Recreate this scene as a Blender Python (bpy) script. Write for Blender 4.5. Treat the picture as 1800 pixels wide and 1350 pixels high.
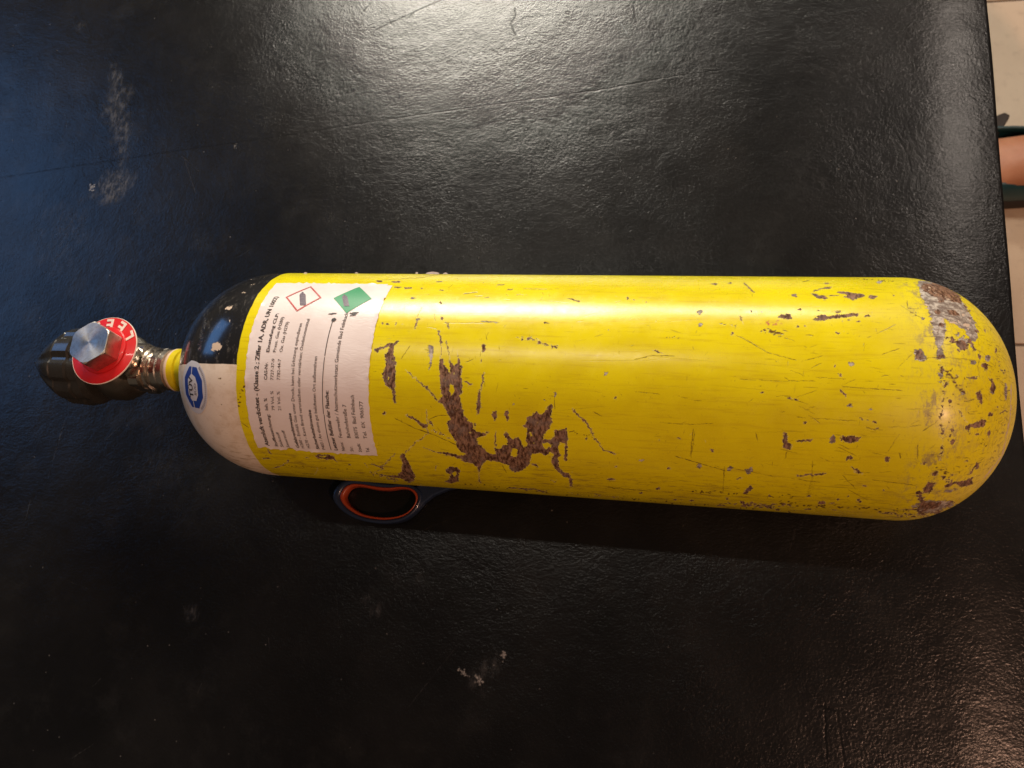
import bpy, bmesh, math, random
import numpy as np
from mathutils import Vector, Matrix, noise
for o in list(bpy.data.objects): bpy.data.objects.remove(o)
SC = bpy.context.scene; COL = SC.collection
R_ = math.radians; PI = math.pi

# ------------------------------------------------------------------ camera
# metres; table top z = 0, cylinder axis along x at y = 0, z = RB
RB = .07
CAM_LOC = Vector((0, -.12514, .52247))
rows = [Vector((5800, -234, 1300)).normalized()]
y_ = Vector((485, 4814, -1300)); y_ = (y_ - rows[0] * rows[0].dot(y_)).normalized()
z_ = rows[0].cross(y_)
ROT = Matrix((( rows[0][0], rows[0][1], rows[0][2]), (y_[0], y_[1], y_[2]), (z_[0], z_[1], z_[2])))  # camera axes -> world
cd = bpy.data.cameras.new('camera'); cam = bpy.data.objects.new('camera', cd); COL.objects.link(cam)
cam.matrix_world = Matrix.Translation(CAM_LOC) @ ROT.to_4x4()
cd.sensor_width = 36; cd.lens = 26.0; cd.clip_start = .01; cd.clip_end = 60
cd.dof.use_dof = True; cd.dof.focus_distance = .45; cd.dof.aperture_fstop = 15
SC.camera = cam

# ------------------------------------------------------------------ light of the room
w = bpy.data.worlds.new('World'); SC.world = w; w.use_nodes = True
bg = w.node_tree.nodes['Background']; bg.inputs[0].default_value = (1.0, .80, .62, 1); bg.inputs[1].default_value = .055
def area(name, loc, aim, sx, sy, power, col, spread=180):
    l = bpy.data.lights.new(name, 'AREA'); l.shape = 'RECTANGLE'; l.size = sx; l.size_y = sy; l.energy = power; l.color = col
    l.spread = R_(spread)
    o = bpy.data.objects.new(name, l); COL.objects.link(o); o.location = loc
    d = Vector(aim) - Vector(loc); o.rotation_euler = d.to_track_quat('-Z', 'Y').to_euler(); return o
area('bench_lamp', (-.42, 1.06, .62), (-.2, 0, 0), .52, .26, 14.5, (1, .93, .80))
area('ceiling_panel_far_right', (.12, 2.45, 1.12), (0, 0, 0), .80, .26, 16, (1, .93, .80))
area('ceiling_tube', (-.42, .46, 1.80), (-.42, .3, 0), .85, .04, 3.6, (1, .92, .80))
area('ceiling_lamp_warm', (1.40, -.92, 1.80), (.2, -.2, 0), .14, .20, 26, (1, .55, .36))
ceiling_tube_b = area('ceiling_tube_right', (1.34, 1.62, 1.80), (1.34, 1.62, 0), .055, .9, 17, (1, .86, .74))
ceiling_tube_b.rotation_euler = (0, 0, 0)
area('window_left', (-2.25, .78, 1.22), (-.3, .1, 0), 1.15, .62, 4.8, (.17, .44, 1))
SC.view_settings.view_transform = 'Standard'; SC.view_settings.look = 'None'
SC.view_settings.exposure = 0; SC.view_settings.gamma = 1
SC.render.engine = 'CYCLES'; SC.cycles.max_bounces = 8

# ------------------------------------------------------------------ helpers
def tag(o, label=None, cat=None, group=None, kind=None):
    if label: o['label'] = label
    if cat: o['category'] = cat
    if group: o['group'] = group
    if kind: o['kind'] = kind
    return o
def mesh_obj(name, verts, faces, mat, parent=None, smooth=True, uvs=None):
    me = bpy.data.meshes.new(name); me.from_pydata([tuple(v) for v in verts], [], faces); me.update()
    if smooth: me.polygons.foreach_set('use_smooth', [True] * len(me.polygons))
    if uvs is not None:
        ul = me.uv_layers.new(name='UVMap'); ul.data.foreach_set('uv', np.array(uvs, dtype=np.float32).ravel())
    o = bpy.data.objects.new(name, me); COL.objects.link(o)
    if mat: me.materials.append(mat)
    if parent: o.parent = parent
    return o
def empty(name, loc=(0, 0, 0)):
    o = bpy.data.objects.new(name, None); COL.objects.link(o); o.location = loc; return o
def bev(o, wd, seg=2, ang=35):
    m = o.modifiers.new('bevel', 'BEVEL'); m.width = wd; m.segments = seg; m.limit_method = 'ANGLE'; m.angle_limit = R_(ang)
    return o
def crisp(o, a=32):
    o.data.set_sharp_from_angle(angle=R_(a)); return o
def lathe_x(profile, n=64, fr=None, cap0=True, cap1=True):
    """profile [(x, r)], axis along +x through (0, 0, RB); fr(theta, x) scales r"""
    V = []; F = []
    for (x, r) in profile:
        for k in range(n):
            t = 2 * PI * k / n; q = r * (fr(t, x) if fr else 1)
            V.append((x, q * math.sin(t), RB + q * math.cos(t)))
    m = len(profile)
    for i in range(m - 1):
        for k in range(n):
            a = i * n + k; b = i * n + (k + 1) % n
            F.append((a, b, b + n, a + n))
    if cap0: F.append(tuple(range(n))[::-1])
    if cap1: F.append(tuple((m - 1) * n + k for k in range(n)))
    return V, F

class NT:
    def __init__(s, name):
        s.m = bpy.data.materials.new(name); s.m.use_nodes = True; s.t = s.m.node_tree; s.b = s.t.nodes['Principled BSDF']
    def n(s, typ, **kw):
        nd = s.t.nodes.new(typ)
        for k, v in kw.items(): setattr(nd, k, v)
        return nd
    def L(s, a, b): s.t.links.new(a, b)
    def put(s, sock, v):
        if v is None: return
        if hasattr(v, 'is_linked') or isinstance(v, bpy.types.NodeSocket): s.L(v, sock)
        else:
            if isinstance(v, (tuple, list)) and len(v) == 3 and sock.type == 'RGBA': v = tuple(v) + (1,)
            sock.default_value = v
    def math(s, op, a, b=None, c=None, clamp=False):
        nd = s.n('ShaderNodeMath', operation=op, use_clamp=clamp)
        s.put(nd.inputs[0], a); s.put(nd.inputs[1], b); s.put(nd.inputs[2], c); return nd.outputs[0]
    def mix(s, f, a, b, mode='MIX'):
        nd = s.n('ShaderNodeMix', data_type='RGBA', blend_type=mode)
        s.put(nd.inputs[0], f); s.put(nd.inputs[6], a); s.put(nd.inputs[7], b); return nd.outputs[2]
    def mixf(s, f, a, b):
        nd = s.n('ShaderNodeMix', data_type='FLOAT')
        s.put(nd.inputs[0], f); s.put(nd.inputs[2], a); s.put(nd.inputs[3], b); return nd.outputs[0]
    def co(s, kind='Object', scale=None):
        c = s.n('ShaderNodeTexCoord').outputs[kind]
        if scale is None: return c
        m = s.n('ShaderNodeMapping'); s.L(c, m.inputs[0]); m.inputs['Scale'].default_value = scale if isinstance(scale, tuple) else (scale,) * 3
        return m.outputs[0]
    def noise(s, vec, scale, detail=3, rough=.55, dist=0, color=False):
        nd = s.n('ShaderNodeTexNoise'); s.put(nd.inputs['Vector'], vec); nd.inputs['Scale'].default_value = scale
        nd.inputs['Detail'].default_value = detail; nd.inputs['Roughness'].default_value = rough; nd.inputs['Distortion'].default_value = dist
        return nd.outputs['Color' if color else 0]
    def vor(s, vec, scale, feature='F1', out='Distance', rnd=1):
        nd = s.n('ShaderNodeTexVoronoi', feature=feature); s.put(nd.inputs['Vector'], vec); nd.inputs['Scale'].default_value = scale
        nd.inputs['Randomness'].default_value = rnd; return nd.outputs[out]
    def ramp(s, f, a, b, lo=0., hi=1.):
        nd = s.n('ShaderNodeMapRange', interpolation_type='SMOOTHSTEP'); s.put(nd.inputs[0], f)
        for i, v in enumerate((a, b, lo, hi)): s.put(nd.inputs[1 + i], v)
        return nd.outputs[0]
    def bump(s, h, strength=1., dist=.001, normal=None):
        nd = s.n('ShaderNodeBump'); s.put(nd.inputs['Height'], h); nd.inputs['Strength'].default_value = strength; nd.inputs['Distance'].default_value = dist
        if normal is not None: s.L(normal, nd.inputs['Normal'])
        return nd.outputs[0]
    def set(s, **kw):
        for k, v in kw.items(): s.put(s.b.inputs[k.replace('_', ' ')], v)
        return s.m
def plain(name, col, rough=.5, metal=0., coat=0., var=.12, vscale=120., bump=0., bscale=600., bd=.0002):
    t = NT(name); o = t.co()
    n = t.noise(o, vscale, 4); f = t.math('MULTIPLY_ADD', n, 2 * var, 1 - var)
    c = t.mix(1., col, t.mix(0., (1, 1, 1), (1, 1, 1)), 'MULTIPLY')
    g = t.n('ShaderNodeCombineColor'); [t.L(f, g.inputs[i]) for i in range(3)]
    c = t.mix(1., col, g.outputs[0], 'MULTIPLY')
    t.set(Base_Color=c, Roughness=t.math('MULTIPLY_ADD', t.noise(o, vscale * 2.3, 3), .24, rough - .12), Metallic=metal)
    if coat: t.set(Coat_Weight=coat)
    if bump: t.set(Normal=t.bump(t.noise(o, bscale, 4), bump, bd))
    return t.m
def img(name, arr):
    h, w_ = arr.shape[:2]
    im = bpy.data.images.new(name, w_, h, alpha=False, float_buffer=False, is_data=True)
    buf = np.ones((h, w_, 4), np.float32); buf[..., :arr.shape[2]] = np.clip(arr, 0, 1)
    im.pixels.foreach_set(buf.ravel()); im.update(); im.pack(); return im
def fill(mask, pts, val=1., ss=2):
    """even-odd polygon fill, pts in pixels (x, y)"""
    p = np.asarray(pts, float); H, W = mask.shape
    x0, y0 = np.floor(p.min(0)).astype(int) - 1; x1, y1 = np.ceil(p.max(0)).astype(int) + 2
    x0 = max(x0, 0); y0 = max(y0, 0); x1 = min(x1, W); y1 = min(y1, H)
    if x1 <= x0 or y1 <= y0: return
    xs = (np.arange((x1 - x0) * ss) + .5) / ss + x0; ys = (np.arange((y1 - y0) * ss) + .5) / ss + y0
    ins = np.zeros((len(ys), len(xs)), bool); a = p; b = np.roll(p, -1, 0)
    for (ax, ay), (bx, by) in zip(a, b):
        if ay == by: continue
        rr = np.nonzero((ys > min(ay, by)) & (ys <= max(ay, by)))[0]
        if len(rr) == 0: continue
        xi = ax + (ys[rr] - ay) * (bx - ax) / (by - ay)
        ins[rr] ^= xs[None, :] < xi[:, None]
    cov = ins.reshape(y1 - y0, ss, x1 - x0, ss).mean((1, 3)); s = mask[y0:y1, x0:x1]
    if val > 0: np.maximum(s, cov * val, out=s)
    else: s *= 1 - cov
def blur(a, n=1):
    for _ in range(n):
        a = (np.roll(a, 1, 0) + 2 * a + np.roll(a, -1, 0)) / 4; a = (np.roll(a, 1, 1) + 2 * a + np.roll(a, -1, 1)) / 4
    return a

# ------------------------------------------------------------------ profile of the steel bottle
def profile():
    P = []
    for t in np.linspace(math.asin(.0150 / .07), PI / 2, 60): P.append((-.265 - .07 * math.cos(t), .07 * math.sin(t)))
    for x in np.linspace(-.265, .121, 80)[1:-1]: P.append((x, .07))
    for t in np.linspace(PI / 2, 0, 70): P.append((.121 + .0597 * math.cos(t), .07 * math.sin(t)))
    return np.array(P)
PR = profile(); SS = np.concatenate([[0], np.cumsum(np.hypot(*np.diff(PR, axis=0).T))]); STOT = float(SS[-1])
def rad(x): return float(np.interp(x, PR[:, 0], PR[:, 1]))
def on_bottle(x, th, lift=0.):
    """point at axial position x and angle th (0 = up, + towards +y), lifted along the normal"""
    r = rad(x); e = 5e-4; dr = (rad(x + e) - rad(x - e)) / (2 * e); nl = math.hypot(1, dr)
    return Vector((x - dr / nl * lift, (r + lift / nl) * math.sin(th), RB + (r + lift / nl) * math.cos(th)))

# ------------------------------------------------------------------ wear of the paint, rasterised from outlines (s, theta)
MARKS = """B 1873 -15 7 3 9 0 6 5 9 -1 7 3 8 1 6 4 8 2 5 5 8 3 6 4 7 3 9 1 7 3 9 0 8 2 8 2 8 3 9 -2 7 5 -5 -5 -6 -4 -4 -5 -6 -4 -5 -4 -6 -4 1 -7 1 -6 0 -7 -1 -7 4 -6 1 -7 -1 -6 6 -6 0 -7 1 -6 0 -7 7 -5 4 -6 -1 -7 2 -6 0 -6 0 -6 1 -6 1 -6 2 -6 -2 -6 2 -6 0 -6 0 -6 -2 -6 0 -7 2 -6 -2 -6 -3 -6 1 -6 0 -6 0 -7 1 -6 0 -7 4 -6 -5 -7 3 -6 2 -6 -2 -7 1 -6 1 -6 -4 -6 -3 -6 1 -7 0 -6 1 7 -7 5 -1 6 0 6 -5 6 1 6 2 7 -2 5 -2 6 -5 6 5 7 -4 5 -8 6 -8 6 -9 0 -7 3 -8 3 1 7 -7 5 -2 6 -3 6 -2 6 -4 6 -2 6 -5 6 -2 8 7 2 7 3 7 3 0 7 0 7 2 7 -1 7 -2 6 -2 7 0 7 0 7 -4 6 -2 7 -3 6 -3 6 5 5 6 4 4 7 8 2 -2 7 4 6 -2 8 -9 -2 -8 -1 -7 -5 -8 -1 -9 -1 -7 -4 -8 -4 -6 -5 -5 -6 -9 -3 -5 7 -3 7
H 1969 -142 11 -4 2 -7 -3 -6 2 -7 -8 0 -2 6 0 6 0 6
B 2281 -50 8 -6 9 -5 3 -7 -2 -6 3 -6 4 -6 0 -7 9 -1 8 -3 8 -3 3 -6 -1 -6 3 -6 2 -5 2 6 5 5 -2 7 3 5 0 7 -4 5 -2 6 -1 6 -6 5 0 6 8 -2 7 -4 6 -4 7 -7 9 -5 0 6 4 5 5 5 1 6 -3 7 5 6 -4 7 13 -2 2 -7 1 -7 3 -7 6 -7 8 -5 5 -6 -3 -7 -7 -5 1 -6 -1 -6 3 -7 -1 -6 0 -6 3 -6 1 -6 1 -6 2 -7 -1 -6 2 -6 3 -7 -2 -6 2 -7 -1 -6 3 -7 -5 -5 -4 -5 -6 -5 -4 -5 1 -6 2 -5 1 -6 2 -6 1 -6 3 -6 1 -6 3 -5 2 -6 0 -7 -1 -6 3 -6 3 -5 2 -6 3 -7 3 -6 4 -5 6 -5 4 -6 4 -6 4 -5 7 -2 6 -3 7 -3 1 -7 -1 -8 2 -7 -1 -8 10 -2 7 -5 7 -5 8 0 7 -3 6 -5 9 1 8 1 9 0 8 -1 9 0 -8 -3 -7 -4 -6 -4 -8 -4 -7 -3 -7 -5 -8 -2 -9 -2 -7 -4 -1 -8 1 -9 2 -9 3 -6 8 -2 5 -5 5 -4 4 -6 6 -4 6 -4 4 -6 5 -5 6 -4 5 -4 5 -6 8 -2 8 -1 9 0 11 6 1 8 -3 8 5 9 -1 7 1 8 2 -9 7 -4 5 -5 8 5 9 4 8 6 7 6 9 6 8 5 9 4 0 8 2 8 0 8 -4 6 -5 6 -5 6 -3 7 5 8 7 7 4 8 3 -7 3 -7 3 -7 4 -6 6 -4 8 -3 3 -8 6 -5 7 6 9 3 7 6 8 5 3 -7 6 -6 5 -6 4 -7 0 -8 4 -8 -1 -8 3 -8 7 4 6 3 8 4 2 7 0 8 -1 7 -1 7 2 8 3 7 -1 7 -1 7 0 7 3 7 0 7 2 7 2 7 -7 4 -7 1 -8 2 -6 4 7 2 6 6 5 5 4 6 0 6 5 6 -3 7 7 2 7 3 7 2 6 4 7 2 3 6 6 4 5 4 5 5 4 -5 7 -3 6 -3 6 -2 9 2 7 4 8 2 5 6 3 5 4 6 3 6 3 6 6 5 8 5 5 6 5 -6 1 -7 4 -7 -1 -5 -5 -6 0 -6 -4 -6 0 -6 0 -6 0 -6 4 -5 -2 -7 2 -6 -1 -6 -1 -6 -5 -5 -2 -7 -6 -5 -1 -7 -4 -6 -4 -6 -4 -6 -6 -5 -6 -5 -6 -4 -6 -4 -1 -8 2 -7 2 -7 7 -1 8 1 7 0 7 -2 7 1 7 -1 8 5 7 6 5 7 1 7 -1 6 2 7 -2 6 1 6 0 6 8 -3 8 0 8 -2 9 -1 6 3 6 3 7 3 6 2 6 4 7 3 0 -6 0 -7 -1 -7 3 -6 -2 -7 2 -6 -1 -7 1 -6 0 -7 -1 -6 -2 -7 1 -7 -2 -7 -1 -7 0 -6 -1 -7 -1 -8 2 -8 -2 -7 0 -8 2 -8 -4 -8 1 -8 0 -8 -2 -8 -7 -3 -7 -3 1 7 -1 8 3 8 0 7 0 8 1 7 2 8 -1 7 1 7 -1 7 2 7 1 7 -2 6 -1 7 -7 3 -9 -1 -7 1 -1 -7 -6 -5 -4 -7 -3 -6 -2 -7 1 -9 4 -6 3 -8 1 -8 3 -7 -5 -7 -6 -7 -4 -7 -3 -10 3 -8 -1 -9 2 -9 -2 -9 1 -10 5 -5 2 -9 4 -7 7 -5 3 -7 8 -3 8 -2 8 -3 9 -3 2 -12 5 -10 4 -11 0 -11 4 -10 -3 -13 -1 -13 -1 -14 -1 -13 -1 -15 -10 8 -1 14 3 16 0 13 0 13 1 13 0 12 -7 1 -8 0 -8 3 -8 -2 -7 1 -2 11 -6 5 -4 7 -4 8 -6 4 -3 9 -5 8 -6 7 -5 7 -6 6 -1 9 -6 7 -1 9 -4 8 4 8 1 8 0 8 3 8 3 7 6 6 2 7 -9 -2 -7 4 -8 2 -8 -6 -8 -6 -9 -5 -6 3 -6 4 -7 2 -7 2 -7 2 -8 -1 -8 -2 -7 -1 -8 -1 -8 -3 -5 -7 -4 -8 -5 -8 -4 -8 -2 -10 -3 -9 -3 -10 -1 -11 -7 -5 -6 -8 -8 -5 -7 -7 -6 -8 -8 -2 -7 -8 -8 -4 -7 -7 -7 -5 -8 -2 -8 -2 -9 -1 -7 4 -9 -2 -7 4 1 10 -4 7 -1 9 -1 9 -3 8 -6 3 -6 6 -8 0 -6 3 -7 3 -8 -1 -7 4 -8 0 -8 2 -8 1 -7 3 -10 -4 -7 3 -8 1 -7 2 -8 -3 -7 -5 -8 -4 -7 -7 -8 -4 -7 -3 -4 -10 -5 -10 -5 -9 -4 -11 -5 -14 -6 -13 -10 5 3 12 1 12 1 10 -7 5 -6 5 -3 9 -6 5 -6 4 -9 -3 -7 4 -8 2 -8 0 -8 1 -7 2 -3 9 -8 1 -6 4 -7 2 -6 2 -8 4 -8 2 -7 4 -8 2 -7 4 -9 -1 -8 2 -9 2 -8 0 -8 2 -8 2 -7 4 -9 -2 -6 4 -9 -2 -7 3 -7 3 -7 1 -8 1 7 -1 8 1 7 -2 8 0 8 1 8 1 8 -1 8 0 8 0 8 1 7 -2 8 -1 6 -2 8 -2 8 2 7 -3 8 -1 7 -2 8 0 7 -1 8 0 7 -3 9 3 6 -3 7 9 10 1 7 8 -9 -1 -6 5 -8 0 -7 4 -5 5 -6 4 -4 7 -7 4 -1 8 1 9 1 9 0 8 -3 7 -6 4 -3 6 -3 6 -4 6 -2 7 -4 5 -5 6 -4 6 -4 7 -5 7 3 7 -3 7 0 7 -2 7 3 7 2 7 6 5 5 7 2 7 -4 5 -1 7 -4 6 -3 6 -3 6 -4 6 -2 6 -6 5 -4 6 -1 7 -8 2 -8 4 -7 5 -7 3 -2 6 2 6 6 4 8 2 6 3 -2 6 -1 7 -5 5 -2 6 0 7 1 7 -1 6 -2 7 3 6 -1 7 -1 6 -4 6 0 7 -2 6 -2 7 1 7 -2 6 -3 6 0 6 1 6 -3 5 0 7 1 6 0 6 -1 7 1 6 2 7 1 6
H 2341 -178 7 7 8 5 8 -5 7 -6 1 -6 1 -6 3 -5 1 -6 -6 -6 -3 -7 -5 -6 -6 -5 -3 6 -4 5 -5 6 -3 6 0 6 0 5 0 6
H 2687 -482 7 3 7 5 7 4 7 -2 7 -3 6 -5 1 -7 -4 -8 2 -7 -2 -8 -7 -6 -9 -3 -7 -5 -7 6 -6 5 -7 5 2 9 1 8
H 2807 -375 6 -5 7 -4 -1 -7 -2 -7 -2 -8 -10 4 0 7 1 6 -1 7
H 2875 -434 8 2 7 2 7 1 7 2 6 -3 6 -3 7 -2 1 -8 1 -8 1 -8 -6 3 -6 3 -6 3 -7 -5 -7 -5 -6 -5 -6 4 -6 4 0 8 -1 8
H 2376 -279 10 -4 -5 -8 -2 6
H 2818 -432 11 -4 -3 -7 -2 -7 -2 9
H 2449 -389 12 -6 -5 -8 -3 7
H 2357 -111 10 -4 -1 -8 -2 -7 -3 6 -1 7
B 2003 -553 10 5 10 0 9 3 1 -8 -1 -10 -3 -10 5 -7 1 -9 1 -9 3 -7 0 -10 5 -7 2 -9 -1 -11 2 -11 -5 -14 4 -11 -4 -14 -1 -17 4 -11 -2 -17 -10 -17 -12 -16 -11 -22 -13 -25 -11 -6 -13 -14 -17 -24 -10 0 13 40 -11 -1 -10 -1 4 24 -4 9 -9 1 -4 9 -9 0 -10 -2 -9 -1 -7 5 -10 -3 -6 5 -9 0 -8 2 -6 6 -6 4 -8 4 -8 1 -5 7 -12 -7 -5 8 -7 3 -5 9 -13 -6 -4 11 -6 5 -7 6 4 -9 10 3 8 -1 6 -5 6 -4 9 1 4 -9 12 7 3 -12 8 -1 7 -1 8 -3 12 7 8 -1 9 2 11 4 9 1 9 2 7 -4 10 5 10 15 12 13 12 12 9 14 10 13 4 12 4 12 3 10 7 11 7 11 1 10 -2 9 3 11 -3 8 0 9 4 10
B 2267 -647 11 7 9 9 10 8 9 -1 9 1 7 -4 11 5 9 1 7 -4 0 -12 4 -9 -1 -12 -12 -13 1 -13 -6 -14 -6 -15 -5 -15 -5 -18 -7 -19 -10 -4 -12 -13 -11 -6 -11 -5 -12 -12 -11 -3 -5 10 -6 9 -8 4 -11 -3 -5 9 12 7 11 5 12 9 12 8 6 16 6 15 6 13 4 14 -7 5 -4 9 -9 0 3 16
H 2302 -666 12 6 12 4 -2 -12 -1 -14 -2 -13 -9 -6 -9 -9 -9 -6 2 13 2 13 2 12
B 2592 -287 8 2 7 -1 7 0 7 1 2 -6 -1 -6 1 -6 0 -6 -4 -6 -4 -5 -4 -6 -6 -5 -4 7 -4 7 -5 6 1 6 0 6 -1 6
B 2670 -280 9 2 8 -1 -1 -6 3 -6 -2 -6 1 -6 0 -6 1 -6 -5 -7 -6 -8 -2 6 -3 5 -3 6 -3 5 2 8 -1 7 2 6
B 2424 -156 8 1 7 -2 7 2 8 0 6 -3 6 -3 7 -2 6 -4 -8 -1 -8 -2 -8 0 -8 4 -8 3 -8 3
B 2509 -203 8 3 7 1 0 -6 2 -6 -2 -5 -1 -6 2 -6 0 -6 1 -6 -2 -6 2 -6 -1 -6 -1 -5 0 -6 -1 -6 1 -6 -3 -7 -3 -7 -4 -7 -12 4 1 6 0 6 0 6 3 6 0 6 0 6 -1 6 4 6 -1 6 -2 6 3 5 -1 6 0 6 0 6 2 6
B 2791 -562 9 1 8 2 9 2 9 0 4 -9 4 -9 4 -10 -9 4 -11 0 -6 6 -8 3 -6 7
B 1930 -326 7 5 8 4 7 5 5 -6 4 -7 -8 -3 -8 -3 -8 1
B 2191 -183 10 2 10 3 3 -7 2 -6 -7 -3 -7 -2 -6 6
B 2515 18 7 2 5 5 9 1 0 -7 -2 -6 2 -7 -2 -6 -1 -7 -7 -6 -6 -6 -1 6 0 6 -2 6 0 6 -1 6
B 2070 -323 8 -1 8 -1 6 -4 9 -1 7 -2 7 -3 7 -3 8 -1 6 -5 7 -3 8 -3 5 -5 6 -4 7 -4 8 1 6 -5 8 0 8 1 2 -7 2 -7 4 -7 -9 -1 -9 1 -8 3 -9 0 -5 4 -6 4 -6 4 -5 5 -5 4 -6 3 -6 5 -6 3 -7 2 -6 5 -7 1 -6 4 -5 5 -8 1 -5 5 -6 3
B 2482 -349 7 0 8 -1 -2 -6 -2 -7 -1 -6 -10 3 -1 9
B 2514 -52 9 9 -1 -6 0 -6 -2 -6 0 -6 -4 7
G 2199 -3 6 7 7 6 8 -4 9 -4 0 -6 2 -7 -2 -6 1 -6 0 -6 0 -6 0 -6 1 -6 -1 -6 0 -6 0 -6 -2 -6 -1 -6 0 -6 -3 -6 2 -6 -4 -7 -6 -6 -2 -7 0 6 1 6 0 6 1 6 1 6 -1 6 0 6 2 6 -1 6 1 5 -1 7 -3 6 -4 7 -3 6 -1 7 -3 6 -1 8
G 2699 -247 8 -1 8 0 8 -1 -7 -5 -7 -6 -5 7
G 2939 -188 6 4 7 3 0 -6 1 -7 -1 -6 0 -7 -9 -4 -3 5 -1 6 0 6
G 2884 -217 12 -2 -7 -8
B 2079 -108 9 -9 12 -7 10 -8 11 -7 11 -7 12 -8 12 -9 13 -7 12 -8 13 -6 9 -9 11 -8 10 -7 9 -10 13 -6 8 -9 9 -9 13 -6 2 2 -10 8 -9 8 -10 9 -11 7 -8 10 -11 7 -11 7 -10 9 -13 8 -12 7 -13 7 -12 7 -14 7 -10 9 -11 7 -10 8 -13 6 -9 8
B 2237 88 7 -12 6 -12 7 -11 6 -14 6 -14 6 -14 1 -12 1 -13 3 -11 0 -13 0 -12 2 0 1 12 1 12 -1 13 -3 12 -2 13 -4 14 -7 14 -4 14 -6 13 -10 11 -8 11
B 2296 41 6 -14 7 -13 1 -14 9 -13 3 -11 4 -11 4 -11 5 -11 2 -11 2 0 0 11 -6 11 -4 11 -2 12 -4 11 -7 13 -3 14 -6 14 -10 13
B 2276 140 7 -12 7 -13 10 -11 12 -10 1 1 -6 13 -9 11 -10 11 -10 12
B 2108 152 -3 -14 -3 -15 -2 -14 -3 -14 2 -1 4 14 5 14 1 15 1 15
D 2089 8 -8 -9 -5 -11 -8 -9 -4 -10 -9 -9 -7 -10 -5 -10 2 0 7 9 5 10 9 8 4 11 8 9 6 10 6 10
B 2375 -7 1 -13 3 -14 2 -13 3 0 -1 13 -5 14 -2 13
B 2203 -294 -1 -13 1 -14 0 -13 -1 -14 1 -13 -1 -13 0 -14 1 -13 -1 -13 -12 -8 -13 -8 -13 -9 -14 -8 -13 -9 -13 -10 -16 -8 -11 -12 -13 -12 -11 -12 -15 -9 -13 -14 -14 -11 -13 -13 1 -1 15 11 13 12 13 12 14 11 12 13 14 9 12 12 13 10 13 10 14 7 14 9 12 10 14 7 14 10 1 15 -1 13 2 13 -1 13 -2 14 2 13 -1 14 1 13 -2 13
B 2211 -344 6 -13 9 -11 12 -10 2 2 -6 13 -9 11 -12 9
D 2212 -345 16 6 15 6 16 6 15 6 15 1 15 1 16 0 15 3 15 0 15 2 0 1 -15 -2 -15 1 -16 -3 -14 1 -16 -1 -15 -3 -17 -4 -15 -6 -15 -7 -16 -7
D 2006 -344 11 -8 15 -3 13 -6 12 -6 15 -3 12 -7 13 -5 13 -5 13 -6 13 -3 14 -3 11 -4 13 -3 12 -5 14 -1 12 -5 13 -3 13 -3 12 -4 12 -4 12 -6 13 -7 14 -4 14 -3 13 -6 12 -7 14 -5 14 -3 1 1 -13 6 -13 5 -13 6 -14 4 -13 5 -14 5 -13 5 -13 6 -12 5 -12 3 -13 3 -12 5 -12 5 -13 2 -12 4 -13 4 -14 1 -13 3 -12 3 -13 6 -12 7 -15 3 -11 7 -16 2 -11 8 -14 5 -13 4 -13 6
B 2148 -496 12 -5 14 -2 12 -5 12 -5 12 -5 12 -5 13 -4 1 2 -11 6 -13 5 -12 4 -12 5 -12 6 -14 2 -13 3
B 1979 -543 -15 -12 -14 -14 -15 -14 -15 -14 -16 -14 -15 -16 -18 -15 -17 -17 -17 -21 1 -1 18 19 17 17 17 15 15 18 17 12 16 14 14 16 14 13 14 13
B 2607 -377 -3 -12 -1 -13 -1 -13 -2 -13 -1 -13 -1 -14 1 -13 1 0 5 14 0 13 4 14 -1 13 2 12 1 13 -1 12
B 3047 -261 7 -9 10 -6 8 -8 8 -8 10 -7 9 -6 7 -9 8 -8 10 -6 9 -7 7 -10 9 -7 1 1 -6 10 -9 7 -9 7 -9 8 -8 7 -8 8 -8 8 -9 7 -9 7 -9 8 -9 6 -9 8
B 2467 -650 -4 -21 -7 -24 -5 -25 -6 -27 -4 -31 2 0 9 33 7 28 3 24 4 22 4 21
D 2622 -585 5 -18 5 -20 6 -19 2 2 -5 20 -5 19 -6 18
B 2214 -617 -13 -20 -10 -24 2 0 13 22 10 22
B 2543 -102 -3 -11 -4 -12 0 -11 -3 -12 -1 -12 -2 -11 -4 -11 -7 -10 -5 -11 1 0 8 9 6 11 7 11 1 12 1 12 4 11 -1 12 3 11 1 12
D 2427 -66 18 3 15 7 15 7 -1 1 -16 -6 -15 -6 -16 -5
B 2607 -817 14 -1 13 -5 17 6 17 15 13 -6 13 -3 13 -7 16 7 16 6 13 -3 16 5 13 -3 11 -11 11 -12 14 -4 13 -7 13 -5 1 5 -9 22 -14 2 -13 5 -12 8 -11 11 -15 1 -14 -2 -15 -3 -15 0 -14 -3 -13 4 -15 -2 -14 1 -16 -4 -15 -7 -13 7 -17 -11
D 2525 77 6 -11 3 -12 6 -11 2 0 -5 12 -4 11 -7 11
D 2944 -204 0 -12 -1 -12 -1 -12 3 -13 2 -12 1 0 1 13 -4 12 1 12 0 12 -1 13
B 1785 -642 13 -7 11 -9 14 -7 11 -10 13 -3 -21 -12 -24 -15 -25 -15 0 -3 24 12 25 17 26 15 -13 12 -13 7 -13 6 -12 10 -14 6
B 2806 54 -1 -1 -3 1 -3 1 -2 1 1 1 3 0 3 0 2 -2
B 2850 35 -2 -1 0 -2 -3 1 -1 1 -1 2 2 1 2 0 1 -1
B 2749 65 -4 0 -3 0 -4 1 -1 2 0 1 2 1 5 0 2 -3
B 2781 56 -2 -1 -5 -2 -4 0 -2 2 -3 0 3 2 5 0 5 0
B 2850 39 -1 -2 -2 -1 -3 0 -4 -1 0 2 2 1 4 2 2 -1
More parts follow.
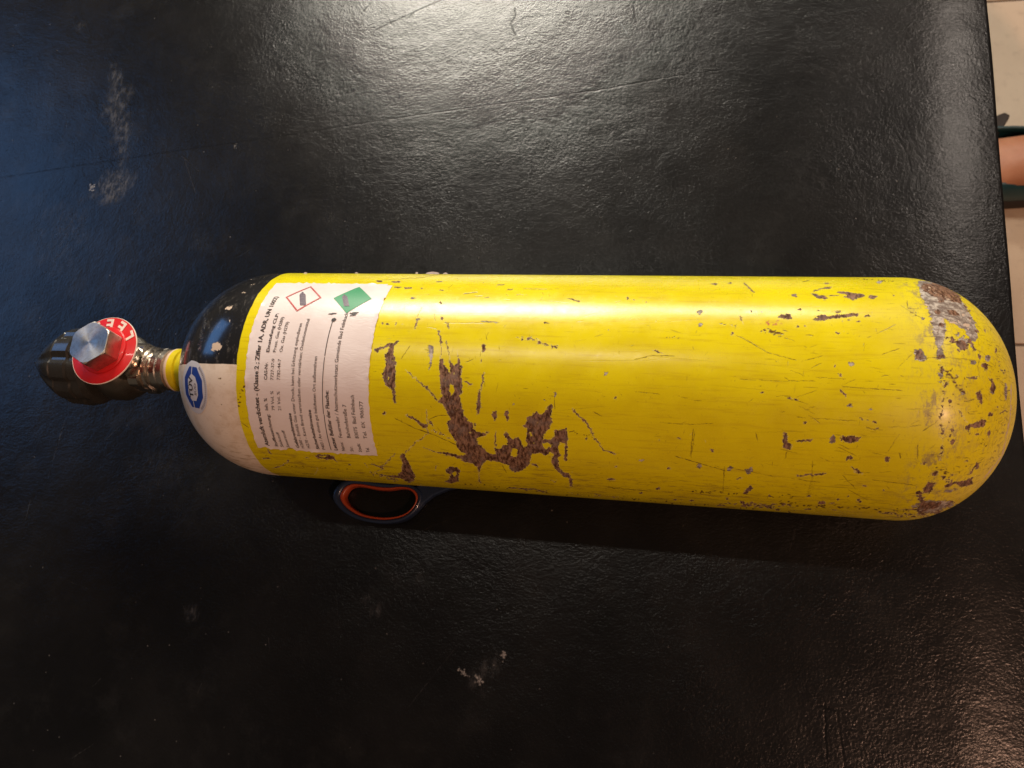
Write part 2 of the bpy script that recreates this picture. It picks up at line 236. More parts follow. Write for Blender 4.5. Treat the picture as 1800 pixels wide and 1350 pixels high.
B 2949 22 -1 -2 -3 -1 -4 -1 -2 1 -1 1 2 2 4 1 5 0
B 2787 51 -2 -2 -6 -1 -5 2 -4 2 2 2 3 0 5 2 4 -2
B 2802 62 -2 -1 -5 0 -7 1 -4 1 -2 3 7 -1 6 -1 7 -1
B 2748 52 -1 -2 -5 -1 -7 -1 -4 3 2 2 0 3 8 0 6 -1
B 2806 53 -4 0 -4 1 -5 0 -5 2 1 1 3 0 6 -1 6 -1
B 2919 23 -2 0 -5 2 -4 2 -3 2 -1 2 5 -1 5 -2 6 -3
B 2944 20 -2 -2 -2 -2 -4 1 -5 -1 1 3 2 2 4 3 4 -2
B 2940 27 -1 -2 -4 -2 -4 2 -1 2 -2 2 3 1 4 0 3 -2
B 2855 41 -2 -3 -3 -4 -6 -2 -4 0 1 3 -1 2 5 3 5 1
B 2924 22 3 0 -4 -4 -6 -2 -4 -1 -3 1 5 3 4 3 6 2
B 2880 31 -1 -2 -4 -1 -4 -1 -2 0 -2 1 3 2 4 2 4 0
B 2843 41 -2 -1 -3 -1 -7 -1 -5 0 1 1 4 1 6 1 7 2
B 2935 20 -1 -1 -3 0 -3 0 0 3 -1 2 3 1 3 -1 4 -2
B 2865 33 -4 0 -3 0 -3 2 -3 2 1 1 3 -1 3 -1 3 -1
B 2866 35 1 -2 -2 0 -1 0 -1 1 -2 2 2 1 2 0 1 -1
B 2800 52 -2 -1 -4 0 -4 3 -4 3 2 1 4 -1 4 -1 5 -2
B 2848 38 1 -2 -7 -2 -7 2 -5 3 2 2 3 1 8 1 5 -3
B 2816 55 -2 -3 -2 -2 -3 0 -5 -2 -1 3 4 2 1 3 4 -1
B 2879 35 1 -2 -3 -1 -3 0 -3 2 1 3 2 1 2 0 3 -1
B 2916 23 -1 -1 -1 -1 -1 0 -2 0 0 1 0 1 1 2 2 -1
B 2750 51 -1 -2 -3 -2 -4 0 -2 2 1 2 0 2 3 2 3 -3
B 2331 -433 -1 -2 -1 -2 -2 1 -1 2 1 3 3 0 2 2 0 -3
B 2249 -392 -3 -2 -3 -2 -7 -2 -6 -1 1 2 4 2 7 3 4 0
B 2343 -434 0 -2 -7 1 -4 0 -3 1 0 0 3 2 5 -1 4 0
B 2361 -447 -1 -2 -3 0 -2 0 -1 1 0 3 3 1 2 0 1 -2
B 2313 -419 -3 -1 -2 0 -4 -1 -2 1 0 1 3 0 3 1 4 0
B 2226 -397 1 -2 -3 0 -2 -2 -2 1 0 1 1 2 2 0 2 0
B 2287 -418 -1 0 -3 0 -3 2 -2 1 1 1 2 0 3 -1 3 -1
B 2321 -433 0 -2 -5 0 -4 0 -1 2 -1 1 4 0 4 2 3 -2
B 2264 -402 -3 -2 -4 -1 -6 -1 -2 1 1 2 2 2 5 0 5 0
B 2288 -408 -3 -1 -4 -1 -4 2 -3 2 2 0 1 2 6 -1 4 -1
B 2257 -407 -1 -1 -2 -2 -6 -1 -5 -1 0 2 5 2 5 1 3 0
B 2240 -397 -1 -1 -4 0 -2 1 -3 1 3 0 1 1 3 1 1 -2
B 2380 -460 0 -1 -6 1 -5 1 -4 1 2 1 3 1 4 -1 4 -1
B 2256 -404 -4 -2 -4 0 -5 -2 -4 1 3 2 2 1 5 2 4 -1
B 2301 -420 -1 -1 -2 0 -1 1 0 2 1 1 1 1 2 -1 1 -1
B 2281 -415 -3 -3 -3 -3 -6 -1 -5 0 1 2 3 3 5 2 6 1
B 2257 -407 -1 -2 -2 -1 -1 1 0 2 1 3 2 1 2 0 1 -2
B 2302 -417 -5 -1 -5 -1 -6 0 -1 2 -2 2 5 1 5 0 4 -2
B 2329 -434 -1 -1 -3 -3 -1 3 -2 1 0 3 4 1 3 0 1 -2
B 2246 -397 0 -2 -1 -1 -2 0 -2 0 -2 2 2 2 2 2 2 -1
B 2377 -450 -3 -1 -4 0 -3 1 -2 1 -1 1 3 1 4 -1 4 -1
B 2291 -413 0 -2 -4 -1 -3 -1 -3 -1 -3 2 3 3 4 1 3 0
B 2341 -537 -2 -3 -6 1 -5 3 -1 2 0 3 5 0 4 0 4 -3
B 2364 -545 -5 0 -3 -1 -6 0 -2 1 1 2 3 1 5 0 3 -1
B 2297 -539 -2 -1 -4 0 -3 0 -2 1 1 1 2 0 3 1 2 -1
B 2341 -544 -3 1 -4 1 -4 3 -1 2 -1 1 4 -1 4 -2 2 -3
B 2329 -542 -1 -2 -2 -2 -2 -2 -1 2 0 1 0 2 2 0 1 0
B 2293 -529 -4 -1 -3 0 -5 0 -2 1 -1 1 3 0 6 0 5 -1
B 2305 -536 -1 -1 -6 0 -4 -1 -3 1 -2 1 5 1 5 0 2 -1
B 2369 -540 -1 -1 -1 -2 -2 -1 -2 1 -1 1 2 2 2 1 2 0
B 2362 -534 1 -2 -2 0 -2 -1 0 1 0 2 0 2 2 0 2 0
B 2246 -518 -2 -1 -1 -1 -2 1 -1 0 0 1 2 2 2 0 1 -1
B 2352 -538 -2 -2 -2 -1 -3 -1 -3 0 -1 1 2 2 4 1 4 0
B 2341 -540 -2 -1 -3 0 -2 2 -2 1 1 1 2 1 3 -1 3 -1
B 2910 -677 -1 -3 -6 0 -7 0 -3 2 0 3 4 2 6 -1 6 -1
B 2927 -693 -1 -4 -3 -2 -4 1 -1 4 1 5 3 1 4 0 1 -2
B 2918 -681 -1 -3 -1 -4 -2 1 0 3 -1 3 2 3 1 3 1 -4
B 2935 -682 -1 -1 -3 3 -2 3 -3 2 1 2 3 -2 3 -2 1 -2
B 2821 -819 -2 -4 -6 -6 -5 -3 -6 -5 4 7 3 4 5 5 2 0
B 2730 -832 -3 -9 -6 0 -3 8 -1 7 2 6 4 2 4 0 4 -6
B 2662 -801 -2 -2 -3 0 -5 3 -2 4 3 3 2 1 4 -3 4 -3
B 2751 -820 -3 -5 -3 -2 -4 -2 -1 6 3 5 2 4 4 3 1 -5
B 2740 -822 -1 -5 -3 -2 -4 -7 -2 1 3 5 0 3 3 3 3 3
B 2666 -790 1 1 -5 -6 -5 -5 -3 -2 -2 -1 5 6 5 7 5 4
B 2646 -807 0 -8 -7 -3 -6 -3 -4 4 5 7 3 5 6 6 2 -4
B 2796 -840 -1 -6 -2 6 -2 6 0 4 0 8 3 -4 2 -4 1 -6
B 2664 -814 -1 -5 -2 -3 -2 0 0 5 1 6 3 4 1 -2 1 0
B 2855 -818 0 -5 -6 -2 -5 3 -3 4 3 4 2 5 6 -1 4 -3
B 2838 -856 -4 -6 -3 -7 -4 -4 0 4 1 3 1 5 4 4 1 -1
B 2837 -830 -4 -12 -7 -11 -6 -7 -2 3 -5 0 9 14 6 13 6 4
B 2718 -814 -1 -6 -7 -6 -6 0 1 8 -1 6 5 5 6 3 5 -2
B 2693 -806 -3 -7 -4 -8 -5 -4 -4 -2 -1 2 4 8 6 9 6 4
B 1886 -802 -5 -8 -8 -6 -6 0 -2 2 -1 7 8 8 7 1 4 -2
B 1820 -749 -5 -2 -6 -4 -4 4 -1 5 1 4 6 2 5 -1 6 -2
B 1810 -768 1 -2 -5 -2 -4 -3 -2 1 2 4 3 2 3 1 3 1
B 1880 -826 -8 -8 -6 -9 -8 -4 -8 -6 6 10 4 6 9 7 9 7
B 1896 -806 -2 -1 -4 1 -4 4 0 4 0 5 4 -1 5 -5 1 -5
B 1808 -776 -5 -3 -3 -2 -6 -2 -2 3 3 4 4 1 4 2 3 -1
B 1849 -786 -7 -4 -5 -5 -7 1 -1 6 4 5 5 3 6 2 3 -3
B 1843 -749 -6 -6 -9 -10 -9 -6 -9 -5 5 7 5 6 10 9 8 5
B 1803 -762 -2 -5 -3 -1 -4 -1 -1 4 4 4 3 4 2 -1 2 -1
B 1845 -797 -4 -3 -7 -4 -8 -6 -4 1 3 5 5 4 7 3 6 3
B 1859 -808 -4 -6 -5 -3 -4 -1 0 5 2 5 5 5 4 3 2 -2
B 1869 -799 -5 -7 -3 4 -4 2 2 9 4 8 5 0 2 -4 1 -5
B 1899 -810 -4 -6 -6 -6 -5 1 1 7 4 7 4 3 4 0 6 2
B 1887 -782 -5 -5 -8 -8 -10 -9 -2 1 -1 0 5 6 10 9 4 2
B 1890 -789 -6 -9 -9 -12 -9 -7 -5 -2 3 7 5 8 8 8 11 11
B 1821 -759 -2 -5 -6 -5 -4 1 -3 2 4 4 3 6 4 -1 5 2
D 2804 -823 -8 -8 -4 -9 -8 -4 -6 -2 -1 4 9 10 7 7 6 1
D 2854 -859 -7 -3 -5 -8 -3 8 0 9 -1 8 5 9 5 -6 3 -7
D 2477 -786 -3 -5 -4 -1 -6 -3 -1 4 3 4 2 6 6 2 2 -4
D 2388 -792 -4 -7 -4 -9 -3 -1 -2 5 2 7 3 5 3 3 2 -1
D 2464 -811 -2 -3 -2 -1 -1 2 0 2 1 3 2 2 2 2 2 -2
D 2974 -859 -5 -16 -3 -13 -6 -13 0 9 -4 1 5 19 6 9 5 8
D 2721 -855 -1 -4 -4 6 -4 9 0 7 0 5 5 -1 3 -10 2 -7
D 2563 -802 -3 -6 -2 -4 -3 -4 1 7 0 6 2 4 3 6 1 -3
D 2539 -841 -5 -5 -4 -6 -7 -6 -6 -3 2 5 5 9 7 4 8 7
D 2630 -798 -3 -5 -3 -3 -5 -2 -2 0 -1 4 4 4 5 4 3 -1
D 2414 -844 -3 -9 -4 -7 0 4 1 7 2 7 3 9 1 -5 1 0
D 2545 -829 -2 -5 -3 -1 -2 0 -1 2 1 6 3 1 2 1 3 1
D 2354 -802 -5 -4 -5 -1 -5 -1 -1 6 0 4 5 5 6 -1 2 -4
D 2819 -865 -2 3 -2 3 -2 7 -1 7 0 4 3 -4 3 -6 2 -8
D 2608 -819 -1 -8 -3 -6 -3 -1 -1 2 0 5 2 6 2 3 3 3
D 2787 -837 -2 -3 -2 -1 -3 -1 -1 6 2 4 2 4 3 1 1 -5
D 2672 -799 -2 -4 -5 -5 -4 -2 -6 -3 2 5 5 5 4 4 6 3
D 2536 -814 -4 -5 -6 -4 -6 4 1 6 -2 6 6 4 5 -5 6 -1
B 1752 -643 -2 -1 -5 -4 -4 1 -4 1 3 3 3 3 5 0 5 0
B 1758 -739 -3 -2 -4 4 -3 5 -1 5 3 1 2 1 5 -4 2 -5
B 1749 -658 -2 0 -2 -1 -1 1 1 2 1 2 2 1 1 -1 1 -2
B 1754 -663 -2 -1 -3 1 -5 3 0 5 2 2 4 -1 3 -3 2 -3
B 1762 -764 -2 -2 -4 -2 -2 2 -2 2 2 3 3 1 3 1 2 -3
B 1756 -675 -2 -4 -3 -2 -1 1 1 4 1 2 2 4 1 -2 2 0
B 1844 -808 -4 -3 -3 3 0 7 0 4 2 3 2 0 4 -1 1 -7
B 1842 -814 -4 -4 -5 -2 -4 -1 -1 4 2 4 4 3 4 0 4 0
B 1761 -753 -2 -6 -6 -3 -4 -4 -5 -1 1 5 6 6 5 3 4 2
B 1754 -769 -2 -2 -3 0 -2 2 2 4 0 4 3 -1 2 -1 0 -2
B 1757 -722 -4 -4 -2 1 -1 3 1 2 1 5 3 1 4 1 -2 -5
B 1766 -747 -2 -4 -3 -5 -3 -1 -2 1 0 5 4 5 3 1 2 1
B 2520 -406 1 -3 -3 -2 -3 -1 -3 0 -1 4 1 2 3 1 2 0
B 2522 -401 -2 -3 -3 0 -2 1 -1 2 0 2 2 2 3 -1 3 0
B 2552 -409 -1 -3 -8 0 -7 0 0 3 -1 2 3 2 7 1 6 -2
B 2521 -398 -3 -3 -4 -2 -6 -2 -1 0 -4 1 5 3 4 1 4 2
B 2517 -400 -1 -3 -5 1 -6 0 -3 3 3 3 4 3 6 -1 5 -3
B 2567 -389 -2 -3 -6 -2 -6 1 -3 1 -3 3 7 2 5 0 7 0
B 2520 -410 -3 -2 -2 -1 -2 1 -1 2 1 3 3 2 3 0 1 -2
B 2512 -409 -2 -1 -3 0 -3 0 -2 3 2 2 3 0 4 1 1 -3
G 2494 139 14 -1 13 5 14 -6 13 2 14 -3 14 1 14 1 13 2 -1 2 -13 -1 -14 2 -13 -1 -14 3 -13 -3 -15 4 -14 -1 -13 -4
B 3044 -262 7 -9 12 -6 9 -7 8 -8 11 -7 8 -9 9 -7 8 -9 10 -6 6 -10 9 -8 5 -11 8 -10 6 -9 4 -12 8 -11 5 -10 9 -10 9 -8 7 -10 7 -12 15 -5 14 -1 13 -6 13 -5 14 -3 1 2 -12 9 -13 4 -14 3 -14 3 -12 5 -8 9 -8 10 -9 8 -5 11 -6 11 -10 8 -5 11 -5 11 -8 9 -5 11 -9 9 -3 11 -11 8 -8 8 -9 8 -12 5 -8 9 -8 9 -12 5 -11 5 -8 8
D 3686 -320 0 -11 -2 -11 0 -12 -1 -11 0 -11 -2 -11 -2 -12 1 -12 1 -13 -1 -11 -2 -13 1 -13 1 0 0 13 4 12 0 12 0 13 -1 12 0 11 4 12 -1 11 2 11 1 11 0 12 -2 11
D 3695 -329 -1 -10 0 -11 -3 -11 -1 -11 1 -11 -1 -11 -3 -12 0 -11 -1 -12 -2 -12 0 -12 0 -13 1 0 0 13 0 12 3 12 2 12 0 11 2 11 1 12 -1 11 1 11 4 11 -1 11 0 10
D 3599 -461 12 -5 11 -4 13 0 12 -3 11 -4 12 -3 12 -3 12 -4 12 -1 11 -4 13 -2 11 -2 12 -5 12 -2 12 -3 11 -4 12 -2 13 -2 11 -4 12 -2 12 -4 11 -4 12 -2 0 2 -11 2 -12 6 -12 2 -12 2 -11 7 -12 -2 -12 4 -12 2 -11 5 -12 2 -12 4 -12 4 -12 2 -12 3 -12 1 -11 5 -12 3 -12 3 -12 1 -12 5 -12 0 -11 5 -12 2
B 3938 478 7 -28 8 -22 10 -17 9 -18 8 -16 11 -12 2 2 -7 20 -10 14 -8 19 -9 21 -9 20 -9 22
B 3459 15 13 -2 13 -6 15 1 14 -1 0 2 -14 3 -13 4 -14 2 -14 -1
D 3366 -29 12 3 12 2 11 4 12 1 13 2 10 6 12 2 12 2 12 0 12 0 12 0 12 -1 12 2 11 -1 12 0 12 0 12 0 12 1 0 1 -12 0 -12 0 -12 1 -12 0 -12 0 -12 -1 -11 -1 -12 0 -12 1 -12 0 -12 -3 -12 -2 -12 -3 -11 -3 -12 -3 -12 -3 -12 -2 -11 -4
D 3886 101 10 -6 11 -4 12 -3 10 -6 10 -5 10 -6 11 -3 9 -6 10 -7 12 -2 1 2 -12 2 -8 7 -10 7 -12 3 -10 5 -10 6 -11 4 -11 4 -11 4 -10 5
B 2971 297 13 -6 14 -4 14 -5 14 -6 13 0 1 4 -14 7 -14 1 -13 10 -15 2 -13 1
B 3906 211 4 -14 3 -14 5 -13 7 -12 1 1 -5 12 -4 14 -3 14 -7 13
D 3514 -300 12 1 12 -2 12 -1 12 0 13 0 12 1 12 -2 12 0 12 0 12 0 12 1 12 0 12 -2 12 2 11 0 12 2 12 0 11 3 12 1 11 1 12 -1 11 1 12 3 -1 1 -11 -2 -11 -2 -12 2 -12 -2 -11 -1 -11 -3 -12 0 -12 -2 -12 1 -11 -2 -12 1 -12 0 -12 -1 -12 1 -12 0 -12 0 -12 1 -12 -1 -13 1 -12 -1 -12 1 -12 2 -12 -1
D 3859 -502 -1 -14 0 -14 0 -15 2 -15 0 -17 3 -16 0 -17 1 -18 -1 -19 3 -20 0 -22 2 0 0 22 -2 20 -1 19 -1 18 1 17 -3 16 2 16 -2 16 0 15 -1 14 -1 14
B 3008 -625 1 -20 1 -21 -5 -24 0 -24 2 -27 2 1 6 29 1 25 -1 22 -3 21 -2 18
D 4002 -323 3 -13 4 -13 6 -13 1 1 -3 13 -4 13 -6 12
D 3221 -714 14 1 13 -1 13 -7 14 5 13 2 14 3 12 -9 14 1 13 3 13 -4 13 -2 13 -2 14 7 13 -4 13 -1 13 1 13 -4 13 2 0 3 -13 0 -13 4 -13 -2 -13 1 -13 2 -13 -2 -13 1 -13 1 -13 4 -14 -3 -13 -2 -13 10 -13 -1 -14 -2 -13 -4 -13 5 -14 0 -13 -3
D 3374 -169 12 -1 12 -1 13 0 12 -1 12 -1 12 0 13 -1 12 0 12 -2 12 0 12 -1 0 1 -12 2 -12 0 -12 2 -12 0 -13 0 -12 1 -12 1 -12 1 -13 -1 -12 1 -12 1
D 3159 -266 10 -7 12 -4 12 -5 13 -3 0 1 -12 4 -11 6 -12 4 -11 5
D 3884 -507 12 -1 12 -3 12 -3 13 -1 11 -2 13 -3 12 0 12 -4 12 0 12 -1 12 -2 12 -3 12 2 12 -5 12 -2 12 -4 12 -1 12 0 12 -5 12 0 0 1 -12 0 -11 7 -13 -1 -12 0 -12 4 -12 2 -11 6 -13 -2 -12 3 -12 3 -12 1 -12 0 -12 2 -12 1 -12 3 -12 3 -13 -1 -12 3 -12 4 -12 1
G 3748 -510 -6 -8 -7 -7 -8 5 -12 3 1 10 5 10 13 3 8 -9
G 3904 -510 -6 -7 -6 -8 -13 1 -5 8 1 8 6 4 8 5 11 -3
G 4008 -516 -5 -14 -8 -9 -12 1 -12 11 -3 18 14 4 8 11 11 -9
G 3437 -498 -2 -4 -10 -2 -9 0 -6 2 -2 5 7 4 11 2 11 -2
G 3715 224 -2 -7 -6 -8 -11 0 -4 10 -3 11 8 8 9 -3 12 2
G 3715 151 -2 -6 -9 -1 -7 -2 -3 6 -3 5 6 5 8 2 6 -4
G 3229 -94 -3 -4 -5 -5 -9 1 -2 6 -2 4 3 6 9 0 10 -1
G 4208 351 -1 -13 -11 -2 -8 1 -2 10 -5 11 10 6 9 3 5 -6
B 4137 -312 7 -1 7 1 1 -5 2 -6 1 -6 0 -5 3 -6 0 -6 4 -5 5 -5 4 -5 5 -4 5 -5 4 -5 -2 -8 -1 -8 -6 0 -6 -1 -7 1 -6 -1 -6 3 -6 -2 -2 6 -1 6 0 6 -1 6 -1 6 -1 5 1 7 -1 6 -1 6 1 6 0 6 -1 7
B 4099 202 6 4 7 2 6 4 6 3 7 2 7 2 7 0 6 -1 7 3 7 0 7 0 -1 -9 -1 -8 1 -9 -7 0 -7 0 -8 -2 -7 1 -7 -2 -8 2 -7 2 -6 3 -7 2
B 3795 456 -4 -9 -8 -9 -10 6 -8 6 -5 11 13 5 10 1 14 0
B 3874 470 1 -9 -8 0 -6 1 -5 3 -2 8 7 5 7 2 5 -5
B 3273 -638 -10 -5 -13 -2 -14 1 -10 5 6 4 8 4 12 2 13 -3
B 3963 -567 -9 -3 -8 -2 -10 -2 -7 2 5 3 4 2 8 1 8 0
B 3800 -422 0 -8 -6 -2 -5 2 -2 5 -4 6 4 7 6 0 4 -5
B 3903 -739 -2 -7 -3 -10 -7 1 -5 8 1 10 2 10 6 -4 7 2
B 3626 -368 -1 -3 -8 -1 -5 1 -3 1 -4 2 6 3 6 -1 6 1
B 3512 -381 1 -2 -5 -1 -5 1 -1 1 -2 1 4 2 4 0 3 -1
B 3279 -201 0 -2 -3 -2 -4 1 -3 2 -2 2 4 2 5 2 4 -2
B 3587 -530 -5 -5 -7 -5 -10 1 -5 4 -1 6 7 2 8 4 5 -4
B 3523 -691 -1 -10 -8 -3 -6 2 -6 4 1 10 3 10 9 4 6 -8
B 3425 -748 -3 -6 -5 -4 -6 -1 -4 5 3 6 2 5 6 4 6 -2
B 3715 -801 0 -8 -7 -4 -8 -3 -5 7 -1 8 5 6 8 2 8 -1
B 3622 -805 -3 -9 -8 -2 -6 0 -6 1 2 9 4 5 7 6 8 -2
B 4165 -168 -4 -2 -5 -1 -5 1 -8 0 5 2 3 2 5 1 6 0
B 3874 108 1 -2 -6 -2 -5 2 -5 0 1 3 4 1 5 2 4 -2
B 4030 -154 1 -3 -6 0 -3 -1 -5 2 0 3 5 2 4 2 3 -2
B 3221 113 0 -2 -2 -2 -4 0 -1 2 1 2 1 2 2 1 2 -1
B 3287 -542 -2 -4 -2 -2 -3 -1 0 4 0 4 2 2 1 0 3 1
B 3120 -398 0 -7 -1 -4 -2 0 -2 6 0 10 2 3 2 6 2 -4
B 4009 -621 11 -3 -3 -13 -2 -14 -14 -12 -5 -12 -6 -10 -10 6 1 27 6 9 6 11 5 12 5 12
R 4119 163 -2 -2 -4 -3 -4 -2 -5 -2 0 2 3 2 5 3 4 1
R 4102 164 -1 -1 -1 -1 -1 1 -2 1 0 2 1 1 3 0 1 -1
R 4124 166 2 0 -5 -3 -5 -3 -3 0 1 2 1 2 5 3 5 2
R 4005 163 -1 -2 -2 -1 -3 0 -1 2 -2 2 3 1 3 0 3 0
R 4068 170 1 -2 -5 -2 -5 -1 -6 -1 2 4 3 2 5 2 5 0
R 4101 168 -1 -4 -6 -5 -6 -2 -6 -1 -1 3 6 4 3 5 5 -1
R 4064 158 -6 -1 -4 0 -6 1 -3 1 1 1 3 0 5 1 7 -1
R 4023 165 -3 -2 -6 1 -5 1 -3 1 0 2 3 1 6 -1 6 -1
R 4105 167 0 -3 -4 0 -4 1 -1 2 0 2 1 3 5 -1 1 -2
R 4078 161 -2 -3 -4 2 -3 2 -3 3 3 2 3 2 3 -3 2 -2
R 4090 159 -3 -1 -3 0 -3 0 -3 1 0 2 4 0 3 -1 2 0
R 4048 165 0 -3 -5 -2 -5 2 -5 1 2 2 1 3 7 0 4 -1
R 4079 176 -4 -6 -8 -7 -11 -3 -4 3 -4 2 7 5 8 7 8 -1
R 4092 166 0 -3 -6 0 -5 1 -6 1 2 3 4 2 5 0 4 -1
R 4114 171 2 -2 -5 -3 -4 -2 -5 0 -1 2 3 4 5 2 4 1
R 4060 181 3 -2 -8 -6 -7 -3 -4 1 -2 1 0 5 9 4 9 5
R 4072 166 -2 -5 -6 -4 -7 -6 -4 2 -4 1 4 6 7 3 8 5
R 4074 161 -2 -2 -5 2 -5 1 -1 2 0 1 4 0 4 -1 5 -2
R 4061 166 -4 -3 -4 -3 -6 2 -2 5 3 4 3 3 6 1 5 -3
R 4092 152 -6 0 -8 1 -6 5 -10 6 4 1 7 -1 8 -2 3 -4
R 4050 166 -1 -4 -3 -1 -4 -1 -1 4 1 4 2 3 4 0 4 0
R 4060 177 0 -3 -7 -3 -4 -3 -6 -1 -1 1 4 4 5 3 4 1
R 4113 187 -3 -4 -5 -5 -8 -1 -8 0 1 5 4 5 9 1 8 1
R 4123 173 0 -2 -4 -1 -4 -1 -2 2 1 1 1 3 4 0 2 -1
R 4052 218 -4 2 -2 0 -5 3 -2 3 2 1 3 -1 3 -2 3 -3
R 4031 230 -5 -3 -3 -2 -5 1 0 3 -3 3 4 2 5 0 4 -1
R 4069 230 1 -3 -3 -1 -3 -1 -4 1 1 3 3 2 2 3 3 -2
R 4129 238 0 -2 -3 -3 -6 -3 -2 0 -3 1 4 4 5 2 4 2
R 4097 235 -1 -2 -4 -1 -6 0 -1 2 0 1 1 1 6 1 3 -1
R 4091 226 -1 -1 -2 -1 -3 0 0 3 1 2 2 1 2 0 1 -2
R 4104 214 -3 2 -3 0 -3 2 -1 3 0 2 3 -1 4 -2 2 -3
R 4003 234 -2 -3 -3 -2 -5 -3 -3 1 1 3 2 2 4 2 6 2
R 4068 239 0 -3 -6 -1 -5 0 -3 2 -2 2 5 2 5 1 3 -1
R 4062 237 0 -3 -3 -3 -4 -3 -3 0 1 3 2 2 2 3 4 1
R 3990 224 -1 -1 -2 -1 -3 1 -3 1 1 1 2 1 3 1 2 -1
R 3996 238 0 -2 -2 -2 -3 -1 -2 0 0 1 1 2 2 2 2 0
R 4066 229 1 -1 -3 -2 -3 1 -1 1 -1 2 3 0 2 1 2 -1
R 3995 230 -1 -2 -3 -3 -2 3 -3 2 1 4 3 2 3 -2 1 -2
D 4065 125 -1 -3 -5 -4 -5 -1 -3 -1 -1 1 1 2 6 3 4 2
D 4021 125 -1 -2 -3 -2 -3 -2 -3 2 0 3 2 2 3 2 4 0
D 4081 118 -5 -1 -4 0 -5 1 -4 4 1 3 5 3 5 -3 7 -2
D 4059 137 -2 -2 -6 0 -4 0 -4 1 -2 2 6 1 5 1 4 -2
D 4115 100 -3 -2 -4 -1 -7 -1 -3 2 1 1 1 3 8 0 7 0
D 4084 113 -1 -2 -2 -2 -2 1 -4 0 2 3 1 1 3 2 3 -1
D 4082 123 -1 -3 -4 -2 -4 -2 -4 2 0 4 2 3 4 3 4 -1
D 4039 118 0 -3 -2 -1 -2 -1 -1 1 -1 1 0 2 2 2 2 -1
D 4150 125 -4 0 -10 2 -10 2 -6 3 3 1 6 0 8 -2 6 -3
D 4079 124 -4 -1 -4 0 -6 1 -3 3 1 2 4 1 5 -2 4 -1
D 4077 117 3 -3 -9 0 -6 -1 -4 2 -2 2 7 1 5 1 8 0
D 4092 118 -6 -2 -6 1 -6 2 -9 4 2 4 7 1 9 -2 3 -4
D 4039 124 -4 0 -5 1 -5 4 -3 4 2 0 3 0 6 -2 3 -3
D 4129 111 -6 -1 -7 0 -8 2 -9 2 6 1 4 1 9 1 7 -3
D 4102 116 -3 -1 -3 -3 -4 3 -1 3 0 3 3 3 4 -3 5 -2
D 4037 133 0 -3 -3 -2 -3 1 0 4 -1 2 3 2 2 0 1 -1
D 4041 126 0 -2 -8 3 -6 3 -6 3 3 0 1 2 10 -4 5 -4
D 4077 120 -6 -3 -7 -1 -6 3 -6 3 3 4 4 3 8 -2 7 -3
D 4088 120 1 -3 -2 -1 -2 -2 -3 2 -2 1 0 5 3 1 4 0
D 4098 120 -2 -3 -2 -3 -4 0 -2 2 -2 2 2 4 4 0 5 1
D 4112 119 -1 -3 -6 -4 -10 -1 -7 3 1 4 7 4 8 0 7 0
D 4066 133 2 -3 -5 -2 -4 -3 -5 1 1 3 1 3 4 3 4 0
D 4092 118 -1 -3 -3 -3 -4 -2 -2 2 -3 0 3 3 3 2 3 0
D 4091 114 -3 -3 -4 -4 -7 -4 -3 1 0 2 0 3 8 3 7 3
D 4091 130 -2 -3 -5 -5 -11 -4 -4 1 -3 1 8 4 6 4 9 4
D 4070 120 0 -3 -2 -2 -3 0 -2 1 0 3 1 2 2 0 2 0
D 3865 155 1 -3 -1 -1 -2 0 -1 0 -1 2 0 2 2 0 1 1
D 3890 151 0 -1 -4 -2 -2 -2 -4 0 0 2 1 3 4 1 2 0
D 3815 162 -1 0 -2 0 -1 1 -1 1 0 1 2 0 1 -2 2 0
D 3837 155 1 -2 -5 -1 -4 0 -3 1 -1 1 2 2 5 1 4 -1
D 3871 155 1 0 -3 -2 -2 -1 -2 0 1 1 0 1 2 2 2 0
D 3806 161 -1 0 0 -1 -3 -2 -1 1 -1 0 1 1 3 1 2 1
D 3874 149 -1 0 -1 -1 -1 0 -1 0 -1 1 2 1 1 0 2 0
D 3818 160 1 -1 -5 -2 -5 -2 -2 2 -1 1 2 3 5 1 3 0
D 3828 156 1 -1 -3 -2 -3 -1 -2 -1 -2 0 3 2 2 3 4 2
D 3819 160 0 -2 -2 -1 -1 2 0 0 0 2 1 2 1 -1 2 -1
B 3407 284 -1 -3 -2 0 -2 0 -2 1 0 1 0 3 3 0 2 0
B 3353 295 0 -1 -2 -1 -1 -1 -2 0 0 1 1 1 2 1 1 0
B 3296 318 0 -1 -2 0 -3 0 -1 1 1 1 1 0 2 1 2 -1
B 3348 301 0 -2 -1 -2 -2 -1 -1 1 0 1 0 1 1 2 2 0
B 3312 315 -2 -1 -4 -1 -4 0 -4 0 0 2 4 1 3 0 5 1
B 3241 325 -2 -1 0 -2 -2 0 -1 2 -2 2 1 2 2 0 2 -1
B 3308 308 -1 -2 -2 -2 -4 -2 -4 -1 -1 3 3 3 4 3 4 0
B 3346 296 -2 1 -4 0 -4 2 -4 2 3 0 1 1 4 -2 4 -1
B 3410 284 0 -1 -4 1 -2 3 -4 3 3 -1 1 0 4 -1 2 -3
B 3310 310 0 -2 -3 2 -2 1 -2 2 -2 2 3 0 4 -2 1 -2
B 3323 301 1 -2 -3 -1 -2 0 -2 0 0 2 1 2 2 2 2 -2
B 3410 281 -2 -2 -1 -1 -2 0 -1 1 -1 2 1 2 2 2 1 -2
B 3392 292 0 -1 -3 1 -3 0 -1 1 0 1 1 1 3 -1 2 -1
B 3249 322 0 -2 -1 0 -2 -1 -1 1 0 1 1 1 1 2 2 -1
B 3857 -862 0 -16 -5 -1 -3 3 -4 8 -1 14 3 10 4 -3 4 -2
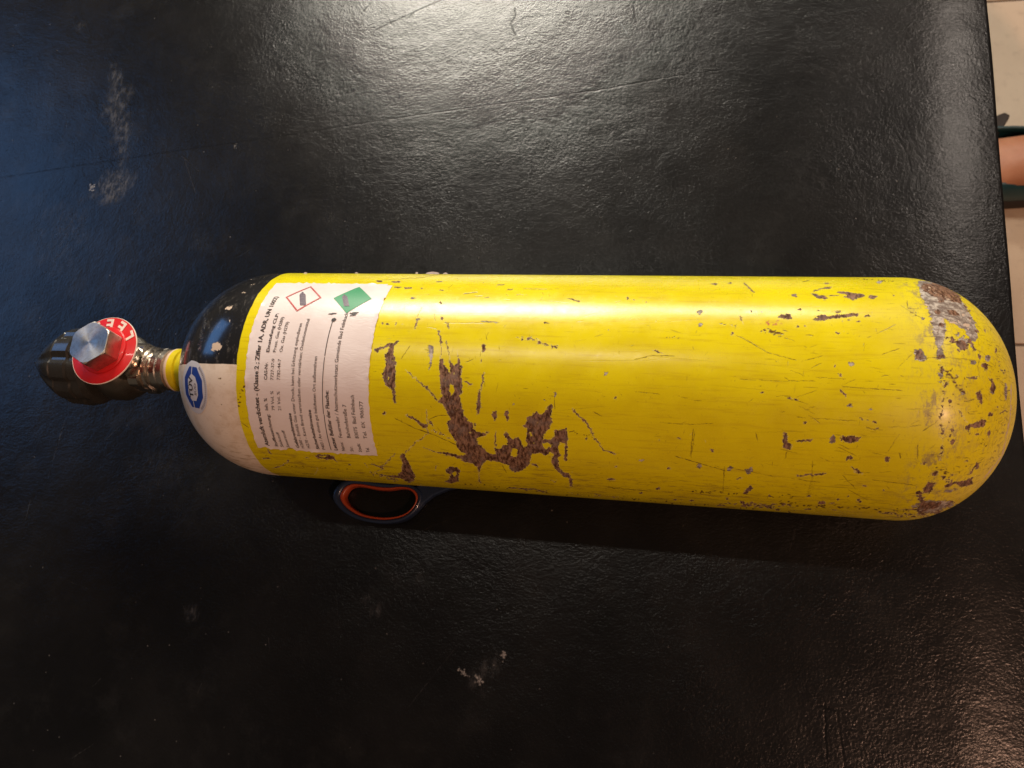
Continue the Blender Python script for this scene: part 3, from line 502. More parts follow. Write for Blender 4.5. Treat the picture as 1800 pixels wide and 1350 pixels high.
B 4020 -790 0 -5 -7 -4 -7 -2 -5 0 1 5 3 5 7 5 5 -2
B 4115 -805 -2 -5 -4 -1 -4 4 -3 4 0 4 3 2 4 4 5 -5
B 3894 -857 -2 -7 -7 7 -6 7 -2 8 -3 11 6 -4 5 -3 5 -8
B 4013 -789 -1 -8 -3 -4 -3 7 -2 6 0 6 1 6 4 2 3 -8
B 4023 -800 2 -7 -1 -6 -2 -3 -3 0 -2 10 1 7 1 2 2 0
B 4100 -792 -5 -4 -5 -1 -8 -1 -3 3 -2 3 6 1 6 1 5 -1
B 4107 -774 1 -8 -3 -12 -6 -9 -3 1 -3 3 2 10 4 10 4 4
B 3999 -807 0 -9 -4 -9 -5 -13 -4 8 -1 9 1 11 4 9 6 2
B 3954 -805 -2 -9 -4 -8 -8 -4 -2 10 0 7 2 6 5 3 5 2
B 4147 -782 -1 -12 -4 -9 -5 -2 -6 2 -4 10 6 9 3 3 5 2
B 4243 -769 -1 -5 -1 -8 -5 1 -4 4 -1 8 2 6 3 0 4 -1
B 4209 -771 -1 -4 -3 -4 -6 6 -5 8 2 4 3 2 5 1 6 -7
B 4190 -785 0 -4 -4 -11 -7 -5 -4 0 -4 0 4 10 7 8 8 7
B 3898 -807 -1 -7 -3 -5 -5 -2 -4 2 0 6 3 6 4 5 5 -1
B 4237 -775 -4 -4 -6 3 -7 5 -4 10 0 9 4 2 8 -8 6 -7
B 4087 -799 2 -4 -5 -4 -6 -3 -3 3 -2 3 5 5 4 4 4 -2
B 4202 -785 0 -5 -2 -4 -5 4 -3 6 0 6 3 2 3 -2 3 -1
B 4128 -796 2 -9 -4 -13 -5 -11 -6 1 -3 9 2 14 5 11 7 5
B 3951 -788 0 -5 -2 -5 -2 -2 -2 0 0 4 0 3 2 5 2 1
B 4157 -809 0 -10 -2 -1 -2 -2 -3 7 -1 11 0 10 2 1 3 -6
B 4152 -775 -1 -7 -4 -3 -5 5 -3 10 1 7 4 3 3 -4 3 -4
B 4064 -788 -5 -6 -3 -7 -6 3 -3 8 -5 9 5 7 7 -1 5 -5
B 4164 -759 -1 -5 -5 -6 -7 -5 -3 1 1 4 1 4 5 3 4 3
B 3993 -844 2 -7 -7 5 -6 9 -3 8 -1 4 5 -2 5 -4 4 -8
B 3919 -807 -2 -5 -5 -1 -8 8 -3 8 -3 9 6 0 8 -7 7 -6
B 4094 -788 2 -6 -8 4 -10 7 -1 7 0 3 4 0 6 -6 6 -6
B 4201 -748 1 -6 -1 -7 -4 -1 -4 -1 -1 6 -1 7 4 4 4 4
B 3873 -852 -3 -10 -2 -15 -7 7 -4 15 -1 13 4 6 5 3 4 -9
B 3875 -834 -2 -2 -3 2 -3 2 -2 4 -1 5 2 2 4 -4 2 -4
D 3759 -684 0 -6 -5 -1 -2 -2 -3 1 -2 4 2 6 3 4 4 -2
D 4138 -699 -2 -1 -5 1 -6 7 -2 3 -3 4 4 -1 7 -6 8 -5
D 3901 -686 1 -3 -2 -3 -1 -1 -2 0 -2 4 0 4 2 2 2 1
D 3864 -681 1 -3 -7 -2 -5 4 -5 1 -1 3 3 3 8 -1 6 -2
D 4238 -672 -1 -4 -2 -5 -4 -4 -2 0 0 3 -1 3 4 5 3 0
D 4000 -681 -3 -3 -2 -3 -4 -1 -3 1 1 3 1 3 3 2 3 -1
D 3989 -683 -1 -4 -6 0 -6 1 -4 2 0 3 4 2 6 1 4 -3
D 3786 -691 -3 -4 -4 -1 -4 1 -4 2 0 3 5 1 3 1 4 -1
D 3757 -691 -3 -7 -2 -6 -5 -4 -4 0 1 4 -1 5 6 5 4 1
D 3765 -700 1 -2 -3 -1 -2 -2 -1 2 -2 2 2 2 3 2 2 0
D 3932 -683 0 -5 -3 -5 -3 -1 -5 -2 0 5 1 5 4 3 3 2
D 3804 -706 -5 0 -3 0 -5 4 -5 3 2 2 3 1 5 -3 7 -3
D 3947 -682 -2 -3 -1 -5 -4 -4 -5 1 1 6 3 2 2 4 3 1
D 4223 -666 -4 -1 -6 2 -5 1 -8 4 1 3 7 -1 5 -1 4 -3
D 3863 -694 -3 0 -4 1 -3 2 -2 3 0 4 4 -2 2 -2 5 -2
D 3757 -692 -2 -4 -2 -4 -4 0 -3 2 -1 3 3 2 3 2 3 0
D 3807 -689 -3 -3 -4 -1 -4 2 -4 2 0 3 3 2 5 -1 3 -2
D 3712 -688 -3 -7 -2 -4 -4 -3 -4 0 -1 4 0 6 6 5 5 2
D 3730 -690 -4 0 -3 0 -5 2 -4 3 2 1 2 2 6 -2 5 -4
D 4181 -671 2 -5 -3 -1 -3 0 -2 -1 0 5 0 3 2 2 3 1
D 3906 -695 -3 -3 -2 -3 -4 -2 -3 1 -2 3 3 4 5 2 3 -1
D 3804 -679 -2 -4 -7 -6 -6 -6 -4 0 0 3 3 4 6 5 5 3
D 4169 -685 2 -2 -4 -4 -3 -3 -1 0 -1 1 1 3 2 3 3 4
D 3831 -672 -4 -3 -3 -3 -4 -1 -4 0 0 2 2 3 5 2 4 1
D 4232 -688 1 -3 -5 -3 -6 -2 -3 2 -2 2 5 2 4 3 6 1
D 3764 -700 -2 -3 -3 0 -1 3 -1 3 0 5 3 1 2 0 1 -5
B 3283 -826 -1 -9 -3 -4 -2 1 -1 7 1 8 2 4 2 2 2 -3
B 2994 -816 -1 -4 -2 -3 -3 -3 -2 -1 2 5 1 4 2 0 2 4
B 3227 -821 -1 -4 -2 -4 -1 0 -2 0 0 2 1 3 2 3 2 1
B 3154 -842 -4 -8 -3 -6 -6 -6 -3 2 -1 2 4 9 6 6 6 4
B 3169 -843 -2 -6 -2 -9 -2 5 0 8 1 8 3 6 1 0 1 -7
B 3178 -817 -1 -7 -7 -7 -6 -4 -7 -4 4 9 3 6 6 8 4 -1
B 3214 -852 -1 -5 -3 -2 -3 1 -2 3 0 4 3 3 3 1 3 -1
B 3007 -834 -2 -4 -2 8 -3 3 -1 5 1 3 2 2 4 -5 1 -7
B 3159 -819 -2 -1 -4 6 -5 5 0 5 0 5 4 -2 3 -4 4 -6
B 3258 -834 -1 -8 -6 -6 -6 -1 -5 4 2 9 4 5 6 2 7 2
B 3048 -837 -2 -6 -5 -5 -7 -8 0 5 -2 0 4 8 6 5 3 0
B 3261 -853 -1 -7 -3 -4 -4 -9 -1 7 -2 5 4 11 3 1 3 1
D 3115 -380 -3 -1 -3 1 -4 1 -1 1 0 2 1 1 5 -2 3 -1
D 3047 -364 -2 -1 -2 -1 -4 -1 -3 1 -1 2 4 0 4 2 3 -1
D 3124 -381 -1 -1 -2 -1 -2 2 -1 2 1 1 2 0 2 0 2 -2
D 3077 -373 -5 -2 -2 -2 -4 -1 -1 2 -2 2 4 1 3 2 4 -1
D 3129 -382 1 -1 -3 -1 -3 -2 -2 1 -1 0 1 2 4 1 2 1
D 3057 -363 -2 0 -3 -1 -5 1 -1 2 1 1 2 1 5 -1 3 -1
D 3043 -362 -1 -2 -6 -2 -4 -2 -5 -2 1 2 2 2 6 2 4 1
D 3068 -365 -4 -3 -4 -1 -5 -2 -2 0 -2 0 4 2 4 2 6 1
D 3044 -363 -4 -2 -5 -1 -6 -3 -3 1 -1 1 4 2 5 2 5 0
D 3047 -362 -2 -1 -1 -1 -1 0 -1 1 -1 1 1 0 2 1 2 0
D 3155 -386 0 -2 -2 -1 -2 -1 -2 1 0 1 0 1 2 2 2 0
D 3146 -376 -5 -1 -3 -1 -6 0 -4 -1 2 1 1 2 6 0 5 0
D 3565 81 0 -1 -4 0 -3 1 0 1 0 2 1 0 3 -1 3 -1
D 3535 83 1 -1 -3 -2 -3 -1 -2 -1 -1 2 1 2 3 1 3 1
D 3599 80 -3 0 -2 -1 -4 0 -1 1 -2 1 3 0 4 0 4 0
D 3549 80 -2 0 -2 -1 -1 2 0 1 0 1 1 1 2 -1 1 -2
D 3593 77 -1 -1 -2 0 -1 0 -2 1 1 2 1 1 2 0 1 -1
D 3574 86 0 -1 -3 -1 -3 1 0 1 -2 2 3 0 3 0 2 0
D 3312 -862 -4 -4 -3 -3 -6 -1 -1 5 -1 3 3 5 5 -2 5 0
D 3386 -838 1 -4 -5 -10 -6 -9 -1 5 0 4 1 7 5 5 5 8
D 4273 -845 1 -7 -1 -7 -1 -6 -2 -1 -1 3 0 7 1 5 1 6
D 3644 -861 1 -7 -2 -9 -2 -3 -1 3 -2 6 1 8 2 6 1 -2
D 4250 -886 -1 -5 -1 -4 -3 2 -2 10 -1 7 0 7 3 -4 2 -4
D 4066 -850 1 -4 -4 -6 -4 -7 -4 -3 -1 6 2 7 5 6 4 2
D 3365 -847 -1 -9 -3 5 -2 5 -3 7 3 4 2 4 3 -2 3 -7
D 4016 -859 1 -9 -1 -10 -2 -7 -3 -4 -2 9 0 12 2 9 3 1
D 3104 -859 -2 -14 -3 0 -1 8 0 9 2 6 3 5 2 0 1 -6
D 3914 -895 1 -16 -1 -5 -1 -5 -2 -4 -1 11 0 13 0 11 3 -2
D 3599 -906 0 -25 -5 2 -4 -18 -3 23 1 20 2 17 4 -1 4 -4
D 3475 -864 -4 -2 -4 3 -3 2 -3 4 1 4 2 2 4 -1 5 -3
D 3783 -882 0 -7 -2 -8 -2 3 -1 1 0 6 -1 7 3 4 2 -1
D 3500 -879 0 -4 -4 0 -3 0 -5 2 3 4 1 4 5 0 3 -3
D 3566 -838 -1 -11 -2 -11 -3 -6 -4 -6 -2 14 2 15 4 7 3 -1
D 3733 -890 0 -12 -4 -5 -4 3 -2 6 -2 12 2 8 5 3 3 -7
D 4057 -889 -1 -8 -2 -10 -5 6 -5 17 1 9 2 3 4 2 5 -5
D 3043 -832 -3 -5 -3 -3 -4 -1 1 6 0 5 2 2 3 4 3 -4
D 3985 -882 2 -10 0 -13 -2 -14 -3 9 -1 15 -2 13 2 10 3 1
D 3800 -855 1 -8 -2 -3 -3 3 -1 7 -2 6 2 4 3 -1 2 -3
D 3379 -864 -2 -11 -5 -10 -6 4 -1 13 0 11 5 3 5 5 5 -4
D 4194 -851 -4 -3 -2 -4 -6 3 -5 8 1 7 0 10 7 -6 6 -5
D 3878 -852 -2 -3 -3 0 -5 2 -3 2 -2 3 5 1 5 1 3 -3
D 3987 -969 0 0 -6 1 -5 -1 -3 0 -4 27 7 -15 6 -12 6 0
D 3284 -879 -5 1 -3 -1 -3 7 0 7 0 4 3 0 3 -2 2 -8
D 3785 -855 -2 -9 -1 -13 -4 -3 -2 9 -2 5 2 8 2 9 4 -1
D 4194 -867 0 -7 -5 6 -7 12 -4 10 0 6 4 -2 6 -7 3 -10
D 3406 -843 -2 -11 -5 -4 -3 -1 -3 5 -1 6 4 6 4 4 3 -1
D 4263 -907 2 -22 -4 -7 -7 4 -5 23 -4 15 3 7 4 4 5 -11
D 3708 -866 -1 -7 -5 -4 -4 -4 -1 6 -2 6 3 5 4 3 3 -1
B 4281 380 5 -6 6 -6 6 -3 7 -2 6 -4 6 -6 6 -4 6 0 7 0 6 0 7 -4 7 -3 5 -8 7 -2 -6 -4 -8 -3 -6 -5 -7 1 -6 2 -6 2 -7 -1 -7 2 -4 7 -4 7 -6 4 -2 9 -6 5 -4 8 -4 7
B 4421 392 7 -1 7 -1 6 -3 8 2 6 -6 7 1 7 -1 6 -2 7 -2 7 1 5 -6 7 0 7 -2 7 -1 6 -2 8 2 6 -4 7 1 8 1 0 -12 0 -11 -7 0 -6 -3 -7 -1 -6 -2 -7 -2 -6 0 -8 -8 -7 -9 -7 -5 -6 4 -5 6 -6 4 -7 2 -6 4 -6 5 -7 3 7 5 7 6 7 4 -6 3 -6 2 -6 4 -7 -1 -7 2 -6 3 -7 3
B 4565 353 8 2 7 3 8 2 7 2 8 -1 6 -4 8 -2 -8 -8 -8 -6 -7 -9 -8 -1 -5 6 -7 0 -7 2
B 4280 192 6 5 7 3 8 2 6 5 -6 2 -7 0 -5 5 7 1 7 2 7 1 8 2 6 -2 6 -1 6 -2 6 0 6 -1 6 -2 7 0 6 1 7 3 6 1 7 1 7 2 6 0 7 -1 6 2 7 1 6 2 7 0 6 2 6 0 6 2 7 1 6 3 6 -2 6 2 7 0 7 -2 7 0 6 -1 -2 -7 -4 -7 -7 -1 -6 0 -7 -1 -7 0 -6 -1 -7 -1 -7 1 -6 -3 -7 0 -6 1 -7 -4 -6 3 -6 -3 -6 -1 -7 -1 -6 -1 -6 -3 -6 3 -6 -3 -7 0 -6 -1 -7 -2 -7 -1 -6 -2 -7 -3 -7 -1 -6 -2 -7 -1 -7 1 -7 -1 -7 -2 -7 -1
B 4207 -348 6 0 7 1 6 1 7 0 6 1 7 0 6 0 7 1 6 2 6 0 7 0 -1 -8 -6 -1 -6 -1 -6 -1 -7 1 -5 -1 -6 -1 -6 -2 -6 0 -6 -2 -6 2 -6 -2
B 4414 -320 6 0 6 0 7 0 6 1 6 2 7 -1 6 1 6 0 7 1 6 -1 7 -2 6 1 6 -1 7 0 6 -1 -2 -6 -3 -5 -2 -6 -4 -5 -6 -1 -7 -1 -6 0 -7 0 -6 -3 -7 -1 -6 2 -6 0 -6 2 -6 1 -6 1 -7 1 -3 7 -2 7
G 4744 56 6 2 6 0 6 1 6 1 6 -3 5 -4 6 -3 2 -5 3 -4 1 -6 1 -5 4 -4 -1 -6 0 -5 0 -6 -8 -2 -7 -1 -7 -2 -6 1 -6 1 -6 1 -6 0 -6 1 0 6 0 6 0 5 0 7 0 6 1 6 1 6
B 4747 49 6 2 7 2 6 2 5 -5 4 -4 5 -4 -1 -6 2 -6 0 -6 -1 -5 2 -6 -6 -2 -5 -2 -6 0 -7 1 -6 3 -6 1 0 6 0 6 0 6 1 6 -1 5
B 4294 379 12 8 12 2 12 11 12 12 12 3 12 2 13 7 11 -4 14 13 0 2 -12 -5 -12 1 -13 -4 -12 -4 -13 -5 -12 -9 -12 -7 -13 -6 -12 -13
B 4371 348 13 -1 13 3 14 2 13 3 0 2 -13 0 -13 -3 -13 1 -14 -4
B 4395 -123 5 -10 7 -8 7 -9 9 -7 2 1 -3 11 -8 8 -6 10 -11 6
B 4480 -461 9 -9 10 -7 11 -6 10 -5 11 -5 10 -5 1 2 -10 6 -9 11 -11 4 -11 2 -9 9 -11 4
B 4229 -533 11 0 12 -2 11 6 12 -2 11 6 10 2 12 1 11 3 12 0 11 1 11 1 10 6 11 2 0 4 -12 -1 -11 1 -12 0 -11 -5 -11 -2 -10 -5 -12 1 -11 -1 -12 0 -10 -8 -12 1 -11 -3 -11 -3
D 3906 94 10 -5 10 -5 10 -6 12 -3 8 -8 11 -4 10 -5 10 -6 10 -6 10 -5 10 -4 10 -6 10 -5 10 -5 12 -3 12 -1 12 -3 11 -3 11 -4 12 -1 12 -2 11 -3 12 -3 11 -3 12 -2 12 -1 0 1 -11 3 -12 1 -11 4 -12 1 -11 4 -12 1 -12 2 -11 5 -12 2 -12 2 -11 3 -11 3 -11 3 -9 7 -11 4 -10 5 -10 5 -9 7 -10 6 -11 3 -11 4 -8 9 -12 2 -9 7 -11 6 -11 3
D 4751 321 -6 -19 -1 -17 -1 -16 1 1 4 16 1 17 4 18
D 4713 286 7 -9 10 -7 7 -9 9 -8 7 -9 10 -7 8 -7 8 -8 10 -5 7 -9 1 1 -6 10 -10 5 -9 7 -8 9 -9 6 -8 8 -9 8 -7 9 -10 8 -7 8
D 4163 -394 0 -12 -4 -11 2 -12 -2 -13 1 0 4 12 -2 12 4 11 -2 13
D 4773 -340 0 -11 2 -10 2 -11 2 -11 1 -11 3 -11 1 0 -1 11 -1 11 -1 11 -3 11 -3 10 0 10
D 3910 -98 11 0 12 -2 12 1 12 -1 12 1 11 -1 12 1 12 0 11 0 12 -1 11 0 12 -1 12 0 11 2 12 -2 11 0 12 1 11 1 12 -1 12 0 11 2 11 1 12 0 11 -1 12 0 11 3 11 -1 12 1 11 -1 11 1 12 0 11 0 0 1 -11 1 -12 0 -11 -2 -11 2 -12 -1 -11 0 -12 -3 -11 1 -11 1 -12 0 -11 -1 -12 -3 -11 1 -12 0 -11 0 -12 -1 -11 0 -12 1 -11 -1 -12 -1 -11 1 -12 1 -12 1 -11 -1 -12 0 -12 0 -12 0 -11 -1 -12 2 -12 -1 -11 2 -12 -1
D 4597 -526 12 -3 11 1 11 -2 11 0 11 0 11 -2 11 -2 11 0 11 -1 11 -1 11 -1 12 -1 11 -1 10 3 12 -7 11 1 10 1 12 -3 10 0 0 2 -11 0 -11 4 -11 -1 -10 -1 -12 6 -11 -3 -11 0 -11 2 -11 2 -11 1 -11 0 -11 1 -11 1 -11 3 -11 -1 -12 0 -11 2 -11 0 -11 2
D 4257 499 14 2 14 8 15 8 0 4 -13 2 -15 -12 -15 -8
D 4405 -114 11 -1 11 0 11 0 11 -1 11 0 11 0 10 -1 11 -1 11 1 11 -1 11 0 11 2 10 -2 11 -1 11 0 11 0 11 1 10 -1 11 0 10 0 11 0 11 -2 11 2 10 -1 11 -2 10 2 0 1 -10 0 -11 2 -10 -1 -11 -1 -11 1 -10 1 -11 0 -11 1 -11 0 -10 -2 -11 2 -11 0 -10 0 -11 1 -11 -2 -11 0 -11 2 -11 0 -11 0 -10 1 -11 0 -11 0 -11 1 -11 0 -11 1 -11 -1
D 4693 -379 4 -10 4 -11 6 -9 1 0 -2 11 -5 10 -7 9
D 4196 -248 11 0 11 -1 12 -1 11 1 11 0 11 0 11 -1 12 0 11 -2 11 1 11 1 11 0 11 -2 12 1 10 2 11 -3 11 1 12 -2 11 1 10 -1 11 0 12 -2 11 3 10 0 11 -1 11 0 0 1 -11 0 -11 2 -11 0 -11 -3 -10 2 -11 0 -12 1 -10 -2 -11 2 -12 -1 -11 3 -11 -1 -11 -1 -11 2 -11 -1 -11 -1 -11 0 -11 1 -11 1 -12 0 -11 0 -11 0 -11 -1 -11 2 -12 1 -11 -1
D 4294 -443 2 -13 0 -13 2 -14 1 -14 3 -14 2 -14 1 -1 0 15 -4 14 -2 14 1 13 -2 14 -2 13
D 4279 -79 11 -1 11 -1 11 1 11 2 11 -2 11 -1 11 0 11 0 11 0 11 0 11 0 11 -2 11 1 0 1 -11 0 -11 1 -11 0 -11 0 -11 0 -11 1 -11 -1 -11 1 -11 2 -11 -1 -11 -2 -11 2 -11 0
D 4145 -170 11 -3 11 -5 13 1 10 -2 12 -3 11 -2 11 -2 11 -4 12 -1 0 1 -12 1 -10 4 -12 3 -11 2 -11 3 -11 2 -13 -1 -10 5 -11 2
D 4316 -524 -13 -7 1 -2 13 8
D 4308 -532 -5 -8 1 -1 5 7
D 4314 -540 -12 -8 1 -1 11 8
D 4312 -548 -10 -8 0 -1 11 8
D 4314 -556 -13 -8 1 -2 13 9
D 4307 -565 -6 -8 1 -1 6 7
D 4317 -573 -17 -9 1 -1 17 9
D 4308 -583 -8 -8 1 -1 8 8
D 4304 -592 -4 -9 1 -1 4 9
D 4311 -601 -12 -8 1 -2 12 8
D 4305 -610 -6 -10 1 -1 6 10
D 4315 -619 -16 -10 1 -2 16 10
D 4312 -630 -13 -10 1 -1 13 9
D 4312 -640 -13 -10 1 -2 13 10
D 4312 -651 -13 -10 1 -2 13 10
D 4311 -662 -12 -11 1 -2 12 11
B 4209 351 -1 -13 -10 -1 -6 4 -4 5 -4 12 10 4 7 2 9 -1
B 4560 219 1 -5 -13 0 -10 0 -12 2 4 5 9 4 11 2 7 -4
B 4229 250 -5 -5 -8 -1 -8 -2 -2 6 -1 4 6 3 6 2 8 -1
B 4204 154 1 -5 -5 -3 -6 1 -1 5 -1 3 3 5 6 1 2 -4
B 4243 158 -2 -2 -2 -2 -3 1 -2 1 1 4 1 2 3 -1 3 0
B 4401 125 -6 -3 -6 -2 -7 0 -4 3 -3 4 7 3 8 0 6 -2
B 4319 245 -4 -2 -4 -1 -4 0 -3 1 1 3 2 2 5 -1 3 0
B 4417 239 0 -3 -11 -1 -14 -1 -1 3 -1 3 4 2 13 1 9 -2
B 4456 194 -2 -3 -4 0 -5 -2 -4 3 0 4 5 2 4 -1 6 1
B 4501 186 -2 -2 -4 -2 -7 0 -2 3 1 2 3 2 7 3 7 -2
B 4422 187 -2 -2 -3 -2 -4 1 -2 1 -1 3 4 1 4 2 4 -1
B 4408 -64 -6 -2 -5 -2 -8 -2 -6 4 2 3 3 4 9 -2 4 -1
B 4451 -186 -1 -4 -5 -1 -4 1 -3 2 -2 3 2 4 7 1 6 -2
B 4201 -174 0 -3 -7 -3 -7 2 -7 2 0 4 6 2 7 1 4 -2
B 4169 -169 0 -3 -8 0 -5 0 -8 1 1 2 6 2 6 1 4 -1
B 4248 -268 0 -2 -7 -2 -7 1 -6 1 1 2 5 2 6 2 7 -1
B 4516 -241 -6 -2 -3 -3 -5 2 -3 1 -2 2 4 2 5 0 4 -1
B 4540 -248 -1 -2 -4 -1 -4 0 -6 1 3 2 2 2 5 1 4 -2
B 4574 -255 -2 -3 -5 -1 -6 -1 -2 4 -5 2 6 3 6 0 5 -1
B 4483 -416 0 -9 -12 -1 -11 -4 -4 9 -1 7 5 5 8 6 9 -6
B 4654 -410 1 -9 -4 -8 -8 1 -5 10 -3 10 4 7 7 0 5 -5
B 4822 -423 1 -9 -5 -1 -4 0 -5 5 -2 8 3 5 4 5 5 -5
B 4239 -528 1 -7 -5 -3 -5 0 -5 5 2 6 1 5 5 3 5 -3
B 4321 -661 -1 -7 -6 -1 -5 -4 -2 7 -3 6 3 5 5 4 6 -3
B 4402 -712 3 -14 -9 -7 -11 -4 -10 13 -1 15 6 8 8 6 11 -4
B 4453 -711 -2 -5 -5 -3 -6 2 -5 2 -2 4 3 4 6 1 8 1
B 4575 -672 3 -15 -3 -11 -9 10 -5 8 -7 13 5 7 4 6 9 -3
B 4512 -645 0 -4 -4 -1 -3 0 -2 2 -1 3 0 4 4 2 4 -2
B 4576 -562 1 -3 -7 -1 -4 0 -5 1 -2 4 5 3 5 1 6 -1
B 4351 -803 0 -10 -10 -7 -14 -3 -10 6 0 10 10 6 9 9 14 -2
B 4468 -677 0 -7 -1 -5 -4 3 -3 4 -4 9 3 5 3 4 4 -5
B 4375 -27 -1 -5 -5 0 -4 -1 -1 4 0 3 1 5 4 -2 5 0
B 4394 476 -5 -4 -7 -3 -6 1 -2 3 -5 6 9 5 8 2 4 -5
B 4390 420 -9 -4 -7 -6 -9 4 -8 2 3 5 7 2 10 5 5 -5
B 4698 357 -1 -5 -4 -2 -5 0 -2 4 2 4 3 4 4 -1 2 -2
B 4584 -280 -1 -4 -3 0 -2 -1 -2 2 1 4 0 4 2 2 2 -4
B 3970 233 -1 -4 -3 -2 -3 -1 -1 5 -2 6 4 2 3 0 4 1
B 4670 -584 1 -3 -4 -2 -4 1 -4 1 2 3 0 3 4 0 5 0
B 4485 -790 2 -5 -14 -1 -8 -2 -8 0 -6 4 7 7 13 1 13 1
B 4123 -684 2 -9 -7 -2 -5 0 -4 6 -2 6 0 12 8 1 7 -6
G 4673 503 -10 -10 -10 -12 -9 6 -3 9 0 13 11 12 12 5 14 -2
G 4466 -15 -4 -7 -11 -1 -8 1 -5 4 -1 5 4 7 11 2 10 -4
G 4555 -200 -1 -4 -10 -1 -7 1 -7 2 2 3 4 2 8 4 5 -4
G 4396 -334 -6 -10 -8 -8 -13 0 -5 12 1 8 5 5 8 10 9 -9
G 4455 -186 4 -8 -11 -1 -8 0 -9 4 2 7 5 6 9 -2 11 2
G 4814 209 -4 -3 -7 -3 -7 2 -3 2 -6 3 9 3 8 0 5 -2
B 4391 -336 1 -8 -8 0 -8 -3 -4 7 1 6 2 6 7 3 5 -7
B 3990 -781 -2 -9 -6 -6 -8 8 -3 10 -6 11 7 6 9 -3 10 -5
B 4081 -793 -1 -11 -8 -11 -9 -13 -5 7 0 9 3 9 6 12 6 -4
B 4074 -821 -2 0 -3 0 -7 8 -2 6 2 1 2 2 5 -5 4 -7
B 4159 -832 0 -5 -7 2 -7 2 -7 5 1 5 5 3 7 -5 6 -3
B 4008 -835 2 -18 -10 7 -11 15 -1 16 -4 14 6 5 10 -13 6 -14
B 4035 -796 1 -8 -3 -11 -4 -5 -4 2 -1 7 -1 9 4 7 5 5
B 3989 -786 -1 -7 1 -10 -4 1 -3 1 -2 5 0 7 3 3 3 2
B 4147 -821 -5 -4 -4 -4 -8 3 -9 5 1 6 7 3 7 1 5 -4
B 4033 -811 -2 -5 -7 0 -6 -1 -4 5 0 5 2 5 7 -2 4 -3
B 4129 -835 1 -10 -3 1 -3 -3 -4 11 2 8 0 7 3 0 2 -5
B 4086 -825 0 -14 -2 -3 -2 -9 -3 13 -3 10 1 8 2 4 3 -4
B 4197 -869 0 -12 -6 -11 -10 13 -8 11 -4 14 4 12 12 -5 8 -10
B 4063 -820 1 -9 -2 -9 -4 -13 -4 3 -3 6 2 15 4 8 5 8
B 3974 -765 3 -7 -4 -6 -5 -2 -4 6 1 8 1 7 4 4 3 -5
B 4144 -814 1 -10 -1 -13 -5 -6 -5 11 -4 10 3 12 3 6 6 1
B 4008 -804 2 -7 -5 -4 -4 1 -3 4 -3 5 3 6 5 0 4 0
B 4032 -766 4 -10 -5 -5 -4 -10 -4 10 -3 9 2 9 3 4 6 3
B 4102 -822 -3 -11 -2 -15 -8 -9 -3 12 -6 6 4 14 7 5 7 1
B 4051 -795 0 -8 0 -8 -3 3 -3 -1 -1 10 0 8 2 3 2 1
B 4155 -860 0 -6 -6 6 -5 10 -7 14 4 0 2 5 6 -10 5 -11
B 4005 -807 0 -11 -2 -12 -4 -5 -3 8 -2 8 0 7 3 10 4 1
B 4030 -833 -3 -4 -7 1 -8 16 -2 11 -1 9 5 0 7 -8 9 -13
B 4036 -774 1 -8 -2 -6 -2 -5 -5 7 -1 12 0 10 4 -1 4 0
B 4115 -814 0 -5 -5 1 -4 4 -3 6 -1 6 3 3 4 -3 5 -5
D 4191 -749 3 -5 -4 -11 -8 -2 -5 1 0 8 0 8 6 7 6 2
D 4706 -770 -3 -6 -4 -2 -5 1 -5 6 -2 6 3 4 5 2 5 -5
D 4244 -741 3 -3 -8 -4 -10 0 -3 3 -3 3 7 2 6 3 9 1
D 4224 -724 1 -5 -2 -5 -4 -1 -2 4 -4 4 3 5 3 1 3 1
D 4404 -745 1 -3 -3 -8 -6 -7 -3 0 -3 0 4 8 4 9 7 7
D 4421 -772 -1 -5 -6 -1 -7 5 -10 4 2 6 5 2 7 -2 6 -5
D 4262 -739 0 -3 -4 -2 -3 3 -2 3 -2 3 3 2 3 0 3 -2
D 4379 -775 -1 -7 -3 1 -3 5 -4 6 1 6 2 6 4 -7 4 -3
D 4415 -743 -3 -7 -1 -6 -5 -6 -2 3 -4 0 1 9 6 5 5 5
D 4404 -742 -1 -6 -3 -8 -8 -7 -3 6 -1 4 1 6 6 6 6 2
D 4773 -726 0 -3 -3 1 -3 0 -3 5 0 5 2 1 3 -1 3 -4
D 4505 -741 2 -5 -3 -7 -5 -3 -6 1 -1 6 2 6 5 3 4 1
D 4807 -740 2 -4 1 -6 -2 -1 -3 4 -3 2 -1 7 1 4 3 -1
D 4235 -753 0 -6 -3 -5 -4 -3 -3 0 -2 3 1 6 4 5 5 3
D 4683 -757 -5 1 -4 -1 -9 6 -8 10 2 3 7 -3 7 -1 6 -8
D 4488 -744 -1 -3 -1 -3 -2 -2 -2 1 -2 2 0 5 3 4 3 -1
D 4388 -753 -1 -6 -5 1 -5 -1 -3 8 0 4 1 6 5 0 6 -5
D 4242 -758 1 -4 -4 1 -4 2 -1 4 -1 3 2 1 4 -2 2 -3
D 4592 -750 1 -5 -1 -3 -2 2 -3 0 -2 6 1 4 2 1 2 -2
D 4346 -744 -2 -7 -4 -11 -4 -10 -3 -1 -2 -1 3 10 3 9 6 11
D 4763 -743 0 -5 -1 -4 -3 -2 -3 6 -2 6 0 6 3 0 3 -2
D 4334 -747 -1 -9 -2 -7 -4 -5 -4 0 -3 3 2 8 4 8 3 -1
D 4819 -726 1 -8 -1 -5 -3 1 -4 0 -2 8 0 5 1 2 3 1
D 4411 -741 2 -6 -3 -2 -3 -1 -2 6 -1 4 -1 6 3 3 4 -3
D 4495 -761 -1 -4 -6 0 -7 7 -7 9 -2 7 8 -2 7 -4 10 -8
D 4312 -760 -1 -7 -4 -1 -3 -3 -3 7 -2 6 1 6 4 0 6 0
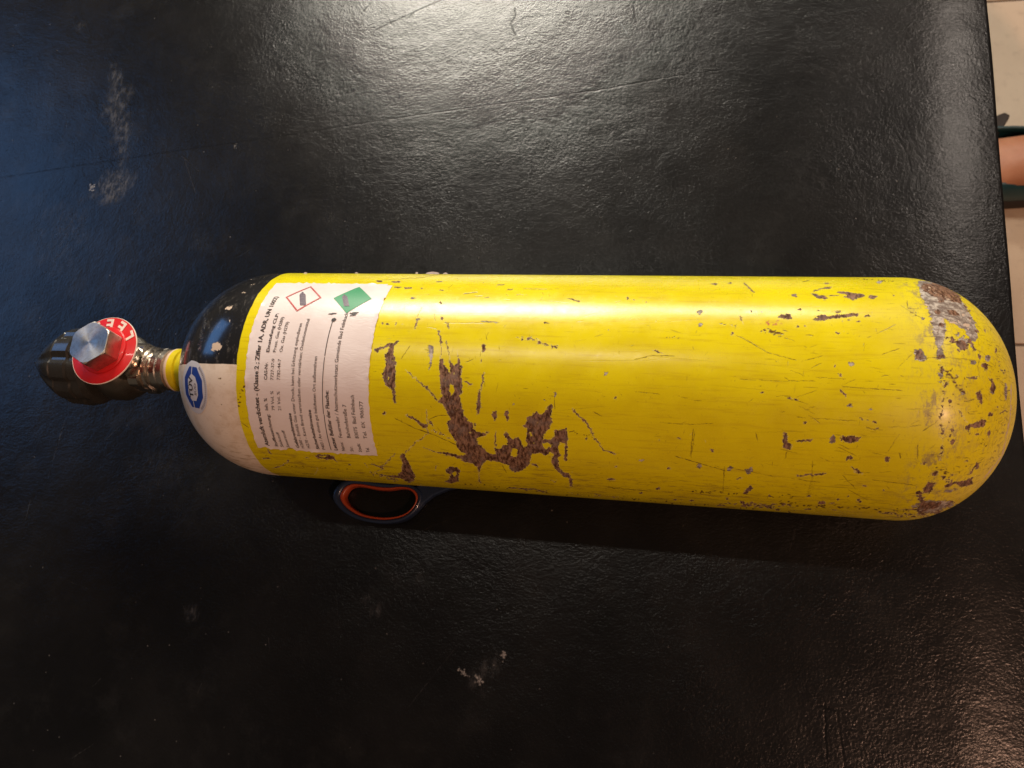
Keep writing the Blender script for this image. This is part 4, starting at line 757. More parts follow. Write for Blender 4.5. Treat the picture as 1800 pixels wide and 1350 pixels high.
D 4689 -734 -3 -3 -1 -4 -5 1 -3 3 -1 4 3 1 3 3 3 -3
D 4634 -724 0 -6 1 -7 -3 -3 -3 2 -2 4 -3 6 3 5 4 3
D 4279 -769 2 -6 -6 -5 -5 0 -6 1 0 7 3 5 5 2 5 1
D 4184 -721 -3 -6 -3 -5 -5 -9 -6 -4 0 3 6 9 4 8 6 5
D 4536 -747 0 -5 -2 -5 -3 -2 -6 -4 -3 7 5 8 2 7 5 -2
D 4780 -750 0 -4 -1 -3 -2 1 -3 -1 0 6 0 2 1 3 3 -2
D 4197 -767 0 -5 -5 -1 -6 6 -6 5 0 6 5 2 6 -4 4 -4
D 4628 -739 2 -3 -4 -5 -7 -3 -4 3 -2 4 4 4 5 6 6 -2
D 4465 -726 -2 -4 -3 -5 -4 -3 -3 1 -2 1 2 4 4 4 5 3
D 4832 -742 -2 -1 -1 -4 -3 4 -3 5 0 4 2 2 2 -2 3 -2
D 4615 -738 1 -7 -8 -1 -5 -2 -7 1 -1 7 3 6 7 3 6 -3
D 4779 -738 -1 -4 -7 -6 -5 -4 -3 0 -4 -1 6 6 4 6 6 3
D 4568 -730 0 -4 -5 -6 -6 -3 -3 3 -2 2 3 4 4 5 8 3
D 4594 -751 1 -6 -3 -5 -3 0 -5 0 1 6 -1 5 4 2 4 3
B 4847 -790 2 -4 -2 -4 -3 1 -3 2 -1 4 1 2 1 4 3 -1
B 4851 -790 0 -5 0 -5 -2 -3 -2 0 -2 0 0 6 1 6 2 2
B 4973 -862 11 -31 -14 24 -14 25 -9 18 2 2 1 3 7 -5 9 -20
B 4828 -772 -3 -3 -3 -1 -4 -2 -2 7 -3 4 3 3 3 1 4 -4
B 4970 -904 3 -10 -3 -5 -14 29 -10 27 -8 19 2 4 6 -7 10 -20
B 4850 -773 4 -8 -3 -5 -1 -9 -5 7 -5 6 1 7 2 6 3 0
B 4745 -789 1 -6 -8 1 -8 6 -4 7 -3 6 6 0 6 0 8 -7
B 4754 -768 -2 -2 -3 -3 -6 1 -3 3 -3 2 4 2 5 1 6 -1
B 4877 -784 1 -4 -3 0 -5 5 -1 6 -2 5 2 -1 3 -1 4 -5
B 4693 -790 -2 1 -2 0 -3 3 -2 4 0 1 1 1 4 -2 2 -4
B 4904 -800 1 -5 0 -4 -4 3 -3 6 -3 7 2 2 2 -2 3 0
B 4990 -907 -3 0 -2 -6 -6 1 -1 0 -4 -1 6 0 4 0 5 5
B 4883 -807 -2 -1 -7 5 -7 7 -3 5 -3 4 5 -3 5 -3 6 -6
B 4879 -827 1 -6 -5 4 -6 6 -7 14 3 2 2 2 4 -2 5 -11
B 4927 -807 1 -5 -3 1 -5 5 -5 4 1 4 0 4 4 -4 5 -4
B 4763 -789 0 -6 -2 -3 -5 5 -3 4 -2 6 2 2 3 3 3 -6
D 4697 546 -3 -7 -3 -7 -4 -5 -1 4 1 6 3 8 5 6 3 1
D 4693 513 -2 -1 -3 1 -2 8 -1 8 3 0 2 -1 2 -4 1 -6
D 4710 515 -2 -5 -2 -3 -1 2 1 6 2 7 2 0 1 0 1 0
D 4723 536 0 -4 -1 4 -1 3 0 5 2 3 2 3 0 -7 0 -5
D 4719 545 -2 -2 -2 -1 -2 2 0 5 2 5 2 0 1 -3 1 -3
D 4683 524 -3 -6 -3 3 -2 5 1 8 1 6 3 1 3 -1 1 -7
D 4737 531 -1 -4 -6 -6 -7 -7 -2 0 -2 1 5 6 6 6 5 3
D 4743 530 -4 -3 -3 -4 -3 -2 -3 -1 1 3 1 2 6 5 3 1
D 4665 536 -2 -4 -3 -7 -2 2 2 8 1 7 3 4 3 3 1 -4
D 4640 555 -3 -3 -3 -4 -4 2 -1 4 1 7 4 1 5 5 4 -3
D 4737 523 -3 -4 -3 -4 -3 1 -1 1 0 3 3 2 4 5 0 -3
D 4597 550 -3 -8 -2 8 -3 4 1 12 4 8 3 7 3 -7 0 -13
D 4798 500 -2 -2 -3 -2 -6 -1 -1 2 1 2 3 2 4 0 5 3
D 4609 544 -4 -6 -2 2 -1 3 0 6 2 6 3 8 3 -1 1 -8
G 4863 542 8 3 15 26 1 -21 16 29 2 -15 7 1 26 53 -5 -33 6 -4 19 33 5 -6 8 1 5 -6 7 0 5 -5 7 0 6 -6 8 0 5 -1 2 -2 8 -1 4 -5 9 0 -9 -31 -8 -35 14 14 0 -14 -11 -38 16 17 2 -10 3 -8 18 22 -11 -37 8 3 0 -14 4 -6 -6 -21 -2 -14 -4 -16 8 -1 4 -6 -8 -21 4 -5 0 -10 2 -7 4 -5 -8 -19 4 -5 4 -5 8 0 2 -8 -9 -17 13 4 -1 -10 -4 -12 3 -7 5 -3 3 -6 -9 -14 3 -7 3 -6 0 -8 -3 -9 3 -7 1 -6 -5 -11 0 -7 1 -7 -1 -7 -4 -10 -10 -6 -7 -8 -1 -10 -12 -4 -6 -7 -5 3 -1 8 -5 3 -6 3 -3 5 -2 6 -4 4 -6 3 1 9 1 8 -8 1 1 9 -7 3 -9 -3 -2 7 -10 -4 -1 9 -9 -3 -2 7 -8 -1 0 10 -9 -2 -5 2 -5 3 -7 0 -5 3 -5 3 -2 7 -8 -2 2 -6 -2 -8 -5 -9 4 -5 0 -7 -1 -7 8 -4 -7 -8 2 -8 -9 -6 -3 -7 -3 -7 -1 -7 -4 -6 2 -7 -6 -6 0 -6 -6 -7 -1 -6 1 -6 0 -7 -9 -6 4 -6 1 -6 -3 -7 3 -5 5 -5 -1 -7 -1 -7 7 -3 -1 -7 -7 -3 -5 2 -7 0 -6 -2 -6 0 -6 -3 -5 3 1 6 -1 6 4 6 -1 6 1 6 -1 6 4 6 -1 6 3 7 -2 5 -6 4 4 7 0 7 -3 5 2 7 -3 6 -1 5 -1 7 3 7 -3 6 -1 6 0 6 -4 5 11 9 -8 5 3 7 3 7 0 7 -1 7 1 7 -1 6 0 7 -9 4 7 10 -1 7 -4 5 3 9 -4 6 2 8 -2 7 2 9 0 8 0 9 -3 6 0 10 0 9 -4 7 1 10 1 11 -7 5 4 11 2 12 0 10 1 12 4 13 0 13 5 16 0 13 0 14 10 23 4 21
B 4861 482 8 3 11 15 9 7 9 8 5 -11 11 13 8 4 13 18 31 70 6 -4 6 -1 7 0 5 -5 7 0 4 -5 7 -1 6 -1 6 -4 6 0 4 -5 -8 -36 20 30 7 0 6 -1 -16 -53 29 48 5 -6 -12 -42 23 36 -15 -49 4 -7 10 8 0 -16 -21 -46 2 -12 -12 -28 10 -2 -13 -26 -1 -12 -12 -10 -5 5 -8 -1 -7 0 -7 1 -6 1 -11 -7 -9 -4 -3 8 -9 -4 -7 -1 -8 0 -10 -10 -9 -8 -8 -4 -8 -7 -7 -2 -12 -5 2 14 5 17 -4 6 -10 -2 -1 11 -6 1 -8 -1 -4 5 -3 9 -6 2 -1 13 -10 -6 -4 6 -6 7 8 18 -2 11 3 15 5 20
B 4930 274 8 2 6 -1 8 3 8 4 9 4 7 1 4 -5 5 -3 4 -5 6 -2 2 -7 4 -5 6 -3 -8 1 -8 -1 -8 -1 -8 -3 -8 -2 -9 -2 -7 3 -9 -3 -7 1 -3 6 1 11
H 4930 229 7 4 8 5 7 1 7 4 8 2 7 2 9 9 7 2 -1 -9 2 -8 0 -9 -2 -9 1 -8 -6 -7 -7 -7 -6 -8 -5 -7 -6 -7 -6 -7 -6 3 -5 2 -1 8 -9 -2 -1 7 0 8 -2 7 3 10 -2 7
H 4847 128 7 4 7 4 7 4 6 6 3 -7 4 -5 2 -6 2 -7 -5 -6 -2 -6 -5 -6 -4 -6 -3 -6 -5 2 -6 0 -6 1 1 7 -1 7 -2 6 2 8
B 4895 256 -7 -11 -9 -5 -10 -3 -5 8 2 13 11 8 10 6 8 -4
B 4903 183 -7 -10 -13 -7 -10 5 -4 5 0 6 5 9 14 4 8 -5
B 4943 117 -4 -12 -5 -9 -9 -2 -7 6 0 10 -1 12 9 7 8 -7
B 4986 106 -5 -7 -12 -5 -9 1 -15 0 2 10 12 8 15 3 9 -3
B 4990 83 1 -10 -14 -4 -12 -1 -7 5 -1 9 9 11 13 -3 10 0
B 5093 195 -9 -8 -11 -3 -7 2 -2 5 -1 7 12 5 8 0 9 0
B 5154 234 -5 -10 -7 -11 -3 5 -3 3 1 8 8 10 6 3 4 0
B 5036 111 -11 -7 -12 4 -10 4 5 10 5 7 10 4 13 -2 -4 -12
B 5047 103 -3 -12 1 -13 -8 -1 -7 10 -1 12 2 7 2 13 7 -8
B 4883 29 -11 -5 -8 -3 -14 -2 -9 4 5 6 5 5 14 0 15 0
B 5086 65 -5 -11 -1 -8 -10 -3 -9 1 -4 7 1 9 8 6 8 -2
B 5122 18 -5 -15 -18 -4 -11 0 -10 5 -5 12 15 12 14 -3 18 6
B 5157 -206 -4 -6 -11 -5 -19 -3 -4 6 -2 4 2 5 14 4 14 -1
B 4933 -276 -2 -4 -7 -2 -8 2 -6 2 -3 4 5 4 9 -2 8 -1
B 4925 -300 -3 -4 -2 -3 -6 1 -3 4 -1 5 2 5 5 -1 6 -1
B 4946 -333 -7 -7 -8 3 -6 5 -4 6 4 8 8 2 8 0 5 -8
B 5153 -307 -4 -10 -5 -9 -7 9 -4 9 -1 14 6 3 7 6 4 -11
B 5074 -299 -1 -4 -7 -1 -9 1 -10 3 3 5 6 2 8 0 10 -2
B 5119 -472 6 -17 -8 -2 -10 -1 -9 21 -10 18 4 10 11 -6 10 -8
B 5212 132 -7 -11 -7 -6 -6 -3 0 8 4 14 12 13 10 8 2 -8
B 4872 -28 -3 -8 -3 -11 -4 5 -4 7 2 11 3 10 4 0 4 -5
B 5283 37 -3 -5 -8 -4 -8 -3 -4 3 -3 3 10 5 8 4 5 0
B 5201 -176 -4 -3 -9 1 -10 2 0 4 1 1 5 2 9 0 8 -4
B 4944 -45 -3 -2 -4 -2 -5 1 -4 1 0 2 4 2 5 2 3 -2
B 4912 -153 -3 -5 -3 -3 -5 1 -3 3 1 6 2 4 4 -1 4 -1
B 4871 -177 -1 -3 -3 -4 -6 3 -1 3 -4 3 4 3 6 2 5 -3
B 5044 -427 -3 -2 -9 2 -7 0 -7 3 2 3 2 2 9 -1 8 -3
B 4978 -489 1 -4 -6 1 -6 0 -1 3 -3 3 2 3 6 -1 5 -3
B 4887 -86 -2 -11 -5 -4 -6 -1 -2 10 0 10 3 8 5 -1 5 0
B 4887 -477 -1 -7 -3 -7 -9 3 -5 7 0 7 1 7 6 1 6 -5
B 4871 -156 1 -4 -4 -1 -4 2 -3 1 1 2 0 4 5 0 3 -2
G 5044 21 -5 -10 -9 -6 -8 2 -8 3 0 12 9 10 10 -1 7 -3
G 5143 64 -5 -10 -12 -10 -15 -3 -9 7 2 12 12 10 17 10 15 -3
G 5285 -83 0 -12 0 -10 -2 -12 -4 -10 -6 -10 -14 2 -1 9 -5 10 -3 9 1 12 2 11 1 12 3 12 1 12 4 12 12 -8 10 -10 1 -15
G 5021 114 -10 -8 -9 -7 -9 -7 -10 -7 -11 -2 -11 -3 -11 -2 -5 7 -5 7 3 14 11 6 11 6 13 5 13 6 8 -3 10 -3
G 5018 -604 -14 -1 -8 -2 -16 5 -19 10 -2 9 9 5 20 -7 19 -7
G 5158 -108 -4 -4 -11 -1 -8 -1 -6 2 -2 4 4 6 12 -2 14 2
G 4986 -118 -1 -5 -13 -3 -13 0 -3 4 -4 4 8 4 12 1 9 -2
G 5002 290 -7 -13 -20 -9 -12 -6 -12 -6 -3 11 -6 10 11 5 12 6 19 10 10 1 11 4
G 4870 -49 -7 -6 -5 -5 -9 2 -5 4 1 6 4 6 9 0 6 -2
B 5001 105 -8 -11 -18 -7 -16 -1 -5 7 -6 7 14 8 17 5 18 1
B 5113 16 0 -11 -13 -10 -12 3 -7 7 4 9 4 12 14 3 16 1
B 5114 -35 9 -2 8 -3 10 -1 10 -3 3 -6 2 -7 7 -5 2 -7 1 -7 7 -5 -7 -7 -6 -7 -5 -7 -7 -7 -7 5 -9 4 -6 4 2 6 3 7 4 5 2 7 5 6 -6 5 -1 7 -7 3 -4 6 -6 4
B 5035 -116 8 4 8 4 8 2 3 -5 1 -6 4 -5 1 -5 3 -6 2 -6 4 -5 3 -5 -6 -5 -6 -5 -6 6 -5 4 -4 6 -6 5 -6 5 0 6 -1 6
B 4985 -255 6 1 7 1 5 4 7 0 7 2 7 1 8 1 7 2 8 1 8 1 8 1 5 4 6 3 6 4 7 2 7 -5 8 -4 7 -6 -5 -5 -2 -6 -2 -6 -3 -6 -4 -5 -9 2 -8 1 -9 1 -8 1 -9 1 -8 0 -8 2 -8 0 -7 1 -1 -6 -4 -5 -1 -6 -2 -5 -8 3 -7 4 -6 3 -1 6 -1 6
B 4944 -558 6 3 3 7 5 4 5 4 7 2 3 7 8 -3 8 -1 6 3 9 -5 7 1 8 -3 8 -1 8 -1 8 -1 7 0 7 2 8 -1 9 -1 5 4 9 -2 7 2 9 -1 4 -11 4 -11 6 -14 3 -12 8 -15 -10 2 -7 -1 -10 5 -8 0 -10 4 -9 1 -8 2 -7 -1 -10 9 -11 5 -10 9 -10 3 -9 9 -9 5 -6 -3 -6 -1 -7 -2 -5 -3 -5 -4 -7 1 -7 1 -7 3
B 4843 -570 3 6 0 7 5 4 2 7 -1 8 5 4 -2 9 5 2 7 0 8 -1 7 -1 8 3 4 -9 -5 -6 2 -7 0 -8 0 -8 7 -10 -6 -5 5 -11 -8 4 -2 -11 -8 2 -7 2 -8 4 -5 -5 -7 11
G 4865 -734 -1 12 2 9 2 9 -4 15 -1 10 -1 11 -3 12 6 5 0 9 6 -1 8 -4 4 6 6 2 7 -2 7 -2 8 -4 9 -8 3 11 9 -9 9 -5 6 1 5 4 11 -11 7 -2 5 5 11 -11 8 -4 7 1 10 -9 6 4 13 -13 12 -29 26 -37 -17 19 0 -13 2 -16 -7 0 -14 14 2 -17 -1 -11 -26 36 11 -34 -7 -1 -14 17 7 -29 -12 10 -13 14 -2 -10 -11 9 3 -22 -15 20 0 -16 -12 13 1 -19 -10 9 -10 9 -11 18 -7 -4 -8 6 -8 4 -10 11 -6 -1
B 4874 -703 6 4 1 10 -8 18 2 8 4 6 8 -4 8 -4 4 5 7 2 6 1 9 -9 3 11 10 -9 10 -11 5 4 6 2 6 3 10 -7 8 -6 1 -11 -3 -7 -6 -3 4 -17 1 -12 -3 -8 -13 11 -5 -3 -2 -13 -11 10 -12 9 -4 -7 -5 -3 -3 -9 -10 10 -9 11 -9 12 -8 -5
B 4979 -52 12 -3 13 -2 16 -2 17 10 18 7 -1 2 -19 -4 -18 -4 -11 -3 -13 1 -12 2
B 5216 -209 40 7 46 -2 0 4 -50 5 -39 -12
B 4945 -188 6 -8 7 -8 10 -7 6 -8 9 -8 8 -8 8 -8 1 1 -7 9 -8 8 -9 7 -6 9 -9 7 -6 8 -8 7
B 4498 -484 14 -6 13 -6 15 -2 0 1 -14 5 -14 5 -14 4
B 5084 -513 8 12 -1 18 5 13 14 0 8 9 10 7 -3 3 -15 -1 -14 -2 -9 -8 -7 -13 -3 -16 0 -17
B 4784 -731 11 3 12 1 13 -1 11 2 13 -1 14 -2 10 5 13 -2 -1 4 -15 8 -11 -5 -11 -3 -14 6 -12 -4 -12 -1 -11 -2 -11 -6
B 4884 -309 -1 -2 -1 -1 -2 -2 -3 2 -1 1 0 3 3 0 2 0
B 4892 -344 -1 -1 -3 0 -6 1 -2 2 -1 1 3 1 6 -1 3 -1
B 4868 -201 -1 -2 -2 0 -2 0 -2 1 -1 2 2 1 2 0 2 0
B 4866 -207 0 -2 -1 -1 -2 -1 -1 2 -1 2 0 2 2 -1 2 1
B 4887 -322 -1 -1 0 -2 -2 0 -3 2 0 3 2 1 2 0 2 -1
B 4885 -274 -4 0 -4 -2 -4 3 -4 2 -2 3 7 -1 4 -1 6 -2
B 4874 -254 0 -2 -2 -1 -1 -1 -3 0 -1 2 1 2 2 2 2 -1
B 4862 -200 -1 -1 -1 -2 -2 0 -2 0 0 2 0 2 2 0 2 0
B 4904 -407 -3 -2 -4 0 -4 1 -4 2 -2 2 6 0 3 0 6 -1
B 4892 -399 -1 -2 -1 0 -2 -1 -2 1 1 2 0 1 2 0 1 0
B 4867 -214 0 -2 -3 0 -2 -1 -2 1 -1 1 1 1 2 1 3 0
B 4871 -255 1 -2 -2 -1 -2 -1 -1 2 -1 2 0 1 3 0 2 1
B 4871 -195 -1 -2 -3 -1 -5 -2 -4 -1 1 2 2 1 5 2 3 1
B 4873 -261 0 -1 -1 -1 -2 0 -2 1 0 1 1 1 2 0 1 0
B 4860 -220 -1 -1 -3 0 -3 0 -3 1 2 1 1 0 3 0 1 0
B 4890 -375 2 -1 -5 -2 -5 0 -4 1 2 1 1 2 5 2 5 -1
B 4867 -211 0 -3 -3 -3 -5 -3 -5 0 2 3 1 3 3 2 5 2
B 4883 -272 -1 -1 -3 -2 -4 0 -3 0 1 1 2 1 2 1 4 1
B 4880 -279 -3 0 -1 0 -2 1 0 1 0 1 1 1 2 -1 2 -1
B 4860 -203 0 -2 -2 -2 -4 -1 -3 0 0 2 0 2 3 2 3 0
B 4893 -374 1 -2 -4 1 -4 0 -1 2 0 1 1 1 4 0 2 -2
B 4874 -236 -1 -2 0 -2 -2 0 -2 1 -2 2 0 2 3 0 2 0
B 4877 -278 1 -2 -1 -1 -2 0 -1 2 -1 1 1 2 2 1 2 -1
B 4892 -350 -1 0 -4 0 -3 3 -5 2 2 2 4 -1 4 -1 3 -3
B 4884 -306 -2 -1 -1 -1 -2 2 -1 1 0 2 2 0 2 0 2 -1
B 4891 -333 0 -1 -2 -1 -3 0 -3 0 1 1 1 1 3 0 2 0
B 4893 -344 2 -1 -7 0 -4 0 -3 1 -3 1 4 1 6 -1 6 0
B 4868 -226 -1 -2 -3 -2 -4 1 -2 1 -1 1 1 2 4 1 2 -1
B 4893 -388 0 -2 -3 -1 -3 0 -2 1 0 1 1 2 2 1 4 -1
B 4875 -303 -1 -1 -2 -1 -2 1 -1 2 0 2 3 0 1 0 1 -1
B 4887 -283 -3 -2 -6 2 -5 3 -5 3 1 2 5 0 6 -3 3 -2
B 4895 -383 0 -1 -2 0 -3 0 -2 2 0 1 2 1 2 0 2 -1
B 4901 -350 -3 -3 -3 -2 -4 -2 -5 -3 0 3 3 3 4 3 3 0
B 4866 -215 -4 0 -4 1 -6 3 -2 3 1 1 4 0 5 -3 3 -2
B 4891 -351 0 -2 -4 -1 -4 0 -6 1 4 2 -1 3 5 0 4 -1
B 4899 -363 -4 -3 -4 -2 -6 -2 -1 1 -4 -1 3 3 7 2 6 2
B 4882 -289 -1 -2 -4 -1 -6 1 -2 1 -3 2 4 1 6 1 6 -2
B 4876 -252 -3 -1 -3 0 -7 1 0 2 0 2 3 0 5 0 6 -2
B 4868 -257 -1 0 -2 1 -4 0 -1 1 -1 2 4 -1 2 -1 2 -1
B 4874 -256 1 -1 -2 -1 -3 0 -2 0 -1 2 2 1 2 1 2 -1
B 4881 -286 1 -2 -6 -2 -5 -2 -2 0 -2 1 4 2 3 3 4 0
B 4879 -263 0 -2 -3 -1 -3 -1 -3 1 -1 1 3 2 2 2 4 0
B 4894 -375 -1 -1 -4 0 -2 0 -1 2 -2 2 2 1 3 -1 4 -1
B 4870 -248 -1 0 -3 0 -3 0 -1 1 0 0 1 1 4 0 2 -1
B 4884 -286 0 -1 -4 0 -4 0 -1 0 -1 1 3 0 3 1 3 -1
B 4864 -221 -1 -2 -3 -2 -6 1 -4 2 0 2 5 1 5 1 5 -1
D 4863 -81 -2 -2 -1 -1 -2 0 -1 0 -2 2 1 2 2 0 2 0
D 4866 -38 -1 -1 -2 -2 -4 -1 -4 -1 -1 2 4 2 4 2 3 0
D 4878 -123 -2 -1 -4 -1 -3 0 -4 1 1 0 2 1 4 1 5 0
D 4868 -43 -2 -2 -3 0 -4 1 0 2 0 1 2 1 3 0 4 -1
D 4876 -150 -2 0 -2 -1 -2 0 -2 1 0 1 2 0 2 1 2 -1
D 4875 -124 -1 0 -4 -1 -4 -1 -3 1 1 0 3 1 3 1 4 0
D 4879 -73 1 -2 -5 -1 -4 0 -3 2 1 2 1 2 5 -1 4 -1
D 4871 -94 0 -2 -2 -1 -2 -1 -1 1 -2 1 1 1 2 1 3 1
D 4878 -115 -2 -1 -3 -2 -5 -1 -2 1 -2 1 5 2 3 1 3 -1
D 4871 -117 0 -2 -4 0 -3 1 -3 2 2 2 2 1 4 0 3 -2
D 4854 -9 -2 -1 -2 0 -2 0 -1 2 -1 2 3 0 2 1 2 -2
D 4869 -96 0 0 -1 -1 -2 0 -1 1 0 1 2 0 1 1 1 -1
D 4875 -146 -1 -2 -3 0 -2 1 0 2 1 2 2 1 2 -1 2 -1
D 4865 -34 -1 -2 -4 1 -3 0 -4 1 -1 2 5 1 4 1 4 -1
D 4866 -20 0 -2 -5 0 -5 -1 -4 2 1 1 4 2 5 -1 4 0
D 4869 -62 0 -2 -3 0 -2 0 0 1 -1 1 2 1 2 1 2 -1
D 4866 -75 -3 -1 -3 0 -3 0 -4 2 1 1 3 0 4 0 2 -1
D 4874 -150 -1 -2 -1 -2 -3 0 -1 2 1 2 0 2 2 1 2 -2
D 4876 -100 -2 -2 -2 0 -1 0 -2 0 0 1 2 1 1 0 2 0
D 4865 -30 -2 -2 -2 -2 -3 0 -3 -1 -1 2 2 2 3 1 4 1
D 4883 -115 -2 -1 -5 -1 -5 -1 -2 1 -1 0 2 2 6 0 6 1
D 4863 -65 -2 -1 -4 0 -3 1 -1 1 0 1 2 2 4 -1 3 -1
D 4929 -61 -2 -1 -6 1 -8 1 -1 2 -1 1 4 0 7 -1 7 -2
D 4936 -93 -1 -2 -4 -1 -3 0 -3 2 1 3 3 2 3 0 4 -1
D 4932 -79 -2 -2 -8 2 -7 3 -5 4 4 1 5 0 7 -2 7 -4
D 4956 -108 0 -3 -3 -1 -4 0 -3 2 2 4 1 3 4 -1 3 -1
D 4976 -117 0 -4 -10 3 -9 3 -6 5 8 1 4 1 9 -1 4 -5
D 4902 -43 -1 -2 -6 -4 -11 -4 -2 3 -1 1 2 4 9 3 10 2
D 4927 -61 -3 -2 -6 -1 -8 0 -1 3 0 1 4 1 5 1 8 -1
D 4986 -139 -2 -2 -5 0 -3 0 -3 1 0 1 2 2 4 0 3 0
D 4910 -29 -1 -2 -2 -3 -4 1 -3 1 -1 3 4 2 3 2 2 -2
D 4949 -97 -6 -2 -5 -1 -6 -1 -5 1 0 1 6 2 5 0 4 0
D 4896 -36 -3 -2 -7 0 -8 2 -2 3 1 2 5 1 7 0 7 -3
D 4897 -37 -3 -1 -2 -2 -4 -1 -3 1 0 1 3 2 3 2 3 -1
D 4927 -67 0 -1 -3 -2 -3 -1 -2 1 -2 0 2 2 3 1 4 1
D 4898 -31 0 -1 -2 -2 -2 1 -3 0 -1 1 2 2 3 0 2 0
D 4992 -154 -3 -2 -8 1 -6 0 -2 1 -1 1 1 2 8 -1 7 0
D 4916 -58 -1 -3 -6 0 -4 2 0 3 -2 4 5 2 4 -3 5 -2
D 4944 -56 -7 -4 -8 -3 -11 -2 -9 0 6 4 5 2 7 3 12 2
D 4913 -50 -9 -1 -7 0 -10 3 -2 4 0 4 8 -1 8 -1 8 -4
D 4937 -87 1 -2 -4 -3 -4 -1 -4 1 1 3 2 2 3 2 5 1
D 4964 -102 3 -2 -8 -3 -10 -3 -4 1 2 3 0 3 9 2 9 2
D 4928 -80 -3 -2 -6 1 -6 2 0 2 -1 3 4 1 7 -2 3 -3
D 4954 -89 -2 -2 -3 -1 -3 2 -1 2 0 2 2 0 3 0 4 -1
B 4912 -729 -5 -7 -1 -6 -7 -5 -3 3 -3 1 1 5 7 5 4 2
B 4864 -640 -2 -4 -4 0 -5 4 -1 6 -2 6 5 -1 4 0 2 -6
B 4871 -634 -1 -5 -3 -1 -5 2 -2 3 0 3 0 4 4 1 3 -3
B 4871 -619 -3 -4 -5 -2 -7 -2 -7 0 -1 2 5 4 7 4 7 0
B 4866 -644 2 -3 -10 2 -9 4 -2 2 -2 2 5 -1 7 -1 6 -3
B 4893 -700 3 -5 -2 -4 -2 -2 -5 -1 -2 6 2 5 0 6 4 -3
B 4934 -801 5 -15 -12 10 -9 9 -7 12 -7 14 5 2 9 -2 9 -16
B 4919 -751 -5 -1 -5 0 -10 5 -4 11 -2 8 4 0 7 -3 7 -8
B 4872 -621 -4 -4 -4 -2 -5 -1 -7 1 1 4 3 3 5 1 5 0
B 4899 -706 2 -5 -11 9 -9 8 -4 5 -5 7 10 -7 7 -5 12 -10
B 4890 -652 0 -5 -9 4 -6 4 -10 6 2 5 6 0 7 -4 7 -5
B 4860 -625 2 -5 -4 -2 -5 -3 -4 5 -2 5 0 6 7 -2 4 0
B 4907 -721 -1 -8 0 -7 -4 -3 -4 -3 -3 4 0 8 4 5 4 3
B 4938 -809 2 -9 3 -12 -2 -6 -8 12 -3 12 -3 10 1 6 5 -3
B 4861 -623 0 -6 -3 -9 -7 -4 -4 4 -5 1 2 7 6 5 6 4
B 4897 -698 4 -9 -8 0 -10 7 -4 7 -7 8 10 -1 6 0 8 -6
B 4917 -746 0 -3 -4 4 -4 2 -3 7 1 2 2 0 4 -2 3 -5
B 4887 -703 0 -7 -2 -3 -4 3 -3 6 -1 3 -3 7 5 -3 4 1
B 4882 -671 2 -4 -8 4 -6 4 -5 4 -2 2 6 -3 6 -1 6 -4
B 4911 -751 -2 0 -4 3 -8 7 -3 5 -3 5 5 -3 8 -8 4 -5
B 4864 -627 -3 -6 -5 -3 -7 -2 -4 3 -5 2 3 6 9 1 8 1
B 4855 -618 -1 -1 -6 2 -6 5 -7 5 1 2 4 0 9 -4 5 -6
B 4982 -913 0 0 -5 0 -4 0 -7 6 -8 23 2 3 18 -33 6 1
B 4880 -814 1 -4 2 -7 -3 0 -3 3 -2 7 1 3 0 3 2 -1
B 5027 -893 -1 -1 -3 0 -1 0 -2 -1 1 0 3 0 1 0 3 1
B 4802 -806 1 -5 -1 -6 -4 6 -3 6 -2 7 2 1 2 2 4 -5
B 4701 -768 -2 -1 -4 -1 -6 5 -5 3 0 3 4 -1 5 -2 5 -3
B 4846 -818 -1 -4 -2 -1 -4 4 -3 7 -1 4 1 3 4 -2 4 -6
B 4727 -782 -1 -7 -4 -4 -5 -3 -3 2 -2 4 -1 6 6 2 5 3
B 4705 -789 0 -2 -3 -1 -6 4 -4 5 -2 4 3 1 7 -2 4 -5
B 4783 -779 1 -6 -2 -7 -5 0 -4 3 -3 4 1 7 5 4 5 0
B 4769 -759 1 -6 -4 -8 -2 -4 -4 -7 -2 7 -1 9 4 6 4 2
B 4893 -792 -2 -4 -1 -4 -2 -3 -4 3 -2 5 1 4 2 4 4 -3
B 4746 -779 -2 -3 -1 -5 -4 3 -4 6 -2 6 2 4 4 -3 3 -2
B 4836 -782 1 -8 -4 -1 -4 2 -3 5 -1 5 -1 5 3 4 4 -7
B 4898 -836 -1 -4 -7 5 -9 15 -7 12 0 5 1 5 10 -12 11 -15
B 5013 -901 -2 1 -7 -1 -4 -5 -4 -1 3 0 2 5 5 0 7 1
B 4733 -790 -1 -4 -4 -3 -8 6 -2 9 -2 6 3 3 5 -3 5 -6
B 4827 -812 -1 -9 -1 -5 -3 -3 -4 5 -4 8 2 5 1 9 5 -3
B 4799 -803 2 -9 -3 -2 -5 4 -4 5 -2 6 0 6 5 -1 4 -3
B 4937 -853 -1 -5 -5 2 -6 7 -7 5 -1 6 2 2 6 -3 8 -6
B 4744 -772 1 -5 -3 -2 -5 -1 -2 7 -1 4 0 6 4 -1 5 -2
B 4733 -768 1 -3 -1 -3 -1 -2 -1 -2 -1 3 0 3 0 3 2 0
B 4819 -795 3 -9 -2 -1 -2 2 -3 7 -1 7 -1 7 3 -2 2 -6
B 4996 -909 -7 13 -2 -3 -18 38 -10 17 -3 9 4 -1 10 -17 13 -22
B 4863 -779 2 -7 -3 -2 -2 -2 -3 0 -3 7 0 7 3 0 3 3
B 4814 -797 2 -5 2 -9 -2 -3 -3 3 -3 7 -2 7 1 4 2 2
B 4786 -773 1 -8 -3 -10 -5 -1 -5 -5 0 9 -2 7 6 5 4 3
